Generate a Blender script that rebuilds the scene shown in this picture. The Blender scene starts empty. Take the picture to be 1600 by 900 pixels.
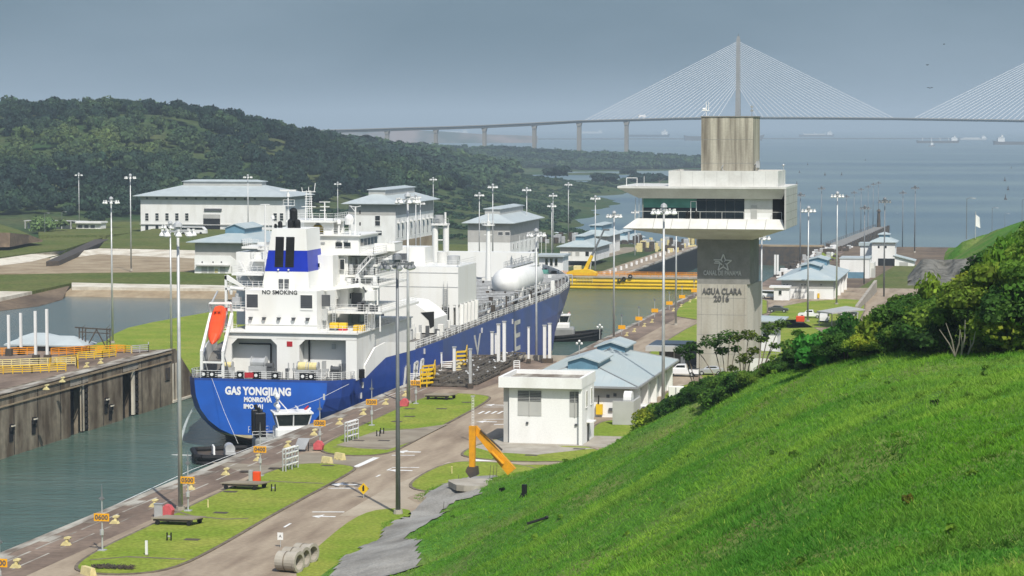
import bpy, math, random
import numpy as np
R = math.radians
random.seed(7)
rng = np.random.default_rng(11)
scene = bpy.context.scene
col = scene.collection

# ------------------------------------------------------------------ camera
F = 3800.0; CZ = 40.0
PITCH = math.atan(255 / F); YAW = math.atan(807 * math.cos(PITCH) / F)
cam_data = bpy.data.cameras.new('camera'); cam = bpy.data.objects.new('camera', cam_data); col.objects.link(cam)
cam_data.sensor_width = 36.0; cam_data.lens = F / 1600 * 36.0
cam_data.clip_start = 1.0; cam_data.clip_end = 80000.0
cam.location = (0, 0, CZ); cam.rotation_euler = (math.pi / 2 - PITCH, 0, YAW)
scene.camera = cam

# ------------------------------------------------------------------ light
SUN_EL = R(50); SUN_AZ = math.atan2(0.50, -0.85)     # direction TO the sun, measured from +Y towards +X
world = bpy.data.worlds.new('World'); scene.world = world; world.use_nodes = True
wn = world.node_tree; wn.nodes.clear()
wo = wn.nodes.new('ShaderNodeOutputWorld'); bg = wn.nodes.new('ShaderNodeBackground')
sky = wn.nodes.new('ShaderNodeTexSky'); sky.sky_type = 'NISHITA'; sky.sun_disc = False
sky.sun_elevation = SUN_EL; sky.sun_rotation = SUN_AZ; sky.air_density = 1.0; sky.dust_density = 1.5; sky.altitude = 50
tc = wn.nodes.new('ShaderNodeTexCoord'); sx = wn.nodes.new('ShaderNodeSeparateXYZ')
rp = wn.nodes.new('ShaderNodeValToRGB'); rp.color_ramp.elements[0].position = 0.06; rp.color_ramp.elements[1].position = 0.55
rp.color_ramp.elements[0].color = (1, 1, 1, 1); rp.color_ramp.elements[1].color = (0, 0, 0, 1)
nz = wn.nodes.new('ShaderNodeTexNoise'); nz.inputs['Scale'].default_value = 5.0; nz.inputs['Detail'].default_value = 5
mp = wn.nodes.new('ShaderNodeMapping'); mp.inputs['Scale'].default_value = (1, 1, 3.2)
cr = wn.nodes.new('ShaderNodeValToRGB')
cr.color_ramp.elements[0].position = 0.36; cr.color_ramp.elements[0].color = (0.86, 1.36, 1.75, 1)
cr.color_ramp.elements[1].position = 0.66; cr.color_ramp.elements[1].color = (1.42, 1.98, 2.45, 1)
mx = wn.nodes.new('ShaderNodeMixRGB')
L = wn.links.new
L(tc.outputs['Generated'], sx.inputs[0]); L(sx.outputs['Z'], rp.inputs[0])
L(tc.outputs['Generated'], mp.inputs[0]); L(mp.outputs[0], nz.inputs['Vector']); L(nz.outputs[0], cr.inputs[0])
L(rp.outputs[0], mx.inputs[0]); L(sky.outputs[0], mx.inputs[1]); L(cr.outputs[0], mx.inputs[2])
L(mx.outputs[0], bg.inputs[0]); bg.inputs[1].default_value = 0.135; L(bg.outputs[0], wo.inputs[0])

sd = bpy.data.lights.new('sun', 'SUN'); so = bpy.data.objects.new('sun', sd); col.objects.link(so)
sd.energy = 4.2; sd.angle = R(0.5); sd.color = (1.0, 0.955, 0.88)
sunv = (math.sin(SUN_AZ) * math.cos(SUN_EL), math.cos(SUN_AZ) * math.cos(SUN_EL), math.sin(SUN_EL))
from mathutils import Vector, Matrix
so.rotation_euler = Vector(sunv).to_track_quat('Z', 'Y').to_euler()
scene.view_settings.view_transform = 'Standard'; scene.view_settings.look = 'None'
scene.view_settings.gamma = 1.0; scene.view_settings.exposure = 0.12
scene.view_settings.use_curve_mapping = False
scene.render.engine = 'CYCLES'
cy = scene.cycles
cy.use_denoising = True
cy.max_bounces = 6; cy.diffuse_bounces = 2; cy.glossy_bounces = 3; cy.transmission_bounces = 4; cy.volume_bounces = 0
cy.transparent_max_bounces = 8; cy.caustics_reflective = False; cy.caustics_refractive = False

# ------------------------------------------------------------------ photo measurements -> places in the world
_fw = (-math.sin(YAW) * math.cos(PITCH), math.cos(YAW) * math.cos(PITCH), -math.sin(PITCH))
_rt = (math.cos(YAW), math.sin(YAW), 0)
_up = (-math.sin(YAW) * math.sin(PITCH), math.cos(YAW) * math.sin(PITCH), math.cos(PITCH))
def ray(px, py):
    u = (px - 800) / F; v = (450 - py) / F
    return [_fw[i] + u * _rt[i] + v * _up[i] for i in range(3)]
def P(px, py, Z=0.0):
    d = ray(px, py); t = (Z - CZ) / d[2]; return (d[0] * t, d[1] * t, Z)
def D(px, py, t):
    d = ray(px, py); return (d[0] * t, d[1] * t, CZ + d[2] * t)
def atX(px, py, X):
    d = ray(px, py); t = X / d[0]; return (X, d[1] * t, CZ + d[2] * t)
def atY(px, py, Y):
    d = ray(px, py); t = Y / d[1]; return (d[0] * t, Y, CZ + d[2] * t)

# ------------------------------------------------------------------ materials
def newmat(name):
    m = bpy.data.materials.new(name); m.use_nodes = True
    nt = m.node_tree; b = nt.nodes['Principled BSDF']
    return m, nt, b
def mat(name, c, rough=0.6, metal=0.0, var=0.12, scale=0.6, stretch=(1, 1, 1), c2=None, lo=0.35, hi=0.7, bump=0.0, bscale=None, detail=6, spec=0.3, fine=0.0, fscale=20.0):
    """base colour c drifting to c2 through stretched noise, plus optional fine grain and bump"""
    m, nt, b = newmat(name); N = nt.nodes; K = nt.links.new
    if c2 is None:
        c2 = tuple(max(0, x * (1 - 2 * var)) for x in c)
    g = N.new('ShaderNodeNewGeometry'); mp = N.new('ShaderNodeMapping'); mp.inputs['Scale'].default_value = stretch
    n = N.new('ShaderNodeTexNoise'); n.inputs['Scale'].default_value = scale; n.inputs['Detail'].default_value = detail
    r = N.new('ShaderNodeValToRGB'); r.color_ramp.elements[0].position = lo; r.color_ramp.elements[1].position = hi
    r.color_ramp.elements[0].color = (*c, 1); r.color_ramp.elements[1].color = (*c2, 1)
    K(g.outputs['Position'], mp.inputs[0]); K(mp.outputs[0], n.inputs['Vector']); K(n.outputs[0], r.inputs[0])
    out = r.outputs[0]
    if fine > 0:
        n2 = N.new('ShaderNodeTexNoise'); n2.inputs['Scale'].default_value = fscale; n2.inputs['Detail'].default_value = 4
        K(g.outputs['Position'], n2.inputs['Vector'])
        mm = N.new('ShaderNodeMapRange'); mm.inputs[1].default_value = 0.3; mm.inputs[2].default_value = 0.7
        mm.inputs[3].default_value = 1 - fine; mm.inputs[4].default_value = 1 + fine
        K(n2.outputs[0], mm.inputs[0])
        mu = N.new('ShaderNodeVectorMath'); mu.operation = 'SCALE'; K(out, mu.inputs[0]); K(mm.outputs[0], mu.inputs['Scale'])
        out = mu.outputs[0]
    K(out, b.inputs['Base Color'])
    b.inputs['Roughness'].default_value = rough; b.inputs['Metallic'].default_value = metal
    b.inputs['Specular IOR Level'].default_value = spec
    if bump > 0:
        bn = N.new('ShaderNodeTexNoise'); bn.inputs['Scale'].default_value = bscale or scale * 6; bn.inputs['Detail'].default_value = 6
        bp = N.new('ShaderNodeBump'); bp.inputs['Strength'].default_value = 1.0; bp.inputs['Distance'].default_value = bump
        K(g.outputs['Position'], bn.inputs['Vector']); K(bn.outputs[0], bp.inputs['Height']); K(bp.outputs[0], b.inputs['Normal'])
    return m

MT = {}
MT['white'] = mat('white_paint', (0.80, 0.80, 0.77), 0.45, var=0.06, scale=0.5, stretch=(1, 1, 0.25), fine=0.03, fscale=3)
MT['wall_white'] = mat('white_render', (0.80, 0.80, 0.77), 0.8, c2=(0.66, 0.65, 0.60), scale=0.35, stretch=(1, 1, 0.35), lo=0.45, hi=0.85, fine=0.04, fscale=5)
MT['wall_grey'] = mat('grey_render_and_eave_shade', (0.47, 0.46, 0.43), 0.85, var=0.08, scale=0.4, fine=0.04, fscale=5)  # grey walls, and the eave shade painted on white walls
MT['ship_white'] = mat('ship_white_paint', (0.80, 0.80, 0.76), 0.4, c2=(0.70, 0.68, 0.60), scale=0.35, stretch=(1, 1, 0.12), lo=0.5, hi=0.85)
MT['ship_grey'] = mat('ship_grey_deck', (0.30, 0.31, 0.30), 0.7, var=0.2, scale=0.3)
MT['deck_red'] = mat('deck_paint', (0.20, 0.20, 0.19), 0.7, c2=(0.14, 0.12, 0.10), scale=0.25)
MT['hull_blue'] = mat('hull_blue_paint', (0.024, 0.070, 0.31), 0.4, c2=(0.030, 0.060, 0.21), scale=0.22, stretch=(1, 0.6, 0.15), lo=0.4, hi=0.75, spec=0.5, fine=.09, fscale=1.1)
MT['funnel_blue'] = mat('funnel_blue_paint', (0.012, 0.035, 0.42), 0.4, var=0.08)
MT['boot_cream'] = mat('cream_boot_stripe', (0.62, 0.52, 0.30), 0.5, var=0.15)
MT['antifoul'] = mat('red_brown_antifouling', (0.22, 0.075, 0.055), 0.7, c2=(0.15, 0.13, 0.11), scale=0.25, stretch=(1, 0.6, 0.5), lo=0.35, hi=0.65)
MT['black'] = mat('black_paint', (0.012, 0.012, 0.013), 0.5, var=0.2)
MT['rubber'] = mat('black_rubber', (0.015, 0.015, 0.016), 0.75, var=0.25, scale=2)
MT['glass'] = mat('dark_glass', (0.015, 0.02, 0.022), 0.08, var=0.2, spec=0.7)
MT['dark'] = mat('dark_opening', (0.02, 0.02, 0.02), 0.9, var=0.3)
MT['louvre'] = mat('grey_louvre', (0.10, 0.105, 0.11), 0.6, var=0.15)
MT['grey_metal'] = mat('grey_metal', (0.36, 0.37, 0.37), 0.5, metal=0.2, var=0.12)
MT['galv'] = mat('galvanised_steel', (0.55, 0.56, 0.55), 0.45, metal=0.3, var=0.12, scale=0.8)
MT['galv_dark'] = mat('weathered_steel_pole', (0.22, 0.23, 0.235), 0.55, metal=0.3, var=0.12, scale=0.8)
MT['steel_dark'] = mat('dark_machinery_steel', (0.055, 0.05, 0.045), 0.7, c2=(0.10, 0.075, 0.05), scale=0.8)
MT['machine'] = mat('weathered_gate_machinery', (0.15, 0.135, 0.11), 0.75, c2=(0.07, 0.06, 0.05), scale=0.8)
MT['yellow'] = mat('yellow_paint', (0.75, 0.50, 0.02), 0.5, c2=(0.62, 0.38, 0.02), scale=0.6)
MT['gate_yellow'] = mat('gate_yellow_paint', (0.80, 0.60, 0.05), 0.55, c2=(0.55, 0.38, 0.06), scale=0.2, stretch=(1, 1, 0.4), lo=0.5, hi=0.8)
MT['cream'] = mat('pale_yellow_paint', (0.72, 0.62, 0.30), 0.55, var=0.12, scale=2)
MT['orange'] = mat('orange_paint', (0.80, 0.30, 0.01), 0.5, var=0.08)
MT['sign_orange'] = mat('amber_sign_face', (0.85, 0.40, 0.01), 0.5, var=0.04)
MT['boat_orange'] = mat('orange_red_fibreglass', (0.80, 0.085, 0.02), 0.4, var=0.08)
MT['exc_yellow'] = mat('machine_amber_paint', (0.75, 0.33, 0.01), 0.45, c2=(0.55, 0.25, 0.02), scale=1.5)
MT['red'] = mat('red_paint', (0.50, 0.03, 0.04), 0.55, var=0.15)
MT['pink_red'] = mat('faded_red_cover', (0.62, 0.12, 0.13), 0.7, var=0.15, scale=2)
MT['letter_white'] = mat('white_lettering', (0.85, 0.85, 0.82), 0.5, var=0.03)
MT['letter_black'] = mat('black_lettering', (0.02, 0.02, 0.02), 0.5, var=0.03)
MT['letter_steel'] = mat('bright_steel_lettering', (0.62, 0.61, 0.58), 0.35, metal=0.3, var=0.05)
MT['letter_dim'] = mat('weathered_metal_lettering', (0.16, 0.155, 0.15), 0.5, metal=0.4, var=0.1)
MT['roof_blue'] = mat('pale_blue_metal_roof', (0.36, 0.43, 0.44), 0.55, c2=(0.43, 0.48, 0.47), scale=0.3, spec=0.4)
MT['roof_blue_dark'] = mat('blue_metal_cladding', (0.13, 0.25, 0.33), 0.5, var=0.1)
MT['roof_grey'] = mat('pale_grey_metal_roof', (0.44, 0.49, 0.49), 0.5, var=0.06, scale=0.3)
MT['concrete'] = mat('pale_concrete', (0.40, 0.37, 0.31), 0.9, c2=(0.28, 0.25, 0.20), scale=0.5, fine=0.08, fscale=4)
MT['kerb'] = mat('kerb_concrete', (0.20, 0.165, 0.12), 0.9, c2=(0.10, 0.08, 0.06), scale=0.8)
MT['quay'] = mat('stained_quay_concrete', (0.24, 0.18, 0.135), 0.85, c2=(0.115, 0.083, 0.06), scale=0.16, stretch=(1, 0.4, 1), lo=0.36, hi=0.66, fine=0.18, fscale=1.3)
MT['quay_edge'] = mat('pale_coping', (0.42, 0.40, 0.34), 0.85, c2=(0.16, 0.13, 0.10), scale=0.5, stretch=(1, 0.3, 1), lo=0.4, hi=0.6)
MT['road'] = mat('worn_brown_asphalt', (0.35, 0.285, 0.205), 0.9, c2=(0.20, 0.15, 0.105), scale=0.42, stretch=(1, .16, 1), lo=0.40, hi=0.72, fine=0.10, fscale=1.8)
MT['road_pale'] = mat('pale_road_concrete', (0.42, 0.36, 0.27), 0.9, c2=(0.31, 0.255, 0.185), scale=0.15, fine=0.08, fscale=2)
MT['drive'] = mat('tan_paving', (0.30, 0.265, 0.20), 0.9, c2=(0.20, 0.165, 0.12), scale=0.25, fine=0.06, fscale=2)
MT['marking'] = mat('white_road_paint', (0.74, 0.74, 0.71), 0.8, c2=(0.40, 0.37, 0.33), scale=1.2, lo=0.5, hi=0.8)
MT['lawn'] = mat('mown_grass', (0.17, 0.24, 0.030), 0.95, c2=(0.26, 0.28, 0.055), scale=0.14, lo=0.38, hi=0.72, fine=0.28, fscale=2.6, bump=0.05, bscale=6, spec=0.05)
MT['lawn_dull'] = mat('dull_grass', (0.085, 0.115, 0.028), 0.95, c2=(0.13, 0.135, 0.045), scale=0.05, fine=0.3, fscale=.8, spec=0.05)  # duller, darker green than the mown lawns
MT['rough_grass'] = mat('far_rough_grass', (0.035, 0.070, 0.026), 0.95, c2=(0.085, 0.095, 0.04), scale=0.02, fine=0.35, fscale=0.25, spec=0.05)
MT['lockwall'] = mat('stained_lock_wall', (0.28, 0.24, 0.175), 0.85, c2=(0.10, 0.075, 0.05), scale=0.35, stretch=(1, 1, 0.3), lo=0.34, hi=0.62, fine=0.2, fscale=1.0)
MT['tower'] = mat('stained_tower_concrete', (0.44, 0.42, 0.36), 0.85, c2=(0.33, 0.30, 0.24), scale=0.5, stretch=(1, 1, 0.15), lo=0.4, hi=0.7, fine=0.06, fscale=3)
MT['tower_top'] = mat('streaked_tower_concrete', (0.46, 0.43, 0.34), 0.85, c2=(0.14, 0.12, 0.09), scale=0.9, stretch=(1, 1, 0.07), lo=0.42, hi=0.70, fine=0.08, fscale=3)
MT['tower_dark'] = mat('darker_band_concrete', (0.25, 0.245, 0.225), 0.85, c2=(0.19, 0.185, 0.165), scale=0.5, fine=0.06, fscale=3)
MT['panel'] = mat('pale_metal_panel', (0.66, 0.66, 0.62), 0.5, c2=(0.55, 0.54, 0.50), scale=0.4, fine=0.04, fscale=3)
MT['panel_grey'] = mat('grey_metal_panel', (0.46, 0.46, 0.43), 0.5, var=0.08, scale=0.4)
MT['green_glass'] = mat('green_tinted_glass', (0.10, 0.28, 0.22), 0.12, var=0.15, spec=0.6)
MT['gravel'] = mat('pale_geotextile_slope', (0.31, 0.30, 0.27), 0.9, c2=(0.165, 0.155, 0.135), scale=0.22, lo=0.4, hi=0.72, fine=0.18, fscale=5, bump=0.3, bscale=0.5)
MT['earth'] = mat('brown_earth', (0.17, 0.125, 0.08), 0.95, c2=(0.085, 0.06, 0.04), scale=0.08, fine=0.25, fscale=0.8)
MT['pale_bank'] = mat('pale_concrete_bank', (0.62, 0.58, 0.48), 0.9, c2=(0.38, 0.32, 0.23), scale=0.15, lo=0.45, hi=0.75, fine=0.1, fscale=1)
MT['tan_bank'] = mat('tan_bank_slope', (0.36, 0.29, 0.19), 0.9, c2=(0.23, 0.17, 0.10), scale=0.12, fine=0.12, fscale=0.8)
MT['rock'] = mat('grey_rock', (0.20, 0.195, 0.17), 0.9, c2=(0.08, 0.08, 0.065), scale=0.5, bump=0.8, bscale=0.7)
MT['trunk'] = mat('grey_bark', (0.26, 0.22, 0.17), 0.9, c2=(0.13, 0.11, 0.08), scale=1.5)
MT['silver'] = mat('silver_car_paint', (0.52, 0.53, 0.54), 0.3, metal=0.5, var=0.03, spec=0.6)
MT['car_white'] = mat('white_car_paint', (0.80, 0.80, 0.79), 0.3, var=0.03, spec=0.6)
MT['car_dark'] = mat('dark_car_paint', (0.06, 0.065, 0.06), 0.3, var=0.03, spec=0.6)
MT['lamp_glass'] = mat('lamp_lens', (0.85, 0.86, 0.85), 0.15, var=0.02, spec=0.8)
MT['skin'] = mat('skin', (0.35, 0.20, 0.13), 0.6, var=0.05)
MT['pier'] = mat('bridge_concrete', (0.27, 0.255, 0.22), 0.8, var=0.1, scale=0.05)
MT['cable'] = mat('white_stay_cable', (0.80, 0.80, 0.80), 0.5, var=0.02)

def foliage(name, c, c2, scale=0.05, trans=0.15, rough=0.85):
    m, nt, b = newmat(name); N = nt.nodes; K = nt.links.new
    g = N.new('ShaderNodeNewGeometry'); n = N.new('ShaderNodeTexNoise'); n.inputs['Scale'].default_value = scale; n.inputs['Detail'].default_value = 5
    r = N.new('ShaderNodeValToRGB'); r.color_ramp.elements[0].position = 0.35; r.color_ramp.elements[1].position = 0.68
    r.color_ramp.elements[0].color = (*c, 1); r.color_ramp.elements[1].color = (*c2, 1)
    K(g.outputs['Position'], n.inputs['Vector']); K(n.outputs[0], r.inputs[0])
    at = N.new('ShaderNodeAttribute'); at.attribute_name = 'tint'
    mu = N.new('ShaderNodeVectorMath'); mu.operation = 'MULTIPLY'
    K(r.outputs[0], mu.inputs[0]); K(at.outputs['Vector'], mu.inputs[1]); K(mu.outputs[0], b.inputs['Base Color'])
    b.inputs['Roughness'].default_value = rough; b.inputs['Specular IOR Level'].default_value = 0.15
    if trans > 0:
        tr = N.new('ShaderNodeBsdfTranslucent'); ms = N.new('ShaderNodeMixShader'); ms.inputs[0].default_value = trans
        sc = N.new('ShaderNodeVectorMath'); sc.operation = 'SCALE'; sc.inputs['Scale'].default_value = 1.6
        K(mu.outputs[0], sc.inputs[0]); K(sc.outputs[0], tr.inputs['Color'])
        K(b.outputs[0], ms.inputs[1]); K(tr.outputs[0], ms.inputs[2]); K(ms.outputs[0], N['Material Output'].inputs[0])
    return m
MT['forest'] = foliage('forest_leaves', (0.018, 0.038, 0.036), (0.036, 0.066, 0.050), 0.012, 0)  # leaf green pushed towards blue to carry some of the distance haze
MT['bush'] = foliage('bush_leaves', (0.060, 0.125, 0.024), (0.15, 0.24, 0.045), 0.35, 0.35)
MT['tree_leaf'] = foliage('tree_leaves', (0.035, 0.075, 0.018), (0.085, 0.12, 0.03), 0.3, 0.2)
MT['hillgrass'] = foliage('long_grass', (0.078, 0.215, 0.022), (0.130, 0.310, 0.036), 0.06, 0.40)

def water(name, c, c2, rough, wscale, stretch, dist, cscale=0.02):
    m, nt, b = newmat(name); N = nt.nodes; K = nt.links.new
    g = N.new('ShaderNodeNewGeometry'); mp = N.new('ShaderNodeMapping'); mp.inputs['Scale'].default_value = stretch
    n = N.new('ShaderNodeTexNoise'); n.inputs['Scale'].default_value = wscale; n.inputs['Detail'].default_value = 6; n.inputs['Roughness'].default_value = 0.6
    K(g.outputs['Position'], mp.inputs[0]); K(mp.outputs[0], n.inputs['Vector'])
    bp = N.new('ShaderNodeBump'); bp.inputs['Distance'].default_value = dist; K(n.outputs[0], bp.inputs['Height'])
    n2 = N.new('ShaderNodeTexNoise'); n2.inputs['Scale'].default_value = cscale; n2.inputs['Detail'].default_value = 4
    mp2 = N.new('ShaderNodeMapping'); mp2.inputs['Scale'].default_value = (1, 2.5, 1); mp2.inputs['Rotation'].default_value = (0, 0, YAW)
    K(g.outputs['Position'], mp2.inputs[0]); K(mp2.outputs[0], n2.inputs['Vector'])
    r = N.new('ShaderNodeValToRGB'); r.color_ramp.elements[0].position = 0.38; r.color_ramp.elements[1].position = 0.65
    r.color_ramp.elements[0].color = (*c, 1); r.color_ramp.elements[1].color = (*c2, 1)
    K(n2.outputs[0], r.inputs[0]); K(r.outputs[0], b.inputs['Base Color']); K(bp.outputs[0], b.inputs['Normal'])
    b.inputs['Roughness'].default_value = rough; b.inputs['IOR'].default_value = 1.33
    return m
MT['canal'] = water('canal_water', (0.060, 0.115, 0.092), (0.085, 0.138, 0.112), 0.12, 0.35, (1, 1.6, 1), 0.55, 0.03)
MT['pond'] = water('pond_water', (0.085, 0.115, 0.105), (0.11, 0.125, 0.10), 0.15, 0.8, (1, 1, 1), 0.10, 0.02)
MT['sea'] = water('sea_water', (0.085, 0.135, 0.160), (0.150, 0.205, 0.200), 0.33, 0.15, (1, 1, 1), 0.8, 0.0016)

# ------------------------------------------------------------------ mesh building
class MB:
    def __init__(s): s.v = []; s.f = []
    def add(s, vs, fs):
        o = len(s.v); s.v += [tuple(v) for v in vs]; s.f += [tuple(i + o for i in f) for f in fs]; return s
    def box(s, x0, x1, y0, y1, z0, z1):
        if x0 > x1: x0, x1 = x1, x0
        if y0 > y1: y0, y1 = y1, y0
        if z0 > z1: z0, z1 = z1, z0
        return s.add([(x0, y0, z0), (x1, y0, z0), (x1, y1, z0), (x0, y1, z0), (x0, y0, z1), (x1, y0, z1), (x1, y1, z1), (x0, y1, z1)],
                     [(0, 3, 2, 1), (4, 5, 6, 7), (0, 1, 5, 4), (1, 2, 6, 5), (2, 3, 7, 6), (3, 0, 4, 7)])
    def bev(s, x0, x1, y0, y1, z0, z1, b=0.05):
        """box with chamfered vertical edges and a chamfered top"""
        p = [(x0 + b, y0), (x1 - b, y0), (x1, y0 + b), (x1, y1 - b), (x1 - b, y1), (x0 + b, y1), (x0, y1 - b), (x0, y0 + b)]
        cx, cy_ = (x0 + x1) / 2, (y0 + y1) / 2
        q = [(cx + (x - cx) * (1 - b / max(abs(x1 - x0), .01)), cy_ + (y - cy_) * (1 - b / max(abs(y1 - y0), .01))) for x, y in p]
        vs = [(x, y, z0) for x, y in p] + [(x, y, z1 - b) for x, y in p] + [(x, y, z1) for x, y in q]
        n = 8; fs = [tuple(range(n - 1, -1, -1)), tuple(range(2 * n, 3 * n))]
        for r in range(2):
            for i in range(n): j = (i + 1) % n; fs.append((r * n + i, r * n + j, (r + 1) * n + j, (r + 1) * n + i))
        return s.add(vs, fs)
    def prism(s, poly, z0, z1, top=True, bottom=True):
        n = len(poly); a = sum(poly[i][0] * poly[(i + 1) % n][1] - poly[(i + 1) % n][0] * poly[i][1] for i in range(n))
        if a < 0: poly = poly[::-1]
        f = lambda z, i: z[i] if isinstance(z, (list, tuple)) else z
        vs = [(p[0], p[1], f(z0, i)) for i, p in enumerate(poly)] + [(p[0], p[1], f(z1, i)) for i, p in enumerate(poly)]
        fs = [(i, (i + 1) % n, n + (i + 1) % n, n + i) for i in range(n)]
        if top: fs.append(tuple(range(n, 2 * n)))
        if bottom: fs.append(tuple(range(n - 1, -1, -1)))
        return s.add(vs, fs)
    def extr(s, poly, axis, a0, a1):
        """polygon in the plane across axis ('x': (y,z), 'y': (x,z)) extruded from a0 to a1"""
        n = len(poly)
        mk = (lambda p, a: (a, p[0], p[1])) if axis == 'x' else (lambda p, a: (p[0], a, p[1]))
        vs = [mk(p, a0) for p in poly] + [mk(p, a1) for p in poly]
        fs = [(i, (i + 1) % n, n + (i + 1) % n, n + i) for i in range(n)] + [tuple(range(n)), tuple(range(2 * n - 1, n - 1, -1))]
        return s.add(vs, fs)
    def cyl(s, p0, p1, r0, r1=None, n=8, caps=True):
        if r1 is None: r1 = r0
        a = Vector(p0); b = Vector(p1); d = (b - a)
        if d.length < 1e-6: return s
        d.normalize(); u = d.orthogonal().normalized(); w = d.cross(u)
        vs = []
        for c, r in ((a, r0), (b, r1)):
            for i in range(n):
                t = 2 * math.pi * i / n; vs.append(tuple(c + u * (r * math.cos(t)) + w * (r * math.sin(t))))
        fs = [(i, (i + 1) % n, n + (i + 1) % n, n + i) for i in range(n)]
        if caps: fs += [tuple(range(n - 1, -1, -1)), tuple(range(n, 2 * n))]
        return s.add(vs, fs)
    def tube(s, pts, r, n=5):
        for a, b in zip(pts[:-1], pts[1:]): s.cyl(a, b, r, r, n)
        return s
    def bar(s, p0, p1, w): return s.cyl(p0, p1, w * .7071, w * .7071, 4)
    def ell(s, c, rx, ry, rz, nu=14, nv=8, z0=-1.0):
        vs = []; fs = []
        for j in range(nv + 1):
            ph = math.asin(max(-1, z0)) + (math.pi / 2 - math.asin(max(-1, z0))) * j / nv
            for i in range(nu):
                t = 2 * math.pi * i / nu
                vs.append((c[0] + rx * math.cos(ph) * math.cos(t), c[1] + ry * math.cos(ph) * math.sin(t), c[2] + rz * math.sin(ph)))
        for j in range(nv):
            for i in range(nu):
                k = (i + 1) % nu; fs.append((j * nu + i, j * nu + k, (j + 1) * nu + k, (j + 1) * nu + i))
        fs.append(tuple(range(nu - 1, -1, -1)))
        return s.add(vs, fs)
    def quad(s, a, b, c, d): return s.add([a, b, c, d], [(0, 1, 2, 3)])
    def rail(s, pts, h=1.1, r=0.04, bars=2, step=1.5, n=4):
        """posts and horizontal pipes along a run of points"""
        for a, b in zip(pts[:-1], pts[1:]):
            a = Vector(a); b = Vector(b); Ln = (b - a).length; k = max(1, int(round(Ln / step)))
            for i in range(k + 1):
                q = a.lerp(b, i / k); s.cyl(q, q + Vector((0, 0, h)), r, r, n, False)
            for j in range(bars + 1):
                z = Vector((0, 0, h * (j + 1) / (bars + 1))); s.cyl(a + z, b + z, r, r, n, False)
        return s
    def ladder(s, a, b, w, side=(1, 0, 0), steps=14, r=0.05):
        a = Vector(a); b = Vector(b); sd = Vector(side) * w
        s.bar(a, b, r * 3); s.bar(a + sd, b + sd, r * 3)
        up = Vector((0, 0, 1.0)); s.bar(a + up, b + up, r); s.bar(a + sd + up, b + sd + up, r)
        for i in range(steps):
            q = a.lerp(b, (i + .5) / steps); s.bar(q, q + sd, r * 2.2)
        for i in range(0, steps + 1, 4):
            q = a.lerp(b, i / steps); s.bar(q, q + up, r); s.bar(q + sd, q + sd + up, r)
        return s
    def build(s, name, m, parent=None, smooth=False, world=True, props=None):
        if not s.v: return None
        me = bpy.data.meshes.new(name)
        off = (0, 0, 0)
        if parent is not None and world:
            o = parent; off = Vector((0, 0, 0))
            while o is not None: off = off + Vector(o.location); o = o.parent
            off = tuple(off)
        me.from_pydata([(v[0] - off[0], v[1] - off[1], v[2] - off[2]) for v in s.v], [], s.f); me.update()
        me.materials.append(MT[m] if isinstance(m, str) else m)
        if smooth: me.polygons.foreach_set('use_smooth', [True] * len(me.polygons))
        ob = bpy.data.objects.new(name, me); col.objects.link(ob)
        if parent is not None: ob.parent = parent
        if props:
            for k, v in props.items(): ob[k] = v
        return ob

def thing(name, label, cat, loc=(0, 0, 0), rz=0.0, group=None):
    o = bpy.data.objects.new(name, None); col.objects.link(o); o.empty_display_size = 0.5
    o.location = loc; o.rotation_euler = (0, 0, rz); o['label'] = label; o['category'] = cat
    if group: o['group'] = group
    return o
def tag(o, label, cat, group=None, kind=None):
    o['label'] = label; o['category'] = cat
    if group: o['group'] = group
    if kind: o['kind'] = kind
    return o
def struct(mb, name, m, smooth=False):
    o = mb.build(name, m, None, smooth); o['kind'] = 'structure'; return o
def dup(root, loc, rz=None, label=None, group=None):
    r = root.copy(); col.objects.link(r); r.location = loc
    if rz is not None: r.rotation_euler = (0, 0, rz)
    if label: r['label'] = label
    if group: r['group'] = group
    for ch in list(root.children):
        c = ch.copy(); col.objects.link(c); c.parent = r
        for g in list(ch.children):
            d = g.copy(); col.objects.link(d); d.parent = c
    return r
def lettering(txt, size, m, name, parent, loc, rot, extrude=0.03, align='CENTER', xs=1.0, bold=0.0, world=True, width=None):
    """lettering cut as a real mesh, standing where the writing stands"""
    cu = bpy.data.curves.new('tmp', 'FONT'); cu.body = txt; cu.size = size; cu.extrude = extrude; cu.align_x = align; cu.align_y = 'CENTER'
    cu.resolution_u = 3; cu.offset = bold; cu.space_character = 1.05
    tmp = bpy.data.objects.new('tmp', cu); col.objects.link(tmp)
    dg = bpy.context.evaluated_depsgraph_get(); me = bpy.data.meshes.new_from_object(tmp.evaluated_get(dg))
    bpy.data.objects.remove(tmp); bpy.data.curves.remove(cu)
    if width: co = [v.co.x for v in me.vertices]; xs = width / (max(co) - min(co))
    me.name = name; me.materials.clear(); me.materials.append(MT[m])
    ob = bpy.data.objects.new(name, me); col.objects.link(ob)
    if parent is not None:
        ob.parent = parent
        off = Vector((0, 0, 0)); o = parent
        while world and o is not None: off = off + Vector(o.location); o = o.parent
        loc = Vector(loc) - off
    ob.location = loc; ob.rotation_euler = rot; ob.scale = (xs, 1, 1)
    return ob
FACE_S = (R(90), 0, 0)      # lettering upright, read from the south (the camera's side)

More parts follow.
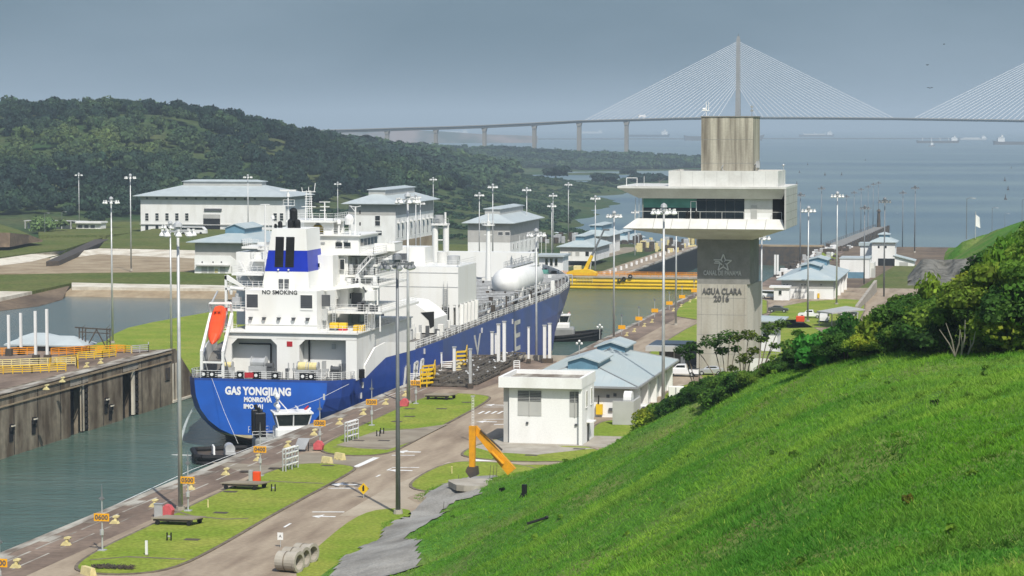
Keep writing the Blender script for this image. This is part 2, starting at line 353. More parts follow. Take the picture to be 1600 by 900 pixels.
def npmesh(name, verts, quads, m, tint=None, parent=None, tris=None):
    me = bpy.data.meshes.new(name); verts = np.asarray(verts, dtype=np.float32)
    fq = np.asarray(quads, dtype=np.int32); k = fq.shape[1]
    me.vertices.add(len(verts)); me.vertices.foreach_set('co', verts.ravel())
    me.loops.add(fq.size); me.loops.foreach_set('vertex_index', fq.ravel())
    me.polygons.add(len(fq)); me.polygons.foreach_set('loop_start', np.arange(0, fq.size, k, dtype=np.int32))
    me.update(calc_edges=True)
    if tint is not None:
        a = me.attributes.new('tint', 'FLOAT_VECTOR', 'POINT'); a.data.foreach_set('vector', np.asarray(tint, dtype=np.float32).ravel())
    me.materials.append(MT[m])
    ob = bpy.data.objects.new(name, me); col.objects.link(ob)
    if parent is not None: ob.parent = parent
    return ob
def smooth_poly(pts, it=2):
    for _ in range(it):
        q = []
        n = len(pts)
        for i in range(n):
            a = pts[i]; b = pts[(i + 1) % n]
            q.append((a[0] * .75 + b[0] * .25, a[1] * .75 + b[1] * .25)); q.append((a[0] * .25 + b[0] * .75, a[1] * .25 + b[1] * .75))
        pts = q
    return pts
class RBF:
    def __init__(s, pts):
        p = np.array(pts, dtype=float); s.x = p[:, :2]; z = p[:, 2]
        d = np.sqrt(((s.x[:, None] - s.x[None]) ** 2).sum(-1)); n = len(p)
        A = np.zeros((n + 3, n + 3)); A[:n, :n] = d; A[:n, n] = 1; A[:n, n + 1:] = s.x; A[n, :n] = 1; A[n + 1:, :n] = s.x.T
        A[:n, :n] += np.eye(n) * 1e-6
        s.w = np.linalg.solve(A, np.concatenate([z, [0, 0, 0]])); s.n = n
    def __call__(s, X, Y):
        q = np.stack([np.ravel(X), np.ravel(Y)], 1).astype(float); out = np.empty(len(q))
        for i in range(0, len(q), 20000):
            c = q[i:i + 20000]; d = np.sqrt(((c[:, None] - s.x[None]) ** 2).sum(-1))
            out[i:i + 20000] = d @ s.w[:s.n] + s.w[s.n] + c @ s.w[s.n + 1:]
        return out.reshape(np.shape(X))
def vnoise(X, Y, sc, seed=0):
    """cheap smooth value noise on the plane"""
    r = np.random.default_rng(seed); G = r.random((64, 64)); x = np.asarray(X) / sc; y = np.asarray(Y) / sc
    xi = np.floor(x).astype(int); yi = np.floor(y).astype(int); fx = x - xi; fy = y - yi; fx = fx * fx * (3 - 2 * fx); fy = fy * fy * (3 - 2 * fy)
    g = lambda a, b: G[a % 64, b % 64]
    return (g(xi, yi) * (1 - fx) + g(xi + 1, yi) * fx) * (1 - fy) + (g(xi, yi + 1) * (1 - fx) + g(xi + 1, yi + 1) * fx) * fy
# ================================================================== SEA, CHANNELS AND LAND
Q = lambda pts, Z=0.0: [P(x, y, Z)[:2] for x, y in pts]
LVL_A, LVL_B, LVL_C, SEA = 0.0, -8.3, -17.0, -27.0
WAT = -9.6
struct(MB().box(-30000, 30000, 1150, 30000, SEA - 1, SEA), 'sea', 'sea')

# far country on the left: a wooded hill sinking to a swampy shore
ctl = []
def cd(px, py, d, drop=0.0): x, y, z = D(px, py, d); ctl.append((x, y, z - drop))
def cz(px, py, Z): ctl.append(P(px, py, Z))
for px, py, d in ((-150, 175, 1600), (0, 168, 1600), (60, 158, 1600), (130, 156, 1600), (200, 160, 1600), (250, 158, 1600), (350, 168, 1650), (420, 186, 1750), (480, 200, 1850),
                  (560, 208, 2200), (640, 217, 2500), (700, 222, 3300), (800, 226, 3900), (900, 238, 3900), (1000, 242, 3900), (1080, 245, 3900)):
    cd(px, py, d, 11 if px < 560 else (13 if px < 850 else 9))
for px, py, d in ((0, 250, 1400), (200, 255, 1380), (400, 262, 1450), (600, 262, 1900), (-150, 260, 1400)): cd(px, py, d, 8)
for px, py in ((-150, 345), (0, 345), (100, 345), (215, 350), (450, 342)): cz(px, py, -8)
for px, py, Z in ((560, 330, -9), (700, 305, -14), (760, 296, -18), (850, 302, -24), (940, 282, -23), (1040, 277, -23), (1000, 250, -21), (870, 330, -22), (830, 352, -19),
                  (700, 352, -12), (900, 302, -22), (760, 340, -15), (650, 350, -10), (880, 345, -24),
                  (790, 280, -31), (850, 281, -31), (900, 283, -30.5), (800, 274, -30), (850, 273, -30), (900, 275, -30), (790, 288, -29.5), (850, 290, -29.5), (895, 290, -29), (750, 262, -17), (850, 262, -19), (770, 268, -23), (860, 267, -24), (930, 268, -23), (740, 280, -19), (980, 318, -31), (930, 352, -31), (1000, 340, -31), (1040, 320, -31), (900, 366, -30), (1100, 300, -33), (1110, 262, -33), (1105, 240, -33), (1000, 375, -26),
                  (300, 395, -9), (100, 400, -9), (0, 420, -9), (-100, 400, -9), (500, 400, -9), (700, 390, -14), (840, 395, -17.6)): cz(px, py, Z)
for px in (500, 650, 800, 950, 1100): cd(px, 300, 4300 + 0 * px); ctl[-1] = (ctl[-1][0], ctl[-1][1], -33)
for px in (-200, 0, 200, 400): x, y, z = D(px, 200, 3000); ctl.append((x, y, 20))
landf = RBF(ctl)
gx = np.arange(-1700, -60, 13.0); gy = np.concatenate([np.arange(640, 2600, 13.0), np.arange(2600, 4400, 26.0)])
GX, GY = np.meshgrid(gx, gy); GZ = landf(GX, GY) + (vnoise(GX, GY, 60, 3) - .5) * 2.2 + (vnoise(GX, GY, 23, 4) - .5) * 1.0
cut = (GX > -220) & (GY < 1160) | (GX > -160)
GZ = np.where(cut, -36, GZ)
near = (GY < 900) & (GX > -420); GZ = np.where(near, np.minimum(GZ, -13), GZ)
ny, nx = GX.shape; idx = np.arange(nx * ny).reshape(ny, nx)
quads = np.stack([idx[:-1, :-1], idx[:-1, 1:], idx[1:, 1:], idx[1:, :-1]], -1).reshape(-1, 4)
o = npmesh('terrain', np.stack([GX, GY, GZ], -1).reshape(-1, 3), quads, 'rough_grass'); o['kind'] = 'structure'
for p_ in o.data.polygons: p_.use_smooth = True

# platforms either side of the lock lanes
base = MB()
base.prism([(-93.5, 120), (60, 120), (60, 409), (-93.5, 409)], -12, 0)
struct(base, 'upper_terrace', 'road')
struct(MB().prism([(-93.5, 409.01), (60, 409.01), (60, 726), (-93.5, 726)], -20, LVL_B), 'middle_terrace', 'road')
struct(MB().prism([(-93.5, 726.01), (20, 726.01), (20, 1150), (-93.5, 1150)], -30, LVL_C), 'lower_terrace', 'earth')
struct(MB().prism([(-151.6, 300), (-151.6, 409), (-186, 409), (-215, 300)], -14, 0), 'centre_terrace', 'quay')
struct(MB().prism([(-149, 409.01), (-149, 726), (-158, 726), (-158, 409.01)], -14, LVL_B), 'middle_bank', 'road')
struct(MB().prism([(-149, 726.01), (-149, 1150), (-420, 1150), (-420, 840), (-225, 726.01)], -30, LVL_C), 'lower_bank', 'rough_grass')
# quay strip and coping on the right of the lane
struct(MB().box(-92.6, -86.6, 120, 408.9, 0.0, 0.006), 'quay_strip', 'quay')
struct(MB().box(-93.6, -92.55, 120, 409, -0.4, 0.05), 'quay_coping', 'quay_edge')
struct(MB().box(-92.6, -85.5, 409.1, 725.9, LVL_B, LVL_B + .006), 'middle_quay_strip', 'quay')
struct(MB().box(-93.6, -92.55, 409.1, 726, LVL_B - .4, LVL_B + .05), 'middle_quay_coping', 'quay_edge')
# water of the lanes
struct(MB().box(-149.2, -93.3, 100, 722, WAT - .3, WAT), 'canal_water', 'canal')
struct(MB().box(-149.2, -93.3, 723, 1143, -26.3, -26), 'lower_chamber_water', 'canal')

# lane wall on the left, with its slots and fender frames
wall = thing('lock_wall', 'brown stained concrete lock wall across the water with dark recesses', 'wall', (-149, 330, 0))
w = MB(); slots = []
for px in (106, 188): slots.append(atX(px, 600, -149)[1] + 1.2)
SW = 6.5
edges = [300]
for s_ in slots: edges += [s_ - 1.2, s_ + SW]
edges += [409]
for i in range(0, len(edges), 2): w.box(-151.59, -148.6, edges[i], edges[i + 1], -13, 0.05)
w.extr([(409.0, 0.05), (411.5, 0.05), (424, LVL_B + .2), (424, -13), (409.0, -13)], 'x', -149.9, -148.7)
w.build('wall_face', 'lockwall', wall)
d = MB()
for s_ in slots: d.box(-151.58, -151.2, s_ - 1.19, s_ + SW - .01, -13, -0.9)
d.build('recess', 'dark', wall)
d = MB()
for s_ in slots: d.box(-151.55, -148.65, s_ - 1.15, s_ + SW - .05, -1.6, 0.02)
d.build('recess_lintel', 'concrete', wall)
for s_ in slots:
    g = MB()
    for k in range(8): g.cyl((-148.9, s_ + SW - .5, -9.2 + k), (-148.9, s_ + SW - .5, -8.5 + k), .42, .42, 8)
    g.build('roller_fender', 'rubber', wall)
    MB().box(-149.2, -148.75, s_ + SW - 2.2, s_ + SW - 1.5, -9.4, -1.1).build('slot_guide', 'pale_bank', wall)
g = MB(); g.box(-148.59, -148.42, 300, 408.8, -1.9, -1.7); g.box(-148.59, -148.4, 300, 408.8, -0.5, -0.2); g.build('wale', 'tan_bank', wall); MB().box(-150.4, -148.45, 300, 408.9, .06, .14).build('coping', 'quay_edge', wall); MB().box(-148.69, -148.4, 409.5, 424, -9.5, -9.1).build('fender_strip', 'pale_bank', wall)
for px, py in ((17, 672), (52, 661), (165, 630), (172, 640)):
    x, y, z = atX(px, py, -148.6); g = MB()
    g.box(-148.6, -148.25, y - .7, y + .7, z - .1, z + .5); g.box(-148.6, -148.15, y - .45, y + .45, z + 0.5, z + .9); g.box(-148.6, -148.5, y - .7, y + .7, z - 1.7, z - .1)
    g.build('mooring_recess', 'dark', wall)
    MB().box(-148.3, -148.05, y - .55, y + .55, z + .55, z + .75).build('mooring_hook', 'pale_bank', wall)
g = MB()
for yy in np.arange(304, 409, 9.0): g.box(-148.62, -148.55, yy, yy + .12, -9.5, -0.3)
g.build('joint', 'dark', wall)
g = MB()
for yy in np.arange(408, 414, 1.6): g.box(-148.68, -148.62, yy, yy + .7, -9.4, -2.5)
g.build('streak_panel', 'pale_bank', wall)
x, y, z = atX(258, 565, -148.6)
MB().box(-148.72, -148.45, y - .2, y + 2.2, z - 3.4, z - 1.2).build('access_panel', 'steel_dark', wall)

# pond beyond the left terrace and its banks
struct(MB().prism(Q([(-150, 600), (-150, 490), (10, 474), (120, 458), (340, 462), (420, 500), (300, 600)], -9), -9.6, -9), 'pond', 'pond')
sl = MB()
def slope(pa, pb, za, zb):
    A = [P(x, y, za) for x, y in pa]; B = [P(x, y, zb) for x, y in pb]
    for i in range(len(A) - 1): sl.quad(A[i], A[i + 1], B[i + 1], B[i])
slope([(96, 463), (200, 465), (330, 467), (420, 470)], [(112, 449), (200, 451), (330, 452.5), (420, 454)], -9.02, -7.0)
struct(sl, 'tan_bank', 'tan_bank')
MBb = MB().prism(Q([(112, 449.5), (200, 451), (330, 452.5), (430, 454), (430, 449), (330, 447), (200, 445), (112, 443)], -6.9), -8, -6.6); struct(MBb, 'bank_parapet', 'pale_bank')
struct(MB().prism(Q([(-200, 520), (0, 480), (60, 473), (97, 463), (112, 446), (60, 455), (0, 466), (-200, 500)], -8), -12, [-8.9] * 4 + [-6.9] * 4), 'dark_bank', 'earth')
struct(MB().prism(Q([(-200, 480), (0, 466), (50, 456), (-20, 452), (-200, 455)], -6.9), -9, -6.75), 'pale_apron', 'pale_bank')
struct(MB().prism(Q([(-200, 455), (50, 456), (113, 443), (112, 428), (0, 430), (-200, 430)], -6.9), -9, -6.7), 'left_lawn', 'lawn_dull')
struct(MB().prism(Q([(113, 443), (200, 445), (330, 447), (430, 449), (430, 424), (112, 428)], -6.9), -9, -6.65), 'bank_lawn', 'lawn_dull')
_sl = Q([(165, 535), (178, 524), (200, 514), (240, 505), (290, 496), (380, 480), (470, 471)], -8.9)
struct(MB().prism(_sl + [(-158.01, 690), (-158.01, 409.5), (-205, 409.5)], -12, -8.6), 'shore_lawn', 'lawn')
# empty settling basin behind
struct(MB().prism(Q([(-200, 430), (430, 425), (430, 396), (150, 396), (60, 405), (-200, 425)], -6.8), -9, -6.72), 'basin_floor', 'tan_bank')
sl = MB(); slope([(80, 411), (118, 402), (155, 397), (305, 404), (420, 408)], [(78, 403), (112, 394), (155, 388), (305, 391), (420, 394)], -6.7, -5.3); struct(sl, 'basin_wall', 'pale_bank')
sl = MB(); slope([(-150, 430), (0, 415), (48, 409), (92, 398)], [(-150, 415), (0, 404), (48, 397), (104, 391)], -6.7, -5.3); struct(sl, 'basin_ramp_wall', 'pale_bank')
struct(MB().prism(Q([(72, 409), (92, 408), (170, 374), (148, 374)], -5.2), -9, -5.15), 'basin_access_road', 'steel_dark')
struct(MB().prism(Q([(155, 388), (430, 394), (430, 360), (240, 358), (168, 372)], -5.5), -9, -5.3), 'warehouse_lawn', 'lawn_dull')
struct(MB().prism(Q([(-200, 412), (0, 403), (104, 390), (160, 372), (90, 372), (0, 380), (-200, 395)], -5.5), -9, -5.25), 'far_left_lawn', 'lawn_dull')
struct(MB().prism(Q([(60, 368), (165, 368), (240, 360), (240, 346), (60, 350)], -7.2), -12, -7.1), 'booth_lawn', 'lawn_dull')
# roadway and lawns in front of the middle buildings
struct(MB().prism(Q([(600, 402), (860, 418), (860, 398), (740, 384), (640, 382)], -14), -20, -13.5), 'middle_lawn', 'lawn_dull')
# dark cut bank on the far left
mound = thing('cut_bank', 'low green mound with a dark eroded face at the far left edge', 'mound', P(20, 380, -4))
m_ = MB(); A = Q([(-120, 388), (15, 386), (45, 380), (66, 378)], -4); B = Q([(-120, 350), (0, 348), (30, 352), (70, 370)], -4)
n = 4
for i in range(3):
    m_.quad((*A[i], -4), (*A[i + 1], -4), (A[i + 1][0] - 1, A[i + 1][1] + 3, -4 + [6, 5, 3, .5][i + 1]), (A[i][0] - 1, A[i][1] + 3, -4 + [6, 5, 3, .5][i]))
m_.build('eroded_face', 'earth', mound)
m_ = MB(); t_ = [(A[i][0] - 1, A[i][1] + 3, -4 + [6, 5, 3, .5][i]) for i in range(4)]
top = [(B[i][0], B[i][1] - 60, -4 + [9, 9, 6, .5][i]) for i in range(4)]
bk = [(B[i][0], B[i][1], -6) for i in range(4)]
for i in range(3): m_.quad(t_[i], t_[i + 1], top[i + 1], top[i]); m_.quad(top[i], top[i + 1], bk[i + 1], bk[i])
m_.build('grassy_top', 'lawn_dull', mound)

# far shore behind the bridge and the breakwater
fs = MB(); prev = None
ridge = [(440, 205), (500, 204), (540, 203), (580, 204), (620, 202), (660, 204), (700, 206), (760, 210), (840, 212.5)]
for x, y in ridge:
    b_ = D(x, 216, 9000); t_ = D(x, y, 9000); b2 = D(x, 215, 9600)
    cur = ((b_[0], b_[1], SEA - .5), (t_[0], t_[1], t_[2]), (b2[0], b2[1], SEA - .5))
    if prev: fs.quad(prev[0], cur[0], cur[1], prev[1]); fs.quad(prev[1], cur[1], cur[2], prev[2])
    prev = cur
MT['far_earth'] = mat('far_reddish_shore', (0.30, 0.22, 0.19), 0.9, c2=(0.06, 0.08, 0.06), scale=0.006, stretch=(1, 1, 3), lo=0.42, hi=0.6)
struct(fs, 'far_hills', 'far_earth')
bw = MB(); a_ = D(730, 212, 11000); b_ = D(1500, 216, 11500)
bw.prism([(a_[0], a_[1]), (b_[0], b_[1]), (b_[0], b_[1] + 30), (a_[0], a_[1] + 30)], SEA - 1, SEA + 5)
tag(bw.build('breakwater', 'steel_dark'), 'long thin dark breakwater far out across the sea behind the bridge', 'breakwater')

# ------------------------------------------------------------------ foliage kits
def sphere_pts(n, r=rng):
    v = r.normal(size=(n, 3)); return v / np.linalg.norm(v, axis=1)[:, None]
def leaf_quads(cen, nor, size, r=rng):
    """one little quad per centre, facing along nor with jitter"""
    n = len(cen); nrm = nor + r.normal(size=(n, 3)) * .55; nrm /= np.linalg.norm(nrm, axis=1)[:, None]
    a = np.cross(nrm, r.normal(size=(n, 3))); a /= np.linalg.norm(a, axis=1)[:, None]; b = np.cross(nrm, a)
    s = (size * (0.6 + 0.8 * r.random(n)))[:, None]; e = .62
    V = np.stack([cen - a * s, cen - b * s * e, cen + a * s, cen + b * s * e], 1).reshape(-1, 3)
    return V
def crown(seed, lobes, per, leaf, rx=1.0, rz=.62, core=True):
    """crown of overlapping leafy lobes; returns verts, quads and a tint per vertex"""
    r = np.random.default_rng(seed); V = []; T = []
    Lc = []
    for i in range(lobes):
        ang = r.random() * 6.283; rad = math.sqrt(r.random()) * rx * .72; z = r.random() * rz * .75 - abs(rad) * .25
        R_ = rx * (.30 + .22 * r.random()); Lc.append((rad * math.cos(ang), rad * math.sin(ang), z, R_))
    for (x, y, z, R_) in Lc:
        s = sphere_pts(per, r); s[:, 2] = np.where(s[:, 2] < -.35, -s[:, 2], s[:, 2])
        jit = (0.80 + .28 * r.random(per))[:, None]
        c = np.array([x, y, z]) + s * np.array([R_, R_, R_ * .78]) * jit
        V.append(leaf_quads(c, s, np.full(per, leaf), r)); t = .75 + .5 * r.random(per) ; tl = .8 + .4 * r.random()
        T.append(np.repeat(np.stack([t * tl * (.9 + .25 * r.random()), t * tl, t * tl * .85], 1), 4, 0))
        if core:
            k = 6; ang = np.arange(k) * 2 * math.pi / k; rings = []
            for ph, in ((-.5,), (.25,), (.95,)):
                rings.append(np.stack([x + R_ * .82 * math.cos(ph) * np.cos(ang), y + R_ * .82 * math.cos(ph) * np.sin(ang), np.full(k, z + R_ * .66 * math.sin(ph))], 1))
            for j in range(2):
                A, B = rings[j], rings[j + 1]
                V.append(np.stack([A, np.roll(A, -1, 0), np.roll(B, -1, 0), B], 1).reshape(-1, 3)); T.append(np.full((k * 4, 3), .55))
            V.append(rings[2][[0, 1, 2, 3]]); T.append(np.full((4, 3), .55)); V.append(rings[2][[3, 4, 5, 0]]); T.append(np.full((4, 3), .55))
    V = np.concatenate(V); T = np.concatenate(T)
    return V, T
def scatter(name, kits, places, m, parent=None):
    """places: (x, y, z, sx, sz, tint_rgb) ; one joined mass"""
    VV = []; TT = []
    for i, (x, y, z, sx_, sz_, tn) in enumerate(places):
        V, T = kits[i % len(kits)]; a = rng.random() * 6.283; c, s = math.cos(a), math.sin(a)
        W = np.empty_like(V); W[:, 0] = (V[:, 0] * c - V[:, 1] * s) * sx_ + x; W[:, 1] = (V[:, 0] * s + V[:, 1] * c) * sx_ + y; W[:, 2] = V[:, 2] * sz_ + z
        VV.append(W); TT.append(T * np.array(tn))
    VV = np.concatenate(VV); TT = np.concatenate(TT)
    return npmesh(name, VV, np.arange(len(VV)).reshape(-1, 4), m, TT, parent)
def pix(X, Y, Z):
    q = np.stack([X, Y, Z - CZ]); zz = _fw[0] * q[0] + _fw[1] * q[1] + _fw[2] * q[2]
    return 800 + F * (_rt[0] * q[0] + _rt[1] * q[1]) / zz, 450 - F * (_up[0] * q[0] + _up[1] * q[1] + _up[2] * q[2]) / zz, zz

# the wooded hill: thousands of crowns nobody could count
kits_mid = [crown(100 + i, 5, 62, .10, rz=.55) for i in range(6)]
kits_far = [crown(200 + i, 6, 22, .17) for i in range(4)]
cand = 260000
cx_ = rng.uniform(-1500, -80, cand); cy_2 = rng.uniform(1150, 3950, cand)
cz_ = landf(cx_, cy_2); px_, py_, zz_ = pix(cx_, cy_2, cz_)
foot_x = np.array([-300, 0, 100, 215, 330, 450, 560, 640, 700, 760, 800, 860, 920, 1000, 1100]); foot_y = np.array([343, 340, 338, 345, 338, 330, 320, 312, 304, 288, 264, 262, 266, 266, 262])
lim = np.interp(px_, foot_x, foot_y)
ok = (py_ < lim) & (cz_ > -26) & (px_ > -60) & (px_ < 1110)
cell = {}
pl_mid = []; pl_far = []
for i in np.where(ok)[0]:
    sp = 7.6 if zz_[i] < 1900 else 12.0
    k = (int(cx_[i] // sp), int(cy_2[i] // sp))
    if k in cell: continue
    cell[k] = 1
    big = vnoise(cx_[i], cy_2[i], 90, 9); s = (6.3 + 5.0 * rng.random() ** 1.5) * (1 + .4 * (big - .5)); h = s * (.9 + .5 * rng.random())
    # some kinds are yellower, some nearly black-green
    kind = vnoise(cx_[i], cy_2[i], 45, 21); q = rng.random()
    if px_[i] < 275 and 218 < py_[i] < 262 and kind > .22: tn = (2.0 + .9 * q, 1.75 + .6 * q, 1.1)
    elif kind > .62: tn = (1.5 + .6 * q, 1.45 + .4 * q, 1.05)
    elif kind < .36: tn = (.55 + .2 * q, .62 + .2 * q, .75)
    else: tn = (.85 + .3 * q, .9 + .3 * q, .9)
    t = (cx_[i], cy_2[i], cz_[i] + 3.2 + 2.0 * rng.random(), s * (1 if zz_[i] < 1900 else 1.45), h, tn)
    (pl_mid if zz_[i] < 1900 else pl_far).append(t)
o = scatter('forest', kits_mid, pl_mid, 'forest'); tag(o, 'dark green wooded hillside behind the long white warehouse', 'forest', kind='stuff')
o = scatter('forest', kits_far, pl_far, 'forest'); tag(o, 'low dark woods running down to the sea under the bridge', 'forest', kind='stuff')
print('forest', len(pl_mid), len(pl_far))
# scrub between the woods and the locks
kits_scr = [crown(300 + i, 4, 26, .2, rz=.5) for i in range(4)]
cand = 22000; cx_ = rng.uniform(-800, -150, cand); cy_2 = rng.uniform(1000, 3000, cand); cz_ = landf(cx_, cy_2); px_, py_, zz_ = pix(cx_, cy_2, cz_)
lim = np.interp(px_, foot_x, foot_y)
ok = (py_ > lim) & (cz_ > -25.5) & (px_ > 470) & (px_ < 1100) & (py_ < 372) & (vnoise(cx_, cy_2, 55, 33) > .3)
pl = []
for i in np.where(ok)[0][:4200]:
    s = 1.6 + 4.2 * rng.random() ** 2; q = rng.random() * .8 * (1 if rng.random() > .5 else .2)
    pl.append((cx_[i], cy_2[i], cz_[i] + .2, s, s * .8, (.8 + .9 * q, .95 + .8 * q, .8)))
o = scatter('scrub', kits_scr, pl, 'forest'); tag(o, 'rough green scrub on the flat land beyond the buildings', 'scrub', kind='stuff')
# trees one can tell apart
def far_tree(name, label, px, py, Z, rx, h, tn=(1, 1, 1), seed=1, trunk_h=None, group=None):
    x, y, z = P(px, py, Z); lz = float(landf(np.array([x]), np.array([y]))[0]); z = max(lz, SEA) if Z < -10 else z; t = thing(name, label, 'tree', (x, y, z), 0, group)
    V, T = crown(seed, 10, 120, .10); th = trunk_h or h * .45
    o = npmesh('crown', np.stack([V[:, 0] * rx, V[:, 1] * rx, V[:, 2] * h * .7 + th], 1), np.arange(len(V)).reshape(-1, 4), 'forest', T * np.array(tn), t)
    tr = MB().cyl((x, y, z - 1), (x + .3, y, z + th + .1 * h), rx * .07, rx * .04, 7)
    for k in range(4): a = k * 1.6; tr.cyl((x + .2, y, z + th * .7), (x + rx * .45 * math.cos(a), y + rx * .45 * math.sin(a), z + th + .12 * h), rx * .035, rx * .015, 5)
    tr.build('trunk', 'trunk', t); return t
far_tree('round_tree', 'round yellow green tree beside the small white booth', 75, 361, -7.1, 8.2, 10.5, (4.6, 3.7, 1.7), 5, 2.0)
far_tree('broad_tree', 'spreading tree between the booth and the long warehouse', 157, 352, -6, 8.5, 9, (1.1, 1.1, .9), 6, 4)
for k, (x, y, rx, h) in enumerate(((757, 297, 9, 13), (735, 300, 9, 11), (775, 292, 7, 9))):
    far_tree('shore_tree', ['dark tree left of the grey pond beyond the middle building', 'wide dark tree standing just inland of the grey pond', 'small dark tree at the near edge of the grey pond'][k], x, y, -20, rx, h, (.6, .7, .7), 40 + k, group='trees beside the pond')
for k, (x, y, rx, h) in enumerate(((868, 290, 14, 16), (945, 288, 15, 15), (1005, 286, 18, 17), (1030, 284, 14, 14), (985, 276, 13, 14), (812, 291, 5, 6))):
    far_tree('shore_tree', ['dark round clump tree right of the grey pond', 'dark tree left of the tower roof corner', 'tall dark tree behind the tower roof edge', 'dark tree touching the tower roof parapet', 'dark tree behind the tower roof railing', 'small round bush on the pond bank'][k], x, y, -23, rx, h, (.6, .7, .7), 60 + k, group='trees on the far shore')
# ================================================================== NEAR HILLSIDE
hc = []
def hd(px, py, d): hc.append(D(px, py, d))
def hz_(px, py, Z): hc.append(P(px, py, Z))
for px, py, d in ((1020, 692, 262), (1060, 655, 245), (1100, 625, 228), (1200, 588, 195), (1290, 572, 180), (1380, 562, 170), (1500, 560, 163), (1610, 556, 160),
                  (1600, 900, 62), (1350, 900, 80), (1100, 900, 104), (940, 900, 130), (800, 900, 155), (1300, 700, 112), (1550, 700, 96), (1000, 750, 180), (900, 785, 200), (860, 840, 178),
                  (1150, 700, 150), (1450, 620, 130), (1200, 800, 112), (1000, 840, 140), (760, 840, 192), (720, 800, 228), (820, 780, 232), (700, 900, 190), (1800, 560, 150), (1800, 900, 60)): hd(px, py, d)
for px, py, Z in ((960, 733, -.3), (850, 748, -.4), (790, 744, -.4), (775, 727, .1), (740, 731, .0), (690, 748, -.1), (640, 783, -.1), (600, 815, -.1), (560, 842, -.1), (525, 872, -.1), (500, 905, -.1),
                  (480, 950, -.1), (600, 870, 1.6), (580, 905, 1.9), (640, 840, 1.4), (680, 880, 2.2), (700, 770, .9), (600, 960, 2.4)): hz_(px, py, Z)
# behind the crest the ground drops to the terrace again
for x, y, z in ((-34, 290, 1), (-30, 330, -.6), (-28, 400, -.6), (-14, 300, 3), (-20, 262, 9), (-12, 235, 13), (0, 215, 16), (12, 215, 17), (30, 215, 19), (-5, 300, 2), (10, 280, 6), (30, 270, 12),
                (-46, 300, -1), (-46, 360, -1), (-60, 240, -.8), (-90, 100, -1), (-40, 120, 8), (-20, 60, 24), (0, 5, 36), (0, -60, 37), (40, 5, 35), (80, 60, 30), (-60, 5, 12), (40, 300, 12), (60, 200, 22), (90, 300, 18)): hc.append((x, y, z))
# the farther green knoll at the right edge
for px, py, d in ((1440, 398, 640), (1470, 388, 600), (1500, 377, 560), (1550, 362, 520), (1600, 347, 480), (1700, 335, 470), (1640, 420, 400), (1600, 440, 390)): hd(px, py, d)
for x, y, z in ((-20, 640, -9), (-22, 560, -9), (-18, 470, -7), (0, 720, -9), (-14, 400, -1), (10, 760, -9), (60, 560, 24), (20, 400, 6), (60, 420, 18)): hc.append((x, y, z))
hillf0 = RBF(hc)
def hillf(X, Y):
    return hillf0(X, Y) + (vnoise(X, Y, 9, 5) - .5) * .7 + (vnoise(X, Y, 3.1, 6) - .5) * .28
gx = np.arange(-100, 130, 1.4); gy = np.concatenate([np.arange(-60, 330, 1.4), np.arange(330, 790, 5)])
GX, GY = np.meshgrid(gx, gy); GZ = hillf(GX, GY)
flat = (GX < -19) & (GY > 345) | (GX < -36) & (GY > 290) | (GX < -62)
GZ = np.where(flat, -40.0, GZ)
ny, nx = GX.shape; idx = np.arange(nx * ny).reshape(ny, nx)
quads = np.stack([idx[:-1, :-1], idx[:-1, 1:], idx[1:, 1:], idx[1:, :-1]], -1).reshape(-1, 4)
fl = flat.ravel()[quads].any(1); quads = quads[~fl]
MT['hill_ground'] = mat('hillside_turf', (0.075, 0.19, 0.025), 0.95, c2=(0.20, 0.20, 0.07), scale=0.11, lo=0.45, hi=0.75, fine=0.35, fscale=2.0, spec=0.05)
o = npmesh('hillside', np.stack([GX, GY, GZ], -1).reshape(-1, 3), quads, 'hill_ground'); o['kind'] = 'structure'
o.data.polygons.foreach_set('use_smooth', [True] * len(o.data.polygons))

# grey sheet-like gravel apron down the foot of the hill
gp = [P(x, y, .8)[:2] for x, y in ((495, 925), (520, 885), (545, 856), (580, 835), (610, 812), (650, 780), (690, 752), (735, 733), (768, 727), (779, 733), (780, 745), (768, 765), (745, 785), (716, 783), (694, 792), (704, 806), (690, 820), (668, 830), (640, 842), (645, 858), (664, 872), (662, 900), (668, 930))]
def inpoly(X, Y, poly):
    r = np.zeros(np.shape(X), bool); n = len(poly)
    for i in range(n):
        x0, y0 = poly[i]; x1, y1 = poly[(i + 1) % n]
        c = ((y0 > Y) != (y1 > Y)) & (X < (x1 - x0) * (Y - y0) / (y1 - y0 + 1e-12) + x0); r ^= c
    return r
xs = np.arange(-75, -35, .45); ys = np.arange(185, 300, .45); AX, AY = np.meshgrid(xs, ys)
AX2 = AX + (vnoise(AX, AY, 2.2, 41) - .5) * 1.0; AY2 = AY + (vnoise(AX, AY, 2.2, 42) - .5) * 1.0
AZ = hillf(AX, AY) + .12; AZ = np.maximum(AZ, 0.03)
ins = inpoly(AX2, AY2, gp); idx = np.arange(AX.size).reshape(AX.shape)
quads = np.stack([idx[:-1, :-1], idx[:-1, 1:], idx[1:, 1:], idx[1:, :-1]], -1).reshape(-1, 4); quads = quads[ins.ravel()[quads].all(1)]
o = npmesh('gravel_apron', np.stack([AX, AY, AZ], -1).reshape(-1, 3), quads, 'gravel'); o['kind'] = 'structure'; o.data.polygons.foreach_set('use_smooth', [True] * len(quads))
x, y, z = P(742, 769, 1.0); zz0 = float(hillf(np.array([x]), np.array([y]))[0])
g = MB(); pts = [(x + 3.6 * (1 + .18 * math.sin(3 * a)) * math.cos(a) * .8, y + 4.5 * math.sin(a) * .62) for a in np.linspace(0, 6.283, 19)[:-1]]
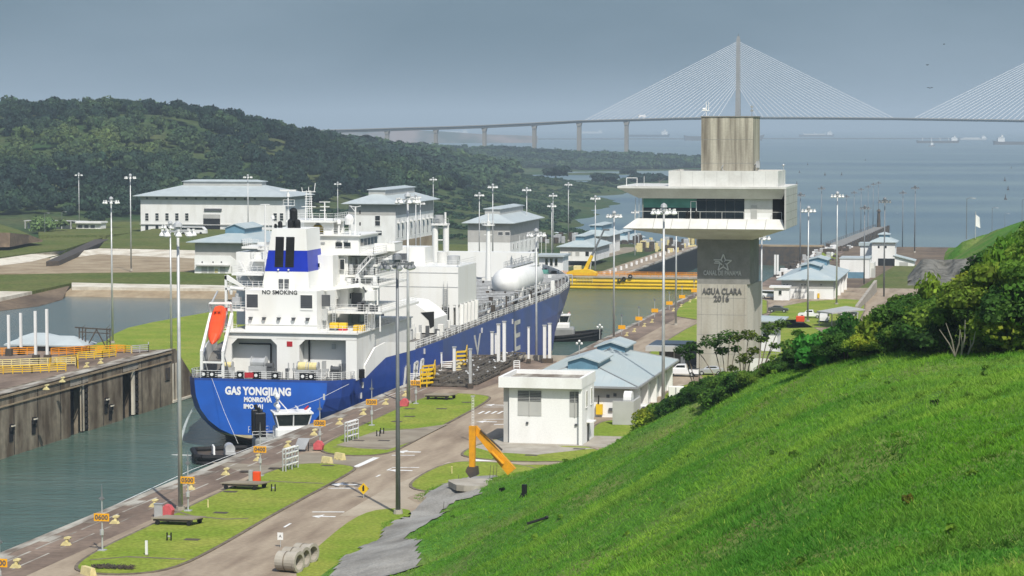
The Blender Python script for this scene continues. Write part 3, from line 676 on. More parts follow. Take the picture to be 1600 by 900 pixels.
g.prism(pts, zz0 - .3, zz0 + .32); tag(g.build('concrete_slab', 'concrete'), 'round pale concrete slab set in the grey gravel apron', 'slab')

# long grass on the hillside
cand = 1900000
X = rng.uniform(-70, 75, cand); Y = rng.uniform(35, 300, cand); d = np.sqrt(X ** 2 + Y ** 2)
keep = rng.random(cand) < np.minimum(1, (95 / d) ** 1.2) ; X, Y = X[keep], Y[keep]
Z = hillf(X, Y); px, py, zz = pix(X, Y, Z)
ok = (px > -40) & (px < 1680) & (py < 960) & (zz > 20) & ~inpoly(X, Y, gp) & (Z > .25) & (Y < 265)
X, Y, Z, zz = X[ok], Y[ok], Z[ok], zz[ok]; print('tufts', len(X))
bare = np.clip((vnoise(X, Y, 9, 70) * .65 + vnoise(X, Y, 2.3, 77) * .35 - .66) * 9, 0, 1) * np.clip((150 - np.hypot(X, Y)) / 60, 0, 1)
kp = rng.random(len(X)) > bare * .75; X, Y, Z, zz, bare = X[kp], Y[kp], Z[kp], zz[kp], bare[kp]
nb = 3; n = len(X)
Xb = np.repeat(X, nb) + rng.normal(size=n * nb) * .10; Yb = np.repeat(Y, nb) + rng.normal(size=n * nb) * .10; Zb = np.repeat(Z, nb) - .04
h = np.repeat(.06 + .17 * rng.random(n) * (.5 + vnoise(X, Y, 5, 71)) + .15 * (rng.random(n) > .985), nb) * (.7 + .6 * rng.random(n * nb))
wv = .018 + .02 * rng.random(n * nb); ang = rng.random(n * nb) * 6.283; lean = rng.normal(size=(n * nb, 2)) * .75
dx = np.cos(ang) * wv; dy = np.sin(ang) * wv
b0 = np.stack([Xb - dx, Yb - dy, Zb], 1); b1 = np.stack([Xb + dx, Yb + dy, Zb], 1)
t1 = np.stack([Xb + dx * .3 + lean[:, 0] * h, Yb + dy * .3 + lean[:, 1] * h, Zb + h], 1); t0 = np.stack([Xb - dx * .3 + lean[:, 0] * h, Yb - dy * .3 + lean[:, 1] * h, Zb + h], 1)
V = np.stack([b0, b1, t1, t0], 1).reshape(-1, 3)
q = vnoise(X, Y, 11, 72) * .7 + vnoise(X, Y, 2.6, 73) * .5; q2 = rng.random(n)
pt = np.clip((vnoise(X, Y, 17, 74) * .6 + vnoise(X, Y, 4.2, 75) * .4 - .47) * 4, 0, 1)
tn = np.stack([.58 + .8 * q * (.6 + .8 * q2) + .75 * pt, .62 + .45 * q + .3 * q2 + .22 * pt, .8 + .5 * pt], 1); dk = vnoise(X, Y, 1.3, 76) * .6 + vnoise(X, Y, .5, 78) * .4 < .24; tn[dk] *= .55; tn = tn * (1 - bare[:, None]) + np.array([2.0, .95, 1.9]) * bare[:, None]; dry = rng.random(n) > .965; tn[dry] = (2.6, 1.5, 2.2)
o = npmesh('hillside_grass', V, np.arange(len(V)).reshape(-1, 4), 'hillgrass', np.repeat(tn, nb * 4, 0)); tag(o, 'long bright green grass covering the near hillside', 'grass', kind='stuff')
# weeds with broader leaves dotted through the grass
kw = [crown(500 + i, 3, 16, .30, rz=.7, core=False) for i in range(3)]
pl = []
for i in rng.choice(len(X), 170, replace=False):
    s = .16 + .3 * rng.random() ** 2; q = rng.random(); pl.append((X[i], Y[i], Z[i] + s * .2, s, s, (.8 + .5 * q, 1.0 + .4 * q, .8)))
o = scatter('hillside_weeds', kw, pl, 'bush'); tag(o, 'low leafy weeds dotted through the hillside grass', 'weeds', kind='stuff')
# small dark things in the grass
def hill_at(px, py, d0):
    # walk the sight line until it meets the hill
    best = None
    for t in np.arange(40, 300, .5):
        x, y, z = D(px, py, t)
        if z <= float(hillf(np.array([x]), np.array([y]))[0]): return (x, y, z)
    return D(px, py, d0)
x, y, z = hill_at(819, 777, 215); s_ = thing('marker_stake', 'short black stake standing in the grass below the excavator', 'stake', (x, y, z))
MB().prism([(x - .2, y - .15), (x + .2, y - .15), (x + .25, y + .15), (x - .15, y + .15)], z - .2, z + 1.2).build('post', 'black', s_); MB().cyl((x - .45, y, z - .1), (x - .05, y, z + .7), .05).build('brace', 'black', s_)
x, y, z = hill_at(842, 820, 180); l_ = thing('fallen_log', 'thin dark log lying in the hillside grass', 'log', (x, y, z))
MB().tube([(x - .85, y - .35, z + .12), (x - .1, y, z + .33), (x + .5, y + .2, z + .52)], .10, 7).build('stem', 'black', l_); MB().ell((x + .55, y + .22, z + .55), .17, .17, .14).build('knot', 'black', l_)
x, y, z = hill_at(784, 770, 225); kt = crown(77, 4, 30, .2)
def bushy(name, label, cat, x, y, z, s, h, tn, kit, m='bush', group=None, stems=3, zoff=.35):
    t = thing(name, label, cat, (x, y, z), 0, group); V, T = kit
    npmesh('foliage', np.stack([V[:, 0] * s, V[:, 1] * s, V[:, 2] * h + h * zoff], 1), np.arange(len(V)).reshape(-1, 4), m, T * np.array(tn), t)
    g = MB()
    for k in range(stems):
        a = rng.random() * 6.28; g.tube([(x, y, z - .3), (x + .2 * s * math.cos(a), y + .2 * s * math.sin(a), z + h * .25), (x + .5 * s * math.cos(a), y + .5 * s * math.sin(a), z + h * .6)], .03 + .012 * s, 5)
    g.build('stem', 'trunk', t); return t
bushy('weed', 'small black leafed weed beside the round concrete slab', 'plant', x, y, z, .45, .5, (.12, .12, .2), kt)
x, y, z = hill_at(1461, 636, 110); bushy('weed', 'small black leafed weed alone on the open grass slope', 'plant', x, y, z, .34, .36, (.12, .14, .2), kt)
x, y, z = hill_at(1418, 790, 90); bushy('weed', 'withered brown weed low on the right of the slope', 'plant', x, y, z, .3, .4, (1.3, .7, .6), kt)

# ------------------------------------------------------------------ thicket along the crest
ridx = np.array([1015, 1060, 1100, 1200, 1290, 1380, 1500, 1640]); ridd = np.array([264, 245, 228, 195, 180, 170, 163, 158])
topx = np.array([1015, 1030, 1060, 1085, 1110, 1150, 1200, 1230, 1262, 1290, 1320, 1360, 1400, 1430, 1480, 1520, 1560, 1590, 1640]); topy = np.array([655, 615, 606, 588, 572, 562, 562, 545, 514, 505, 492, 500, 478, 442, 432, 415, 385, 365, 350])
kits_b = [crown(600 + i, 10, 170, .062, rz=.8, core=i < 4) for i in range(7)]
kits_fern = [crown(650 + i, 12, 120, .085, rz=.9) for i in range(3)]
pl = []; placed = []
for k in range(470):
    x_ = rng.uniform(1022, 1690); back = rng.uniform(2, 42) if x_ > 1230 else rng.uniform(1.0, 14)
    d_ = np.interp(x_, ridx, ridd) + back; ty = np.interp(x_, topx, topy)
    gxx, gyy, _ = D(x_, 560, d_); gz = float(hillf(np.array([gxx]), np.array([gyy]))[0])
    ztop = 40 - (ty - 195) * d_ / F
    lo_ = (.25 if x_ > 1230 else .5) if back < 14 else (.7 if x_ < 1400 else .9)
    h = (ztop - gz) * rng.uniform(lo_, 1.0 if x_ < 1545 else 1.15)
    if h < .7: continue
    s = min(2.9, max(.8, h * rng.uniform(.35, .6)))
    q = rng.random(); kd = vnoise(x_ * .03, back * .12, 1.0, 91)
    tn = (1.5 + .7 * q, 1.25 + .4 * q, .9) if kd > .66 else ((.45 + .2 * q, .62 + .25 * q, .7) if kd < .40 else (.85 + .4 * q, .95 + .3 * q, .9))
    if h > s * 1.6:
        zc = gz + h - s * 1.15
        for j in range(int(h // (s * 1.25))): pl.append((gxx + rng.normal() * .5, gyy + rng.normal() * .5, max(gz + .3, zc - j * s * 1.1), s * (1 + .15 * j), s * .9, tn))
    else: pl.append((gxx, gyy, gz + .1, s, h * .82, tn))
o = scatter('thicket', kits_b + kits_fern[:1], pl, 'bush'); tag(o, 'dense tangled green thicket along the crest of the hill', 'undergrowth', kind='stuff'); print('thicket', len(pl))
BUSH = [  # px, crest offset, top y, radius, tint, label
    (1050, 2.0, 618, 2.6, (.30, .48, .55), 'dark round shrub at the lower left end of the thicket'),
    (1125, 3.0, 600, 2.2, (.85, .85, .7), 'speckled olive shrub in front of the silver car'),
    (1175, 3.0, 572, 2.1, (.55, .60, .6), 'dark small leafed shrub below the foot of the control tower'),
    (1283, 2.0, 515, 2.2, (.60, 1.35, 1.1), 'bright feathery shrub with long arching leaves at the crest'),
    (1322, 6.0, 480, 1.9, (.35, .65, .6), 'dark rounded shrub standing out above the parked vans'),
    (1385, 8.0, 470, 2.4, (1.6, 1.4, .9), 'yellow green shrub left of the long retaining wall'),
    (1452, 18.0, 425, 2.6, (1.7, 1.5, .9), 'tall yellow green bush below the rock slope'),
    (1530, 22.0, 400, 3.0, (1.3, 1.3, .9), 'big bush under the far green knoll'),
    (1588, 10.0, 338, 3.3, (1.35, 1.45, .9), 'tallest bright green bush at the right edge'),
    (1560, 3.0, 480, 2.4, (.9, 1.0, .8), 'mid green bush at the crest on the far right'),
    (1470, 2.5, 495, 2.3, (.35, .5, .6), 'dark hollow bush behind the bare forked stems')]
for k, (bx_, off, ty, s, tn, lab) in enumerate(BUSH):
    d_ = float(np.interp(bx_, ridx, ridd)) + off; gxx, gyy, _ = D(bx_, 560, d_); gz = float(hillf(np.array([gxx]), np.array([gyy]))[0]); ztop = 40 - (ty - 195) * d_ / F
    h = max(1.2, (ztop - gz) * .78)
    bushy('shrub', lab, 'shrub', gxx, gyy, gz, s, h, tn, (kits_fern if k == 3 else kits_b)[k % 3], group='shrubs along the hill crest', zoff=.4)
# slim open trees in front of the tower foot
def sapling(label, base, tips, tn, seed, mm='bush'):
    x, y, z = base; t = thing('slender_tree', label, 'tree', base, 0, 'slender trees before the tower'); g = MB(); V_ = []; T_ = []
    r = np.random.default_rng(seed)
    for tip, rad in tips:
        a = Vector(base); b = Vector(tip); m1 = a.lerp(b, .35) + Vector((0, 0, .5)); m2 = a.lerp(b, .7) + Vector((0, 0, .45))
        g.cyl(a, m1, .085, .065, 6); g.cyl(m1, m2, .065, .045, 6); g.cyl(m2, b, .045, .025, 5)
        n = int(150 * rad * rad) + 60; s = sphere_pts(n, r); c = np.array(tip) + s * np.array([rad, rad, rad * .55]) * (r.random(n)[:, None] ** .4)
        V_.append(leaf_quads(c, np.tile([0, 0, 1.0], (n, 1)) + s * .4, np.full(n, .17), r)); q = (.6 + .8 * r.random(n))[:, None] * np.array(tn); T_.append(np.repeat(q, 4, 0))
    g.build('trunk', 'trunk', t); V = np.concatenate(V_) - np.array(base); npmesh('foliage', V, np.arange(len(V)).reshape(-1, 4), mm, np.concatenate(T_), t); return t
dd = 236
sapling('slender open tree leaning left in front of the tower base', D(1135, 625, dd), [(D(1112, 533, dd), 1.25), (D(1140, 526, dd - 1), 1.35), (D(1083, 541, dd + 1), .9), (D(1128, 548, dd), .8), (D(1150, 545, dd), .6)], (.55, .65, .6), 1)
sapling('slender open tree with brownish leaves right of the tower foot', D(1160, 622, 232), [(D(1170, 523, 232), .95), (D(1162, 560, 232), 1.0), (D(1145, 575, 231), .55), (D(1178, 548, 232), .7), (D(1152, 528, 232), .5)], (.95, .75, .55), 2)
sapling('tallest slender tree with thin crown reaching towards the lawn', D(1182, 612, 228), [(D(1204, 513, 228), 1.1), (D(1222, 505, 228), .8), (D(1190, 530, 228), .7), (D(1210, 540, 227), .5)], (.7, .72, .6), 3)
sapling('small slender tree with dark leaf clumps beside the porch', D(1092, 640, 240), [(D(1064, 546, 240), .85), (D(1075, 556, 240), .7), (D(1093, 549, 240), .4)], (.4, .5, .55), 4)
sapling('upright leafy sapling left of the parked vans', D(1232, 590, 205), [(D(1236, 540, 205), 1.1), (D(1228, 560, 205), .9), (D(1246, 520, 205), .6)], (.7, .85, .7), 5)
for k, (px_, py_, tips, lab) in enumerate(((1492, 557, ((1468, 515), (1478, 505), (1500, 515)), 'bare pale forked stem at the crest'), (1502, 556, ((1500, 515), (1508, 500)), 'straight bare pale stem beside the forked one'), (1513, 553, ((1524, 518), (1516, 530)), 'bare pale stem leaning right at the crest'))):
    b_ = D(px_, py_, 163); t = thing('bare_stem', lab, 'dead tree', b_, 0, 'bare stems on the crest'); g = MB()
    for q in tips: e = D(q[0], q[1], 162); m1 = [(b_[i] + e[i]) / 2 + (.1 if i == 0 else 0) for i in range(3)]; g.cyl(b_, m1, .06, .05, 6); g.cyl(m1, e, .05, .02, 5)
    g.build('trunk', 'concrete', t)
# boulders below the knoll
rk = thing('rock_face', 'pale grey rock face below the far green knoll', 'rocks', D(1440, 430, 430)); nu, nv = 34, 10
UU, VV_ = np.meshgrid(np.linspace(0, 1, nu), np.linspace(0, 1, nv)); vs = []
for u, v in zip(UU.ravel(), VV_.ravel()):
    px_ = 1418 + 112 * u; yt = np.interp(u, [0, .2, .5, .8, 1], [432, 404, 406, 404, 396]); py_ = 446 - (446 - yt) * v; vs.append(D(px_, py_, 428 + 26 * v + 9 * vnoise(u * 9, v * 4, 1.0, 55) + 3 * vnoise(u * 25, v * 11, 1.0, 56)))
vs = np.array(vs) - np.array(rk.location); idx = np.arange(nu * nv).reshape(nv, nu); npmesh('rock_surface', vs, np.stack([idx[:-1, :-1], idx[:-1, 1:], idx[1:, 1:], idx[1:, :-1]], -1).reshape(-1, 4), 'rock', None, rk)
# ================================================================== GROUND DETAIL OF THE TERRACES
def lawn_patch(name_pts, Z=0.0, h=.12, kerb=True, it=2, m='lawn'):
    pl = smooth_poly([P(x, y, Z)[:2] for x, y in name_pts], it)
    cx = sum(p[0] for p in pl) / len(pl); cyy = sum(p[1] for p in pl) / len(pl)
    if kerb: struct(MB().prism(pl, Z - .05, Z + h - .02), 'kerb', 'kerb')
    inn = []
    n = len(pl)
    for i in range(n):
        a = Vector(pl[i - 1]); b = Vector(pl[i]); c = Vector(pl[(i + 1) % n]); t = (c - a).normalized(); nn = Vector((-t.y, t.x))
        if (Vector((cx, cyy)) - b).dot(nn) < 0: nn = -nn
        inn.append(tuple(b + nn * .35))
    struct(MB().prism(inn, Z, Z + h), 'lawn', m)
lawn_patch([(111, 886), (150, 860), (247, 815), (340, 770), (400, 745), (450, 727), (500, 724), (560, 729), (552, 739), (430, 804), (340, 858), (270, 892), (190, 900), (125, 896)])
lawn_patch([(489, 706), (525, 683), (600, 648), (655, 623), (690, 614), (768, 618), (766, 627), (690, 668), (640, 695), (608, 711), (545, 714)])
lawn_patch([(632, 765), (650, 745), (700, 722), (760, 722), (830, 728), (860, 745), (780, 770), (700, 772)])
lawn_patch([(720, 706), (760, 690), (800, 680), (890, 690), (945, 706), (948, 716), (900, 722), (800, 723), (720, 715)])
lawn_patch([(925, 660), (985, 655), (1030, 662), (1010, 676), (960, 690), (920, 695)])
lawn_patch([(440, 905), (500, 845), (560, 800), (620, 792), (660, 800), (580, 880), (520, 940)], kerb=False, h=.03)
lawn_patch([(760, 732), (800, 726), (900, 726), (985, 722), (1010, 735), (900, 775), (790, 775)], kerb=False, h=.04)
lawn_patch([(1035, 612), (1090, 596), (1150, 600), (1120, 640), (1030, 640)], kerb=True)
lawn_patch([(1090, 560), (1200, 545), (1260, 560), (1200, 600), (1090, 600)], 0, kerb=False, h=.04)
lawn_patch([(950, 620), (1000, 560), (1060, 520), (1100, 500), (1300, 500), (1290, 640), (1000, 640)], LVL_B, it=1)
lawn_patch([(1050, 500), (1060, 478), (1092, 462), (1200, 462), (1200, 500)], LVL_B, it=1)
lawn_patch([(1190, 497), (1235, 473), (1345, 466), (1355, 480), (1340, 510), (1200, 515)], LVL_B, it=1)
lawn_patch([(1275, 398), (1300, 390), (1312, 402), (1290, 412)], LVL_C, it=1)
# paths cut through the lawns: narrow sunk channels
for pts in (((270, 799), (300, 808), (350, 813), (388, 812)), ((420, 753), (450, 755), (505, 757)), ((520, 700), (560, 700), (612, 702)), ((600, 672), (640, 672), (668, 672)), ((140, 877), (200, 872), (290, 876))):
    g = MB(); q = [P(x, y, 0) for x, y in pts]
    for a, b in zip(q[:-1], q[1:]): g.quad((a[0], a[1] - .25, .135), (b[0], b[1] - .25, .135), (b[0], b[1] + .25, .135), (a[0], a[1] + .25, .135))
    struct(g, 'drain_channel', 'kerb')
def flat(name, pts, m, z, Z=0.0): struct(MB().prism([P(x, y, Z)[:2] for x, y in pts], Z + z - .002, Z + z), name, m)
flat('paved_bay', [(525, 697), (585, 676), (640, 672), (700, 664), (648, 690), (606, 704), (560, 702)], 'drive', .13)
flat('paved_path', [(740, 700), (800, 680), (880, 700), (930, 702), (840, 712), (770, 708)], 'concrete', .131)
flat('side_road', [(600, 765), (700, 722), (760, 722), (680, 760), (636, 778), (660, 792), (560, 806), (530, 806)], 'road_pale', .008)
flat('cross_road', [(330, 722), (420, 727), (480, 707), (590, 714), (560, 730), (440, 728), (400, 745)], 'drive', .009)
flat('yard_road', [(690, 730), (760, 716), (960, 724), (1030, 690), (1060, 640), (1095, 600), (1060, 600), (1010, 660), (940, 706), (900, 722), (800, 726)], 'road_pale', .010)
struct(MB().prism([(-62, 385), (-20, 385), (-20, 400), (-62, 400)], -.01, .006), 'parking', 'concrete')
MK = MB()
def mark(pts): MK.prism([P(x, y, 0)[:2] for x, y in pts], .013, .017)
def dash(a, b, w=.35):
    p = Vector(P(*a)); q = Vector(P(*b)); t = (q - p).normalized(); n = Vector((-t.y, t.x, 0)) * w / 2
    MK.prism([(p + n)[:2], (q + n)[:2], (q - n)[:2], (p - n)[:2]], .013, .017)
def arrow(px, py, flip=1, s=1.0):
    x, y, _ = P(px, py); w = 2.6 * s
    MK.prism([(x - w * .2 * flip, y - .35 * s), (x + w * .6 * flip, y - .35 * s), (x + w * .6 * flip, y + .35 * s), (x - w * .2 * flip, y + .35 * s)], .013, .017)
    MK.prism([(x - w * .75 * flip, y - .25 * s), (x - w * .2 * flip, y - 1.5 * s), (x - w * .2 * flip, y + 1.5 * s)], .013, .017)
dash((488, 800), (538, 800), .4); arrow(508, 807, 1, .7)
dash((513, 763), (555, 763), .4); arrow(540, 757, 1, .9)
dash((612, 730.5), (655, 730.5), .4); arrow(628, 735, 1, .8)
dash((612, 711.5), (648, 711.5), .4); arrow(640, 706, 1, .9)
for k in range(5): dash((748 + 10 * k, 646.5), (756 + 10 * k, 642.5), .35)
dash((755, 655.5), (790, 655), .3); arrow(762, 659, 1, .8); dash((772, 663.5), (800, 663), .5)
dash((755, 636), (790, 636), .3); arrow(775, 633, 1, .8)
dash((555, 730), (588, 715), .8); dash((742, 719), (774, 719), 1.6); dash((824, 721), (850, 721), 1.2)
dash((444, 824), (454, 818), .25); dash((588, 745), (594, 742), .25); dash((605, 735), (611, 732), .25)
dash((0, 872), (300, 734), .12); dash((300, 734), (640, 606), .12)
MK.build('road_markings', 'marking')['kind'] = 'structure'
# wear pads beside the coping
g = MB(); g2 = MB()
for k, y in enumerate(np.arange(206, 405, 11.3)):
    g.box(-92.5, -91.4, y, y + 3.4, .008, .05)
    g2.box(-91.3, -91.05, y - 4, y + 6, .008, .02); g2.box(-89.2, -89.0, y - 3, y + 5.5, .008, .018)
struct(g, 'coping_pads', 'quay_edge'); struct(g2, 'quay_rail_line', 'quay_edge')
# drain covers in the lawns
g = MB()
for x, y in ((430, 733), (512, 729), (385, 738), (345, 803), (300, 845), (360, 770), (640, 640), (700, 625), (620, 660), (560, 690), (830, 713), (780, 718), (905, 703), (640, 652), (730, 630), (600, 690), (690, 640)):
    q = P(x, y); g.box(q[0] - .75, q[0] + .75, q[1] - .5, q[1] + .5, .125, .14)
struct(g, 'drain_covers', 'steel_dark')

# ================================================================== BUILDINGS
def gable_monitor(mb_roof, mb_face, x0, x1, y0, y1, z0, z1, rise, oh=.5):
    mb_face.extr([(x0, z0), (x1, z0), (x1, z1), ((x0 + x1) / 2, z1 + rise), (x0, z1)], 'y', y0, y1)
    xm = (x0 + x1) / 2
    for s in (0, 1):
        a = x0 - oh if s == 0 else x1 + oh; zz = z1 - rise * oh / (xm - x0)
        mb_roof.add([(a, y0 - oh, zz + .05), (xm, y0 - oh, z1 + rise + .05), (xm, y1 + oh, z1 + rise + .05), (a, y1 + oh, zz + .05), (a, y0 - oh, zz + .25), (xm, y0 - oh, z1 + rise + .25), (xm, y1 + oh, z1 + rise + .25), (a, y1 + oh, zz + .25)],
                    [(0, 1, 2, 3), (4, 5, 6, 7), (0, 1, 5, 4), (2, 3, 7, 6), (0, 3, 7, 4), (1, 2, 6, 5)])
def hip(mb, x0, x1, y0, y1, z, rise, oh, ridge_axis='y', ins=None, th=.25):
    x0 -= oh; x1 += oh; y0 -= oh; y1 += oh
    if ridge_axis == 'y': k = ins if ins is not None else (x1 - x0) / 2; xm = (x0 + x1) / 2; r0 = (xm, y0 + k); r1 = (xm, y1 - k)
    else: k = ins if ins is not None else (y1 - y0) / 2; ym = (y0 + y1) / 2; r0 = (x0 + k, ym); r1 = (x1 - k, ym)
    z2 = z + rise
    vs = [(x0, y0, z), (x1, y0, z), (x1, y1, z), (x0, y1, z), (x0, y0, z + th), (x1, y0, z + th), (x1, y1, z + th), (x0, y1, z + th), (*r0, z2 + th), (*r1, z2 + th)]
    fs = [(0, 3, 2, 1), (0, 1, 5, 4), (1, 2, 6, 5), (2, 3, 7, 6), (3, 0, 4, 7)]
    fs += [(4, 5, 8), (5, 6, 9, 8), (6, 7, 9), (7, 4, 8, 9)] if ridge_axis == 'y' else [(4, 5, 9, 8), (5, 6, 9), (6, 7, 8, 9), (7, 4, 8)]
    mb.add(vs, fs)
    rb = MB(); c = [4, 5, 6, 7]
    for a, b in (((4, 8), (5, 8), (6, 9), (7, 9), (8, 9)) if ridge_axis == 'y' else ((4, 8), (7, 8), (5, 9), (6, 9), (8, 9))): rb.bar(Vector(vs[a]) + Vector((0, 0, .04)), Vector(vs[b]) + Vector((0, 0, .04)), .16)
    return rb, (r0, r1, z2 + th)
def seams(mb, x0, x1, y0, y1, z, rise, step=.9):
    """standing seams running up the near and right-hand slopes of a hip roof with a ridge along y"""
    xm = (x0 + x1) / 2; k = (x1 - x0) / 2
    for x in np.arange(x0 + step, x1 - .2, step):
        f = 1 - abs(x - xm) / k; mb.bar((x, y0, z), (x, y0 + k * f, z + rise * f), .05)
    for y in np.arange(y0 + step, y1 - .2, step):
        f = min(1, (y - y0) / k, (y1 - y) / k); mb.bar((x1, y, z), (x1 - k * f, y, z + rise * f), .05); mb.bar((x0, y, z), (x0 + k * f, y, z + rise * f), .05)
def win(parent, x0, x1, z0, z1, y, name='window', face='s', frame='white', glass='louvre', fr=.08, split=(1, 1), dep=.10):
    """window on a wall facing the camera ('s') or facing +x ('e', then x0..x1 run along y and y is the wall x)"""
    f = MB(); g = MB()
    if face == 's': bx = lambda mb, a, b, c, d, p, q: mb.box(a, b, y - q, y - p, c, d)
    else: bx = lambda mb, a, b, c, d, p, q: mb.box(y + p, y + q, a, b, c, d)
    bx(g, x0, x1, z0, z1, .004, dep * .5)
    bx(f, x0 - fr, x0, z0 - fr, z1 + fr, .002, dep); bx(f, x1, x1 + fr, z0 - fr, z1 + fr, .002, dep); bx(f, x0, x1, z1, z1 + fr, .002, dep); bx(f, x0, x1, z0 - fr, z0, .002, dep * 1.3)
    for i in range(1, split[0]): xx = x0 + (x1 - x0) * i / split[0]; bx(f, xx - fr * .4, xx + fr * .4, z0, z1, dep * .5, dep)
    for i in range(1, split[1]): zz = z0 + (z1 - z0) * i / split[1]; bx(f, x0, x1, zz - fr * .4, zz + fr * .4, dep * .5 + .002, dep + .002)
    o = f.build(name, frame, parent); g.build('pane', glass, o); return o

# --- white flat-roofed block house
XL = -63.3; XR = -53.9; YF = 297.0; YB = 305.0
t = thing('block_house', 'plain white two storey block house with overhanging flat roof and no ground windows', 'building', (XL, YF, 0))
MB().box(XL, XR, YF, YB, 0, 7.2).build('wall', 'wall_white', t)
MB().box(XR - .42, XR + .02, YF - .55, YF - .02, 0, 7.2).build('corner_fin', 'wall_white', t)
MB().box(XL - .8, XL - .02, YF + .4, YF + 1.0, 0, 7.2).build('side_fin', 'wall_grey', t)
r_ = MB(); r_.box(XL - 1.15, XR + .05, YF - 1.0, YB + .8, 7.2, 8.0)
for a in ((XL - 1.15, XR + .05, YF - 1.0, YF - .6), (XL - 1.15, XR + .05, YB + .4, YB + .8), (XL - 1.15, XL - .75, YF - .6, YB + .4), (XR - .35, XR + .05, YF - .6, YB + .4)): r_.box(*a, 8.0, 8.55)
r_.build('roof', 'wall_white', t)
MB().box(XL - .75, XR - .35, YF - .6, YB + .4, 8.0, 8.02).build('roof_membrane', 'quay_edge', t)
for px0, px1 in ((809, 846), (890, 907)):
    x0 = atY(px0, 640, YF)[0]; x1 = atY(px1, 640, YF)[0]; z1 = 6.75; z0 = 3.6; zm = 5.45
    f = MB().box(x0, x1, YF - .05, YF - .003, z0, z1).build('louvre_panel', 'panel_grey', t)
    MB().box(x0 + .05, x1 - .05, YF - .09, YF - .052, zm, z1 - .05).build('louvre', 'louvre', f)
    s_ = MB()
    for z in np.arange(zm + .1, z1, .2): s_.box(x0 + .04, x1 - .04, YF - .12, YF - .092, z, z + .04)
    s_.box((x0 + x1) / 2 - .04, (x0 + x1) / 2 + .04, YF - .14, YF - .05, z0, z1); s_.build('slats', 'panel_grey', f)
for px, py in ((824, 661), (900, 664)):
    x, _, z = atY(px, py, YF); b_ = MB().box(x - .14, x + .14, YF - .18, YF - .003, z - .12, z + .16).build('wall_lamp', 'louvre', t)
d_ = MB().box(XR + .003, XR + .08, YF + 3.0, YF + 4.2, 0, 2.3).build('door', 'louvre', t); MB().box(XR + .08, XR + .14, YF + 4.0, YF + 4.08, 1.0, 1.15).build('handle', 'galv', d_)
win(t, YF + 2.0, YF + 3.0, 4.6, 6.6, XR, face='e', glass='glass'); win(t, YF + 5.5, YF + 6.5, 4.6, 6.6, XR, face='e', glass='glass'); MB().box(XR + .01, XR + .9, YF + 2.6, YF + 4.6, 2.6, 2.75).build('canopy', 'white', t)
MB().box(XL - 1.5, XR + 4.2, YF - 1.4, YB + 1, .0, .14).build('plinth', 'concrete', t)

# --- long building with pale blue roof and two roof monitors
X0, X1, Y0, Y1, H = -67.5, -52.9, 327.0, 364.0, 4.15
t = thing('machinery_building', 'long low white building with pale blue metal roof and two blue roof monitors', 'building', (X0, Y0, 0))
w = MB().box(X0, X1, Y0, Y1, 0, H); w.build('wall', 'wall_white', t)
MB().box(X0 - .03, X1 + .03, Y0 - .03, Y1 + .03, 2.7, H - .01).build('eave_shade_band', 'wall_grey', t)  # shade under the eaves painted as a grey band
r = MB(); rb, ri = hip(r, X0, X1, Y0, Y1, H, 2.5, 1.3); ro = r.build('roof', 'roof_blue', t); rb.build('ridge_cap', 'grey_metal', ro)
s_ = MB(); seams(s_, X0 - 1.3, X1 + 1.3, Y0 - 1.3, Y1 + 1.3, H + .27, 2.5, 1.1); s_.build('seams', 'roof_grey', ro)
g_ = MB(); g_.box(X0 - 1.45, X1 + 1.45, Y0 - 1.5, Y0 - 1.3, H - .02, H + .24); g_.box(X1 + 1.3, X1 + 1.5, Y0 - 1.3, Y1 + 1.3, H - .02, H + .24); g_.build('gutter', 'grey_metal', t)
xm = (X0 + X1) / 2
for k, (a, b) in enumerate(((331.5, 342), (355, 363))):
    mr = MB(); mf = MB(); gable_monitor(mr, mf, xm - 2.1, xm + 2.1, a, b, H + .8, H + 2.9, .65, .4); f_ = mf.build('roof_monitor', 'roof_blue_dark', t); mr.build('monitor_roof', 'roof_blue', f_)
    s2 = MB()
    for x in np.arange(xm - 1.9, xm + 2.0, .4): s2.box(x, x + .05, a - .04, a, H + 1.2, H + 2.8)
    s2.build('seams', 'roof_blue_dark', f_)
for k in range(5):
    y = Y0 + 3 + k * 8.0
    MB().box(X1 + .035, X1 + .9, y, y + .45, 0, H - .02).build('buttress', 'wall_white', t)
    if k < 4: MB().box(X1 + .035, X1 + .12, y + 2.0, y + 6.0, 0, 3.0).build('roller_door', 'panel_grey', t)
for px, py in ((950, 619), (961, 617)):
    x, _, z = atY(px, py, Y0 - .03); MB().box(x - .22, x + .22, Y0 - .1, Y0 - .034, z - .22, z + .22).build('vent', 'louvre', t)
x, _, z = atY(937, 650, Y0); b_ = MB().box(x - .45, x + .45, Y0 - .5, Y0 - .04, .4, 1.8).build('hose_cabinet', 'yellow', t); MB().cyl((x - .1, Y0 - .3, 1.8), (x - .1, Y0 - .3, 3.0), .08).build('pipe', 'black', b_)
x = atY(955, 640, Y0)[0]; MB().box(x - .3, x + .3, Y0 - .3, Y0 - .04, .9, 1.3).build('meter_box', 'louvre', t)
t2 = thing('generator_screen', 'small grey screen wall with white tank beside the long blue roofed building', 'wall', (atY(958, 650, 318)[0], 318, 0)); x = atY(957, 650, 318)[0]; x2 = atY(990, 650, 318)[0]
g = MB(); g.box(x, x2, 318, 318.3, .14, 3.3); g.box(x2 - .3, x2, 318.3, 324, .14, 3.3); g.build('screen', 'panel_grey', t2)
MB().cyl((x + 1.2, 320.6, 3.3), (x2 - .6, 320.6, 3.3), 1.1, 1.1, 16).build('tank', 'white', t2)
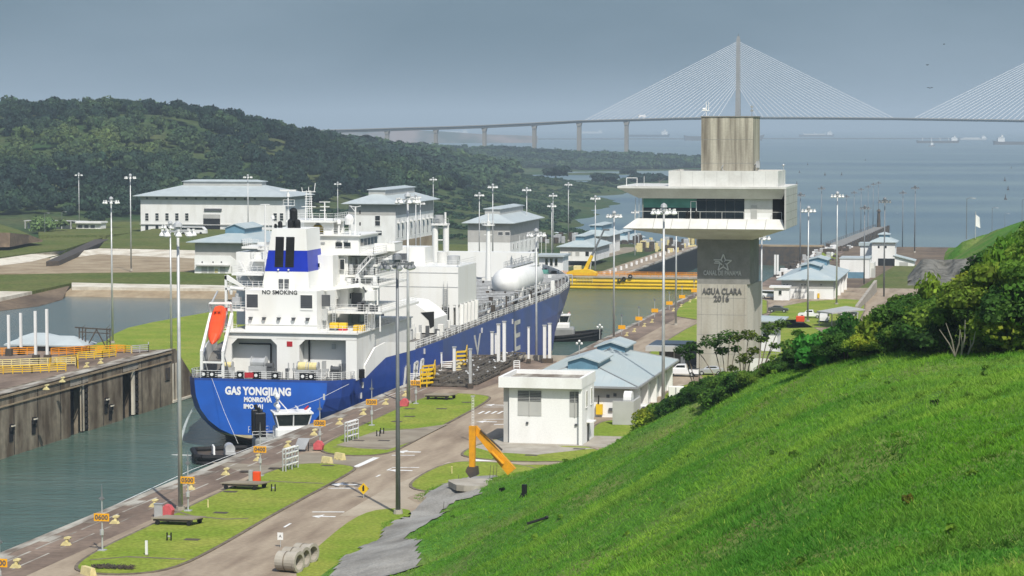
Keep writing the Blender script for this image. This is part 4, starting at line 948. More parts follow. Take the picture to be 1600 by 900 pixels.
t2 = thing('ac_unit', 'white air conditioning unit on the pavement beside the grey screen wall', 'machine', P(1000, 662)); x, y, _ = P(1003, 652)
MB().bev(x - 1.2, x + 1.2, y, y + 1.6, 0.14, 1.7, .1).build('casing', 'white', t2); MB().cyl((x + .3, y - .03, 1), (x + .3, y - .09, 1), .5, .5, 14).build('fan_grille', 'louvre', t2)
t2 = thing('cabinet', 'low white cabinet on the lawn left of the white pickup', 'cabinet', P(1057, 622)); x, y, _ = P(1056, 622)
MB().bev(x - 1.1, x + 1.1, y, y + 1.0, .12, 1.7, .08).build('casing', 'white', t2); MB().box(x - .05, x + .05, y - .03, y, .2, 1.55).build('door_gap', 'louvre', t2)

# --- white dwarf wall and steps round the tower base
t = thing('tower_forecourt_wall', 'low pale wall with grey railing behind the slender trees', 'wall', (-44, 384, 0)); xa = atY(1172, 580, 384)[0]; xb = atY(1243, 580, 384)[0]
MB().box(xa, xb, 384, 384.4, 0, 3.0).build('parapet', 'panel', t); MB().rail([(xa, 384.2, 3.0), (xb, 384.2, 3.0)], 1.2, .03, 2, .8).build('railing', 'grey_metal', t)

# --- entrance porch left of the tower
YP = 400.0; xa = atY(1030, 560, YP)[0]; xb = atY(1094, 560, YP)[0]; z0 = 0
zt = atY(1050, 541, YP - 3)[2]
t = thing('entrance_porch', 'grey flat roofed entrance porch left of the control tower foot', 'building', (xa, YP, 0))
MB().box(xa, xb, YP, YP + 9, 0, zt - .8).build('wall', 'tower_dark', t)
MB().box(atY(1010, 540, YP - 3)[0], atY(1071, 540, YP - 3)[0], YP - 4, YP + 8, zt - .8, zt).build('roof', 'panel_grey', t)
MB().box(atY(1071, 540, YP - 3)[0] - .7, atY(1071, 540, YP - 3)[0], YP - 3.6, YP - 3.0, 0, zt - .8).build('column', 'panel', t)
MB().box(atY(1071, 540, YP - 3)[0], xb, YP - 1.2, YP - .02, 0, zt + .6).build('stair_screen', 'louvre', t)
xg = atY(1046, 560, YP)[0]; o_ = MB().box(xg - .9, xg + .9, YP - .08, YP - .003, 0, 3.4).build('entrance_door', 'white', t); MB().box(xg - .7, xg + .7, YP - .1, YP - .082, .3, 3.1).build('pane', 'glass', o_)
MB().box(xa + .3, xb - 1.2, YP - .06, YP - .004, 3.6, zt - 1.2).build('transom_glass', 'glass', t)

# ================================================================== CONTROL TOWER
TF = 390.0
tw = thing('control_tower', 'tall concrete lock control tower with cantilevered cabin and star emblem', 'control tower', (-48, TF, 0))
zat = lambda py, Y=TF: atY(1130, py, Y)[2]
xat = lambda px, Y=TF: atY(px, 450, Y)[0]
xl, xr = xat(1089), xat(1167); xs = xat(1175)
zb = zat(444)
m_ = MB(); m_.box(xl, xr, TF, TF + 10, 0, zb); m_.build('shaft', 'tower', tw)
MB().prism([(xl + .02, TF + .02), (xr + .4, TF + .02), (xs, TF + 2.5), (xs, TF + 10), (xl + .02, TF + 10)], zb, zat(374)).build('upper_shaft', 'tower_dark', tw)
g = MB(); g.prism([(xr, TF + .02), (xr + .75, TF + 2.5), (xr + 1.3, TF + 9.9), (xr, TF + 9.9)], 0, zb); g.build('side_fin', 'tower', tw)
g = MB()
for py in (492, 523, 553, 466): z = zat(py); g.box(xl + .1, xr - .05, TF - .012, TF + .02, z - .03, z + .03)
for px in (1096, 1121, 1127, 1146, 1163): x = xat(px); g.box(x - .025, x + .025, TF - .015, TF + .02, .2, zb - .1)
g.build('formwork_joint', 'tower_dark', tw)
# lettering
lettering('AGUA CLARA', 1.35, 'letter_dim', 'lettering', tw, (xat(1128), TF - .08, zat(455.5)), FACE_S, .07, width=xat(1159)-xat(1097), bold=.03)
lettering('2016', 1.35, 'letter_dim', 'lettering', tw, (xat(1127.5), TF - .08, zat(467)), FACE_S, .07, width=xat(1140)-xat(1116), bold=.03)
lettering('CANAL DE PANAMA', 1.08, 'letter_steel', 'lettering', tw, (xat(1128.5), TF - .06, zat(427)), FACE_S, .05, width=xat(1158)-xat(1099), bold=.02)
# star emblem: a line star with two swept bars on its left
cx0, cz0 = xat(1130), zat(411); R1, R2 = 1.42, .60; sp = []
for k in range(10):
    a = math.pi / 2 + k * math.pi / 5; rr = R1 if k % 2 == 0 else R2; sp.append((cx0 + rr * math.cos(a), cz0 + rr * math.sin(a)))
g = MB()
for k in range(10):
    if k in (1, 2): continue
    a, b = sp[k], sp[(k + 1) % 10]; g.bar((a[0], TF - .1, a[1]), (b[0], TF - .1, b[1]), .17)
for a, b, c in (((-1.55, .50), (-.35, .50), (-.1, .18)), ((-1.5, -.02), (-.45, -.02), (-.2, -.3)), ((-1.35, .24), (-.7, .24), (-.5, -.02))):
    g.bar((cx0 + a[0], TF - .1, cz0 + a[1]), (cx0 + b[0], TF - .1, cz0 + b[1]), .17); g.bar((cx0 + b[0], TF - .1, cz0 + b[1]), (cx0 + c[0], TF - .1, cz0 + c[1]), .17)
for k in range(5):
    a = sp[(2 * k + 1) % 10]; g.bar((a[0], TF - .1, a[1]), (cx0 + (a[0] - cx0) * .45, TF - .1, cz0 + (a[1] - cz0) * .45), .12)
g.build('emblem', 'letter_steel', tw)
# cabin
CF = 384.0; CBk = 403.0
zc = lambda py: atY(1130, py, CF)[2]; xc_ = lambda px: atY(px, 330, CF)[0]
def frus(mb, a, b):
    (x0, x1, y0, y1, z0), (u0, u1, v0, v1, w) = a, b
    mb.add([(x0, y0, z0), (x1, y0, z0), (x1, y1, z0), (x0, y1, z0), (u0, v0, w), (u1, v0, w), (u1, v1, w), (u0, v1, w)], [(0, 3, 2, 1), (4, 5, 6, 7), (0, 1, 5, 4), (1, 2, 6, 5), (2, 3, 7, 6), (3, 0, 4, 7)])
xr2 = xc_(1228); zlip = zc(358); ztray = zc(343); zun = zc(377); zr1 = zc(294); zr0 = zc(311)
rec = CF + 2.4
f = MB(); frus(f, (xat(1091) , xat(1176), TF, TF + 10, zun), (xc_(973), xr2, CF, CBk, zlip)); f.build('underside', 'panel', tw)
f = MB(); frus(f, (xc_(973), xr2, CF, CBk, zlip + .003), (xc_(992), xr2 - .8, CF + 1.5, CBk, ztray)); f.build('floor_tray', 'panel', tw)
f = MB(); frus(f, (xc_(996), xr2 - .8, CF + 1.6, CBk - 1, zr0), (xc_(965), xr2 + .01, CF, CBk, zr1 - .1)); f.build('soffit', 'panel', tw)
MB().box(xc_(965) - .05, xr2 + .05, CF - .05, CBk, zr1 - .097, zr1 + .25).build('roof', 'panel', tw)
f = MB().box(xr2 - .25, xr2 + .03, CF + .1, CBk, zlip + .05, zr1 - .12); f.extr([(CF, zlip), (CF + .1, zlip), (CF + .1, zr1 - .12), (CF, zr1 - .12)], 'x', xr2 - .25, xr2 + .03); f.build('end_wall', 'panel_grey', tw)
g = MB()
for k in range(1, 6): y = CF + k * 3.1; g.box(xr2 + .03, xr2 + .045, y, y + .05, zlip, zr1 - .2)
for k in range(1, 5): z = zlip + (zr1 - zlip) * k / 5; g.box(xr2 + .03, xr2 + .044, CF + .1, CBk, z, z + .05)
g.build('panel_joint', 'tower_dark', tw)
g = MB()
for px in (1020, 1048, 1076, 1105, 1135, 1165, 1195): x = xc_(px); g.bar((x, CF - .06, zlip - .02), (x + .1, CF + 1.4, ztray + .02), .05)
g.build('tray_joint', 'tower_dark', tw)
# room behind the recessed front
gx0, gx1, gx2, gx3, gx4 = [atY(p_, 330, rec)[0] for p_ in (1003, 1088.5, 1163, 1207, 1222)]
MB().box(gx0, gx4 + .1, rec + .3, CBk - .2, ztray - .2, zr0).build('core', 'dark', tw)
a_ = MB().box(gx0, gx1, rec, rec + .25, ztray + 1.75, zr0 - .01).build('green_glazing', 'green_glass', tw)
MB().box(gx0 + .05, gx1, rec + .05, rec + .28, ztray, ztray + 1.74).build('terrace_glazing', 'glass', tw)
b_ = MB().box(gx1 + .02, gx2, rec, rec + .25, ztray, zr0 - .01).build('curtain_glazing', 'glass', tw)
g = MB()
for k in range(1, 6): x = gx1 + (gx2 - gx1) * k / 5; g.box(x - .03, x + .03, rec - .04, rec - .002, ztray, zr0)
g.box(gx1, gx2, rec - .038, rec - .003, ztray + 2.9, ztray + 2.98)
for k in range(1, 5): x = gx1 + (gx2 - gx1) * k / 5; g.ell((x, rec - .08, ztray + 2.9), .13, .05, .13, 8, 4)
g.build('mullions', 'louvre', b_)
g = MB(); g.box(gx1 - 1.0, gx1 - .88, rec - .1, rec - .01, ztray, ztray + 2.8); g.box(gx1 - .1, gx1 + .02, rec - .1, rec - .01, ztray, ztray + 2.8); g.box(gx1 - 1.0, gx1, rec - .1, rec - .01, ztray + 2.7, ztray + 2.82); g.build('terrace_door', 'white', tw)
MB().box(gx2 + .02, gx3, rec - .05, rec + .25, ztray, zr0 - .01).build('end_room_wall', 'panel', tw)
MB().box(gx2 + .03, gx3 - .01, rec - .07, rec - .052, ztray, ztray + 1.0).build('wall_base', 'white', tw)
x = atY(1178, 330, rec)[0]; d_ = MB().box(x - .5, x + .5, rec - .12, rec - .075, ztray, ztray + 2.2).build('service_door', 'panel_grey', tw)
MB().box(gx3 + .02, gx4, rec, rec + .25, ztray, zr0 - .01).build('end_opening', 'dark', tw)
g = MB()
for px in (992.5, 998, 1004): x = atY(px, 330, CF + 1.6)[0]; g.cyl((x, CF + 1.9, ztray), (x, CF + 1.9, zr0), .05, .05, 6)
g.build('slim_column', 'panel_grey', tw)
g = MB(); xa_ = atY(992, 330, CF + 1.9)[0]; g.rail([(xa_, CF + 1.9, ztray), (gx2, CF + 1.9, ztray)], 1.15, .04, 0, 3.2); g.rail([(gx3, CF + 1.9, ztray), (gx4, CF + 1.9, ztray)], 1.15, .04, 0, 1.5); g.build('terrace_railing', 'panel', tw)
x = atY(1074, 340, rec - .4)[0]; g = MB(); g.ell((x, rec - .35, ztray + .8), .3, .3, .5); g.box(x - .3, x + .3, rec - .6, rec - .1, ztray, ztray + .45); g.ell((x + 1.4, rec - .35, ztray + .8), .3, .3, .5); g.box(x + 1.1, x + 1.7, rec - .6, rec - .1, ztray, ztray + .45); g.build('terrace_seat', 'black', tw)
# roof plant screen, upper core, aerials
pf = CF + 1.6; zp0 = zr1 + .25; zp1 = atY(1130, 267, pf)[2]
px0, px1 = atY(1044.5, 280, pf)[0], atY(1215.5, 280, pf)[0]
g = MB(); g.box(px0, px1, pf, pf + .2, zp0, zp1); g.box(px0, px0 + .2, pf + .2, pf + 12, zp0, zp1); g.box(px1 - .2, px1, pf + .2, pf + 12, zp0, zp1); g.box(px0, px1, pf + 12, pf + 12.2, zp0, zp1); g.build('plant_screen', 'panel', tw)
g = MB()
for k in range(1, 9): x = px0 + (px1 - px0) * k / 9; g.box(x - .02, x + .02, pf - .02, pf - .002, zp0 + .1, zp1 - .1)
g.build('screen_joint', 'panel_grey', tw)
ux0, ux1 = xat(1094.5), xat(1175); uz = zat(183)
o_ = MB().box(ux0, ux1, TF, TF + 10, zr1, uz).build('upper_core', 'tower_top', tw)
g = MB(); z = zat(218); g.box(ux0 - .01, ux1 + .01, TF - .012, TF + .01, z - .03, z + .03); z = zat(255); g.box(ux0, ux1, TF - .012, TF + .01, z - .03, z + .03); g.build('core_joint', 'tower_dark', o_)
g = MB(); g.box(ux0 - .12, ux1 + .12, TF - .12, TF + 10.12, uz, uz + .18); g.build('coping', 'tower_dark', tw)
g = MB(); x = xat(1101); g.cyl((x, TF + 1, uz), (x, TF + 1, uz + 2.1), .06); g.box(x - .7, x + .5, TF + .8, TF + 1.2, uz + 1.0, uz + 1.15)
for k in range(2): g.cyl((x + .25 + .4 * k - .3, TF + 1, uz + 1.1), (x + .25 + .4 * k - .3, TF + 1, uz + 2.5), .05); g.ell((x - .5 + .2 * k, TF + 1, uz + 1.3), .2, .2, .2, 8, 4)
g.build('aerial', 'white', tw)
g = MB(); x = xat(1172); g.cyl((x, TF + 1, uz), (x, TF + 1, uz + 2.0), .05); g.box(x - .22, x + .22, TF + .9, TF + 1.1, uz + .9, uz + 1.2); g.box(x - .22, x + .22, TF + .9, TF + 1.1, uz + 1.5, uz + 1.8); g.build('signal_lamp', 'grey_metal', tw)
g = MB(); x = atY(1240, 270, 396)[0]
for px, y in ((1180, 392), (1224, 388)):
    x = atY(px, 266, y)[0]; z = zp1; g.cyl((x, y, zp0), (x, y, zp1 + .9), .05); g.ell((x, y, zp1 + .9), .2, .2, .2, 8, 4)
x = atY(1181, 258, TF)[0]; g.box(x - .1, x + .5, TF + 1, TF + 1.6, zat(262), zat(252)); g.cyl((x + .2, TF + 1.3, zr1), (x + .2, TF + 1.3, zat(250)), .08)
g.build('roof_beacon', 'galv', tw)
g = MB(); xa_ = atY(979, 285, CF + .6)[0]; g.rail([(xa_, CF + .6, zr1 + .25), (xa_ + 1.7, CF + .6, zr1 + .25)], 1.3, .07, 0, 1.6); g.cyl((xa_ + 2.8, CF + .8, zr1), (xa_ + 2.8, CF + .8, zr1 + 1.8), .04); g.build('roof_hatch_rail', 'white', tw)
x = xat(1132); g = MB()
for k in range(8): a0 = math.pi * .6 + k * .36; a1 = a0 + .36; g.bar((x + .5 * math.cos(a0), TF - .3, zat(262) + .5 * math.sin(a0)), (x + .5 * math.cos(a1), TF - .3, zat(262) + .5 * math.sin(a1)), .1)
g.build('hook_ring', 'galv', tw)

# ================================================================== OTHER BUILDINGS
def house(name, label, cat, x0, x1, y0, y1, z0, h, rise, oh=1.5, axis='y', roof='roof_grey', wallm='wall_white', band=None, mon=None, group=None):
    t = thing(name, label, cat, (x0, y0, z0), 0, group)
    MB().box(x0, x1, y0, y1, z0 - 2, z0 + h).build('wall', wallm, t)
    if band: MB().box(x0 - .04, x1 + .04, y0 - .04, y1 + .04, z0 + band, z0 + h - .01).build('eave_shade_wall', 'wall_grey', t)  # grey band painted where the roof overhang shades the wall
    r = MB(); rb, ri = hip(r, x0, x1, y0, y1, z0 + h, rise, oh, axis); ro = r.build('roof', roof, t)
    if mon:
        (r0, r1, rz) = ri; mw = mon; mf = MB(); mr = MB()
        if axis == 'y': a, b = r0[1] - 2, r1[1] + 2; mf.box(r0[0] - mw, r0[0] + mw, a, b, rz - 1.6, rz + .9); rb2, _ = hip(mr, r0[0] - mw, r0[0] + mw, a, b, rz + .9, .7, .6, 'y')
        else: a, b = r0[0] - 2, r1[0] + 2; mf.box(a, b, r0[1] - mw, r0[1] + mw, rz - 1.6, rz + .9); rb2, _ = hip(mr, a, b, r0[1] - mw, r0[1] + mw, rz + .9, .7, .6, 'x')
        f_ = mf.build('roof_monitor', 'roof_blue_dark' if roof != 'roof_grey' else 'panel_grey', t); mr.build('monitor_roof', roof, f_)
    return t
def pxspan(pa, pb, py, Y): return atY(pa, py, Y)[0], atY(pb, py, Y)[0]
# long warehouse on the left
Y0 = 1012; a, b = pxspan(220, 446, 362, Y0); zg = -5.5; H = atY(300, 307, Y0)[2] - zg
t = house('warehouse', 'long white warehouse with low grey roof and open door in front of the wooded hill', 'building', a, b, Y0, Y0 + 34, zg, H, 5.0, 2.6, 'x', 'roof_grey', 'wall_white', H - 1.6, 3.2)
for k in range(12):
    x = atY(230 + k * 15.3, 320, Y0)[0]
    MB().box(x - .5, x + .5, Y0 - .15, Y0 - .06, zg + H - 1.3, zg + H - .5).build('vent', 'louvre', t)
for px in (229.6, 245.4, 261, 276.5, 292, 318 + 112, 318 + 122):
    x, _, z = atY(px, 339, Y0); win(t, x - .75, x + .75, z - 1.6, z + 1.6, Y0, glass='glass', fr=.15, split=(1, 3))
for px in (229.6, 245.4, 263, 278):
    x, _, z = atY(px, 356, Y0); win(t, x - .75, x + .75, z - 1.2, z + 1.2, Y0, glass='glass', fr=.15)
x0, x1 = pxspan(318, 344, 350, Y0); z1 = atY(330, 335, Y0)[2]; d_ = MB().box(x0, x1, Y0 - .2, Y0 - .05, zg, z1).build('door', 'dark', t); MB().box(x0, x1, Y0 - .3, Y0 - .21, z1 - 1.8, z1).build('roller_shutter', 'panel_grey', d_)
z = atY(330, 328, Y0)[2]; MB().box(x0 + .5, x1 + .8, Y0 - .5, Y0 - .05, z - .5, z + .6).build('hoist_housing', 'louvre', t)
MB().box(a - .3, b + .3, Y0 - .5, Y0 - .06, atY(300, 351, Y0)[2] - .2, atY(300, 351, Y0)[2] + .2).build('sill_band', 'panel_grey', t)
# second big building
Y0 = 940; a, b = pxspan(545, 618, 372, Y0); b2 = atX(677, 340, b)[1]; zg = -12; H = atY(600, 319, Y0)[2] - zg
t = house('workshop', 'tall white building with hipped pale roof behind the ship bridge', 'building', a, b, Y0, b2, zg, H, 4.2, 2.4, 'y', 'roof_grey', 'wall_white', H * .78, 3.5)
x, _, z = atY(590, 345, Y0); win(t, x - 1.0, x + 1.0, z - 2.0, z + 2.0, Y0, glass='glass', fr=.2, split=(1, 2))
x, _, z = atY(592, 364, Y0); win(t, x - 1.2, x + 1.2, z - .9, z + .9, Y0, glass='glass', fr=.2)
MB().box(b + .05, b + .12, Y0, b2, zg - 2, zg + 5.4).build('grey_plinth', 'tan_bank', t)
n = 9
for k in range(n):
    y = Y0 + 3 + (b2 - Y0 - 8) * k / (n - 1); win(t, y, y + 1.6, zg + 7.0, zg + 12.0, b, face='e', glass='glass', fr=.25)
    g = MB().box(b + .05, b + 1.2, y - .6, y + 2.2, zg + 12.6, zg + 13.1).build('window_hood', 'white', t)
# third building
Y0 = 905; a, b = pxspan(731, 797, 375, Y0); b2 = atX(842, 350, b)[1]; zg = -13.5; H = atY(760, 349, Y0)[2] - zg
t = house('office_building', 'two storey white building with hipped pale blue roof right of the tall workshop', 'building', a, b, Y0, b2, zg, H, 4.0, 2.0, 'y', 'roof_grey', 'wall_white', H * .55, 3.0)
for k in range(6): x = a + 2.2 + k * 1.9; MB().box(x, x + 1.2, Y0 - .1, Y0 - .045, zg + .2, zg + 3.4).build('door', 'louvre', t)
g = MB().box(a + 1.2, b - 3, Y0 - 1.6, Y0 - .05, zg + 3.7, zg + 4.0).build('canopy', 'panel_grey', t)
for k in range(2): x, _, z = atY(782 + 11 * k, 365, Y0); win(t, x - .9, x + .9, z - .6, z + .6, Y0, glass='louvre', fr=.12)
for k in range(7): y = Y0 + 5 + k * 8; win(t, y, y + 1.5, zg + 6, zg + 8, b, face='e', glass='glass', fr=.2); 
for k in range(6): y = Y0 + 6 + k * 9; MB().box(b + .05, b + .15, y, y + 4.5, zg, zg + 3.8).build('opening', 'louvre', t)
# low white building left of the ship's stern
Y0 = 728; a, b = pxspan(305, 362, 430, Y0); zg = -6.7; zt = atY(330, 379, Y0)[2]
t = thing('valve_house', 'low white building with grey shutters beside the left of the ship', 'building', (a, Y0, zg))
MB().box(a, b + 9, Y0, Y0 + 40, zg - 3, zt - .2).build('wall', 'wall_grey', t)
zm = atY(330, 399, Y0)[2]; xm2 = atY(360, 408, Y0)[0]
MB().extr([(a - .1, zg - 2), (b + 6, zg - 2), (b + 6, zm - 5), (xm2, zm), (a - .1, zm)], 'y', Y0 - .25, Y0 - .02).build('front_wall', 'wall_white', t)
r = MB(); rb, ri = hip(r, a, b + 9, Y0, Y0 + 40, zt, 3.0, 2.2, 'y'); r.build('roof', 'roof_blue', t)
mf = MB(); mr = MB(); xm3 = ri[0][0]; gable_monitor(mr, mf, xm3 - 3.2, xm3 + 3.2, Y0 + 8, Y0 + 26, zt + 1.5, zt + 4.2, 1.2); f_ = mf.build('roof_monitor', 'roof_blue_dark', t); mr.build('monitor_roof', 'roof_blue', f_)
for k, (p0, p1) in enumerate(((315, 324), (326, 334), (344, 352))): x0, x1 = pxspan(p0, p1, 425, Y0 - .25); MB().box(x0, x1, Y0 - .32, Y0 - .26, zg + .2, atY(330, 416, Y0)[2]).build('shutter', 'panel_grey', t)
g = MB().box(atY(308, 414, Y0)[0], atY(360, 414, Y0)[0], Y0 - 1.6, Y0 - .26, atY(330, 415.5, Y0)[2], atY(330, 413.5, Y0)[2]).build('canopy', 'panel_grey', t)
for px in (316, 333, 346): x, _, z = atY(px, 409.5, Y0 - .25); MB().box(x - .2, x + .2, Y0 - .34, Y0 - .26, z - .2, z + .2).build('wall_lamp', 'dark', t)
x, _, z = atY(338, 426, Y0 - .25); MB().box(x - .5, x + .5, Y0 - .36, Y0 - .26, zg + .3, zg + 1.5).build('warning_panel', 'cream', t)
# small booth at far left
Y0 = 1040; a, b = pxspan(106, 158, 358, Y0); zg = -7.2
t = thing('guard_booth', 'small white booth with a flat roof in front of the dark woods', 'building', (a, Y0, zg)); zt = atY(130, 346, Y0)[2]
MB().box(a + 4, b, Y0, Y0 + 6, zg - 1, zt - .8).build('wall', 'wall_white', t); MB().box(a, b + .5, Y0 - 1.5, Y0 + 7, zt - .8, zt).build('roof', 'white', t)
for k in range(3): MB().box(a + 5 + 3 * k, a + 7 + 3 * k, Y0 - .06, Y0 - .003, zt - 3.0, zt - 1.6).build('window', 'louvre', t)
g = MB(); g.cyl((a + .5, Y0 - 1, zg), (a + .5, Y0 - 1, zt - .8), .2); g.build('post', 'white', t)
# covered stalls beyond the round tree
t = thing('open_shed', 'low open shed behind the round tree', 'shed', P(66, 352, -6)); x, y, _ = P(66, 354, -6)
MB().box(x - 9, x + 14, y, y + 6, -3.6, -3.3).build('roof', 'panel_grey', t); g = MB()
for k in range(6): g.box(x - 8.5 + k * 4.4, x - 8.1 + k * 4.4, y, y + .4, -7, -3.6)
g.build('post', 'panel_grey', t); MB().box(x - 8.5, x + 13, y + 3, y + 3.2, -7, -4.4).build('back_wall', 'wall_grey', t)
# buildings beyond the yellow gate
def small(name, label, px0, px1, pyb, pyt, d_, dep, roofm='roof_blue', rise=2.2, mon=None):
    x, y, zg = D((px0 + px1) / 2, pyb, d_); a, b = pxspan(px0, px1, pyb, y); H = atY(px0, pyt, y)[2] - zg
    return house(name, label, 'building', a, b, y, y + dep, zg, H, rise, 1.3, 'y', roofm, 'wall_white', H * .5, mon), a, b, y, zg, H
t, a, b, y, zg, H = small('pump_house', 'low white building with bright blue roof behind the yellow crane', 875, 930, 400, 386, 985, 34, 'roof_blue', 3.0, 1.8)
for k in range(2): MB().box(a + 3.4 + 3 * k, a + 5 + 3 * k, y - .08, y - .042, zg, zg + 2.6).build('door', 'panel_grey', t)
MB().box(b - 4, b - 2.6, y - .08, y - .042, zg, zg + 1.8).build('opening', 'dark', t)
t, a, b, y, zg, H = small('switch_house', 'white two level building with blue roof standing behind the blue roofed pump house', 908, 949, 395, 369, 1075, 34, 'roof_blue', 3.4, 2.6)
MB().box(b - 4.2, b - 2.4, y - .08, y - .042, zg, zg + 2.6).build('door', 'dark', t)
for k in range(3): MB().box(a + 2 + 4 * k, a + 3 + 4 * k, y - .08, y - .042, zg + H - 2.6, zg + H - 1.8).build('vent', 'louvre', t)
t, a, b, y, zg, H = small('store_shed', 'low distant shed with pale blue roof left of the tower cabin', 952, 985, 385, 376, 1200, 40, 'roof_blue', 3.0, 2.0)
for k in range(3): MB().box(a + 1.5 + 3.0 * k, a + 3.3 + 3.0 * k, y - .08, y - .042, zg, zg + 1.9).build('door', 'louvre', t)
Y0 = 760; a, b = pxspan(842, 880, 417, Y0); zg = LVL_C; zt = atY(860, 398, Y0)[2]
t = thing('gate_office', 'small flat roofed white office with three dark windows behind the ship bow', 'building', (a, Y0, zg)); zg = atY(860, 417, Y0)[2]
MB().box(a, b, Y0, Y0 + 9, zg - 6, zt - .6).build('wall', 'wall_white', t); MB().box(a - 1.2, b + .6, Y0 - 1.4, Y0 + 9.8, zt - .6, zt).build('roof', 'roof_grey', t)
for px in (854, 861.5, 869): x, _, z = atY(px, 409.5, Y0); win(t, x - .45, x + .45, z - 1.2, z + 1.2, Y0, glass='glass', fr=.1)
# canopy pavilion just in front (far, small)
t = thing('sun_canopy', 'tiny pale canopy on posts beyond the row of flagpoles', 'canopy', P(868, 373, -20)); x, y, _ = P(868, 373, -20)
r = MB(); hip(r, x - 4, x + 4, y, y + 8, -18, 1.2, .5); r.build('roof', 'roof_grey', t); g = MB()
for dx in (-3.6, 3.6): g.cyl((x + dx, y + .3, -21), (x + dx, y + .3, -17.9), .15)
g.build('post', 'white', t)

# right of the tower: flat booth, hipped building, parked vans, retaining wall, far complex
x, y, zg = P(1258, 467, LVL_B); Y0 = y; a, b = pxspan(1221, 1302, 465, Y0); zt = atY(1260, 438, Y0)[2]; b2 = atX(1321, 440, b)[1]
t = house('lock_building', 'white building with pale blue hipped roof and two shutters right of the tower', 'building', a, b, Y0, b2, LVL_B, zt - LVL_B, 2.8, 1.3, 'y', 'roof_blue', 'wall_white', (zt - LVL_B) * .55, None)
xm = (a + b) / 2; mf = MB(); mr = MB(); gable_monitor(mr, mf, xm - 2.6, xm + 2.6, Y0 + 9, Y0 + 20, zt + 1.6, zt + 3.4, .7); f_ = mf.build('roof_monitor', 'roof_blue_dark', t); mr.build('monitor_roof', 'roof_blue', f_)
mf = MB(); mr = MB(); gable_monitor(mr, mf, xm - 2.6, xm + 2.6, Y0 + 34, Y0 + 44, zt + 1.6, zt + 3.8, .7); f_ = mf.build('roof_monitor', 'roof_blue_dark', t); mr.build('monitor_roof', 'roof_blue', f_)
for p0, p1 in ((1243, 1252), (1262, 1272)): x0, x1 = pxspan(p0, p1, 460, Y0); MB().box(x0, x1, Y0 - .1, Y0 - .045, LVL_B, LVL_B + 2.2).build('shutter', 'panel_grey', t)
for px in (1225, 1230, 1253, 1258, 1283): x, _, z = atY(px, 445, Y0); MB().box(x - .16, x + .16, Y0 - .12, Y0 - .045, z - .16, z + .16).build('vent', 'dark', t)
x, _, z = atY(1279, 460, Y0); MB().box(x - .3, x + .3, Y0 - .25, Y0 - .045, LVL_B + .3, LVL_B + 1.6).build('warning_panel', 'yellow', t)
for k in range(4): y = Y0 + 4 + k * 12; MB().box(b + .05, b + .8, y, y + .6, LVL_B, zt - .02).build('buttress', 'wall_white', t)
x, y, zg = P(1222, 468, LVL_B); a, b = pxspan(1209, 1233, 467, y - 3); t = thing('white_kiosk', 'little white kiosk with flat roof in front of the hipped building', 'building', (a, y - 3, LVL_B)); zt = atY(1220, 447, y - 3)[2]
MB().box(a, b, y - 3, y + .5, LVL_B, zt - .5).build('wall', 'wall_white', t); MB().box(a - 1.2, b + .3, y - 3.6, y + .6, zt - .5, zt).build('roof', 'white', t); x = atY(1219, 458, y - 3)[0]; win(t, x - .4, x + .4, zt - 2.4, zt - 1.2, y - 3, glass='glass')
# low building hidden behind tower right: pale blue flat roof
Y0 = 432; a, b = pxspan(1178, 1218, 527, Y0); zt = atY(1200, 497, Y0)[2]; zgb = LVL_B
t = thing('annex', 'white annex with pale blue flat roof right of the tower shaft', 'building', (a, Y0, zgb))
MB().box(a - 3, b - .4, Y0, Y0 + 6, zgb, zt - .7).build('wall', 'wall_white', t); r = MB(); hip(r, a - 3, b, Y0 - 1, Y0 + 8, zt - .6, .5, .8); r.build('roof', 'roof_blue', t)
for k, py in enumerate((509, 525)):
    for px in (1183, 1196): x, _, z = atY(px, py, Y0); win(t, x - .5, x + .5, z - .45, z + .45, Y0, glass='glass')
# retaining wall
t = thing('retaining_wall', 'concrete retaining wall running towards the far white complex', 'wall', P(1340, 475, LVL_B))
p0 = P(1336, 486, LVL_B); p1 = P(1366, 456, LVL_B); zt0 = atX(1336, 470, p0[0])[2]
g = MB(); zz0 = 0; 
g.add([(p0[0], p0[1], LVL_B - 2), (p1[0], p1[1], LVL_B - 2), (p1[0], p1[1], LVL_B + 3.4), (p0[0], p0[1], LVL_B + 1.4), (p0[0] + .8, p0[1], LVL_B - 2), (p1[0] + .8, p1[1], LVL_B - 2), (p1[0] + .8, p1[1], LVL_B + 3.4), (p0[0] + .8, p0[1], LVL_B + 1.4)],
      [(0, 1, 2, 3), (5, 4, 7, 6), (3, 2, 6, 7), (0, 3, 7, 4), (1, 5, 6, 2)]); g.build('face', 'concrete', t)
# far complex on the right
d0 = 905; x, y, zg = D(1345, 437, d0); a, b = pxspan(1312, 1358, 437, y); zt = atY(1330, 405, y)[2]
t = thing('drive_house', 'plain white box building with blue stripe beside the far complex', 'building', (a, y, zg)); MB().box(a, b, y, y + 14, zg - 2, zt).build('wall', 'wall_white', t)
MB().box(a - .2, b + .2, y - .2, y + 14.2, zt, zt + .5).build('roof', 'roof_grey', t); MB().box(a + 3, b - 2, y - .1, y - .003, zg + .5, zg + 2.8).build('blue_stripe', 'roof_blue_dark', t)
x2 = atY(1366, 430, y + 5)[0]; MB().box(b, x2, y + 5, y + 12, zg - 2, zt - 1.5).build('side_bay', 'panel', t); MB().box(b + .5, b + 2.0, y + 4.9, y + 4.99, zg, zg + 4).build('door', 'panel_grey', t)
d1 = 985; x, y, zg = D(1380, 420, d1); a, b = pxspan(1362, 1398, 420, y); zt = atY(1380, 379, y)[2]
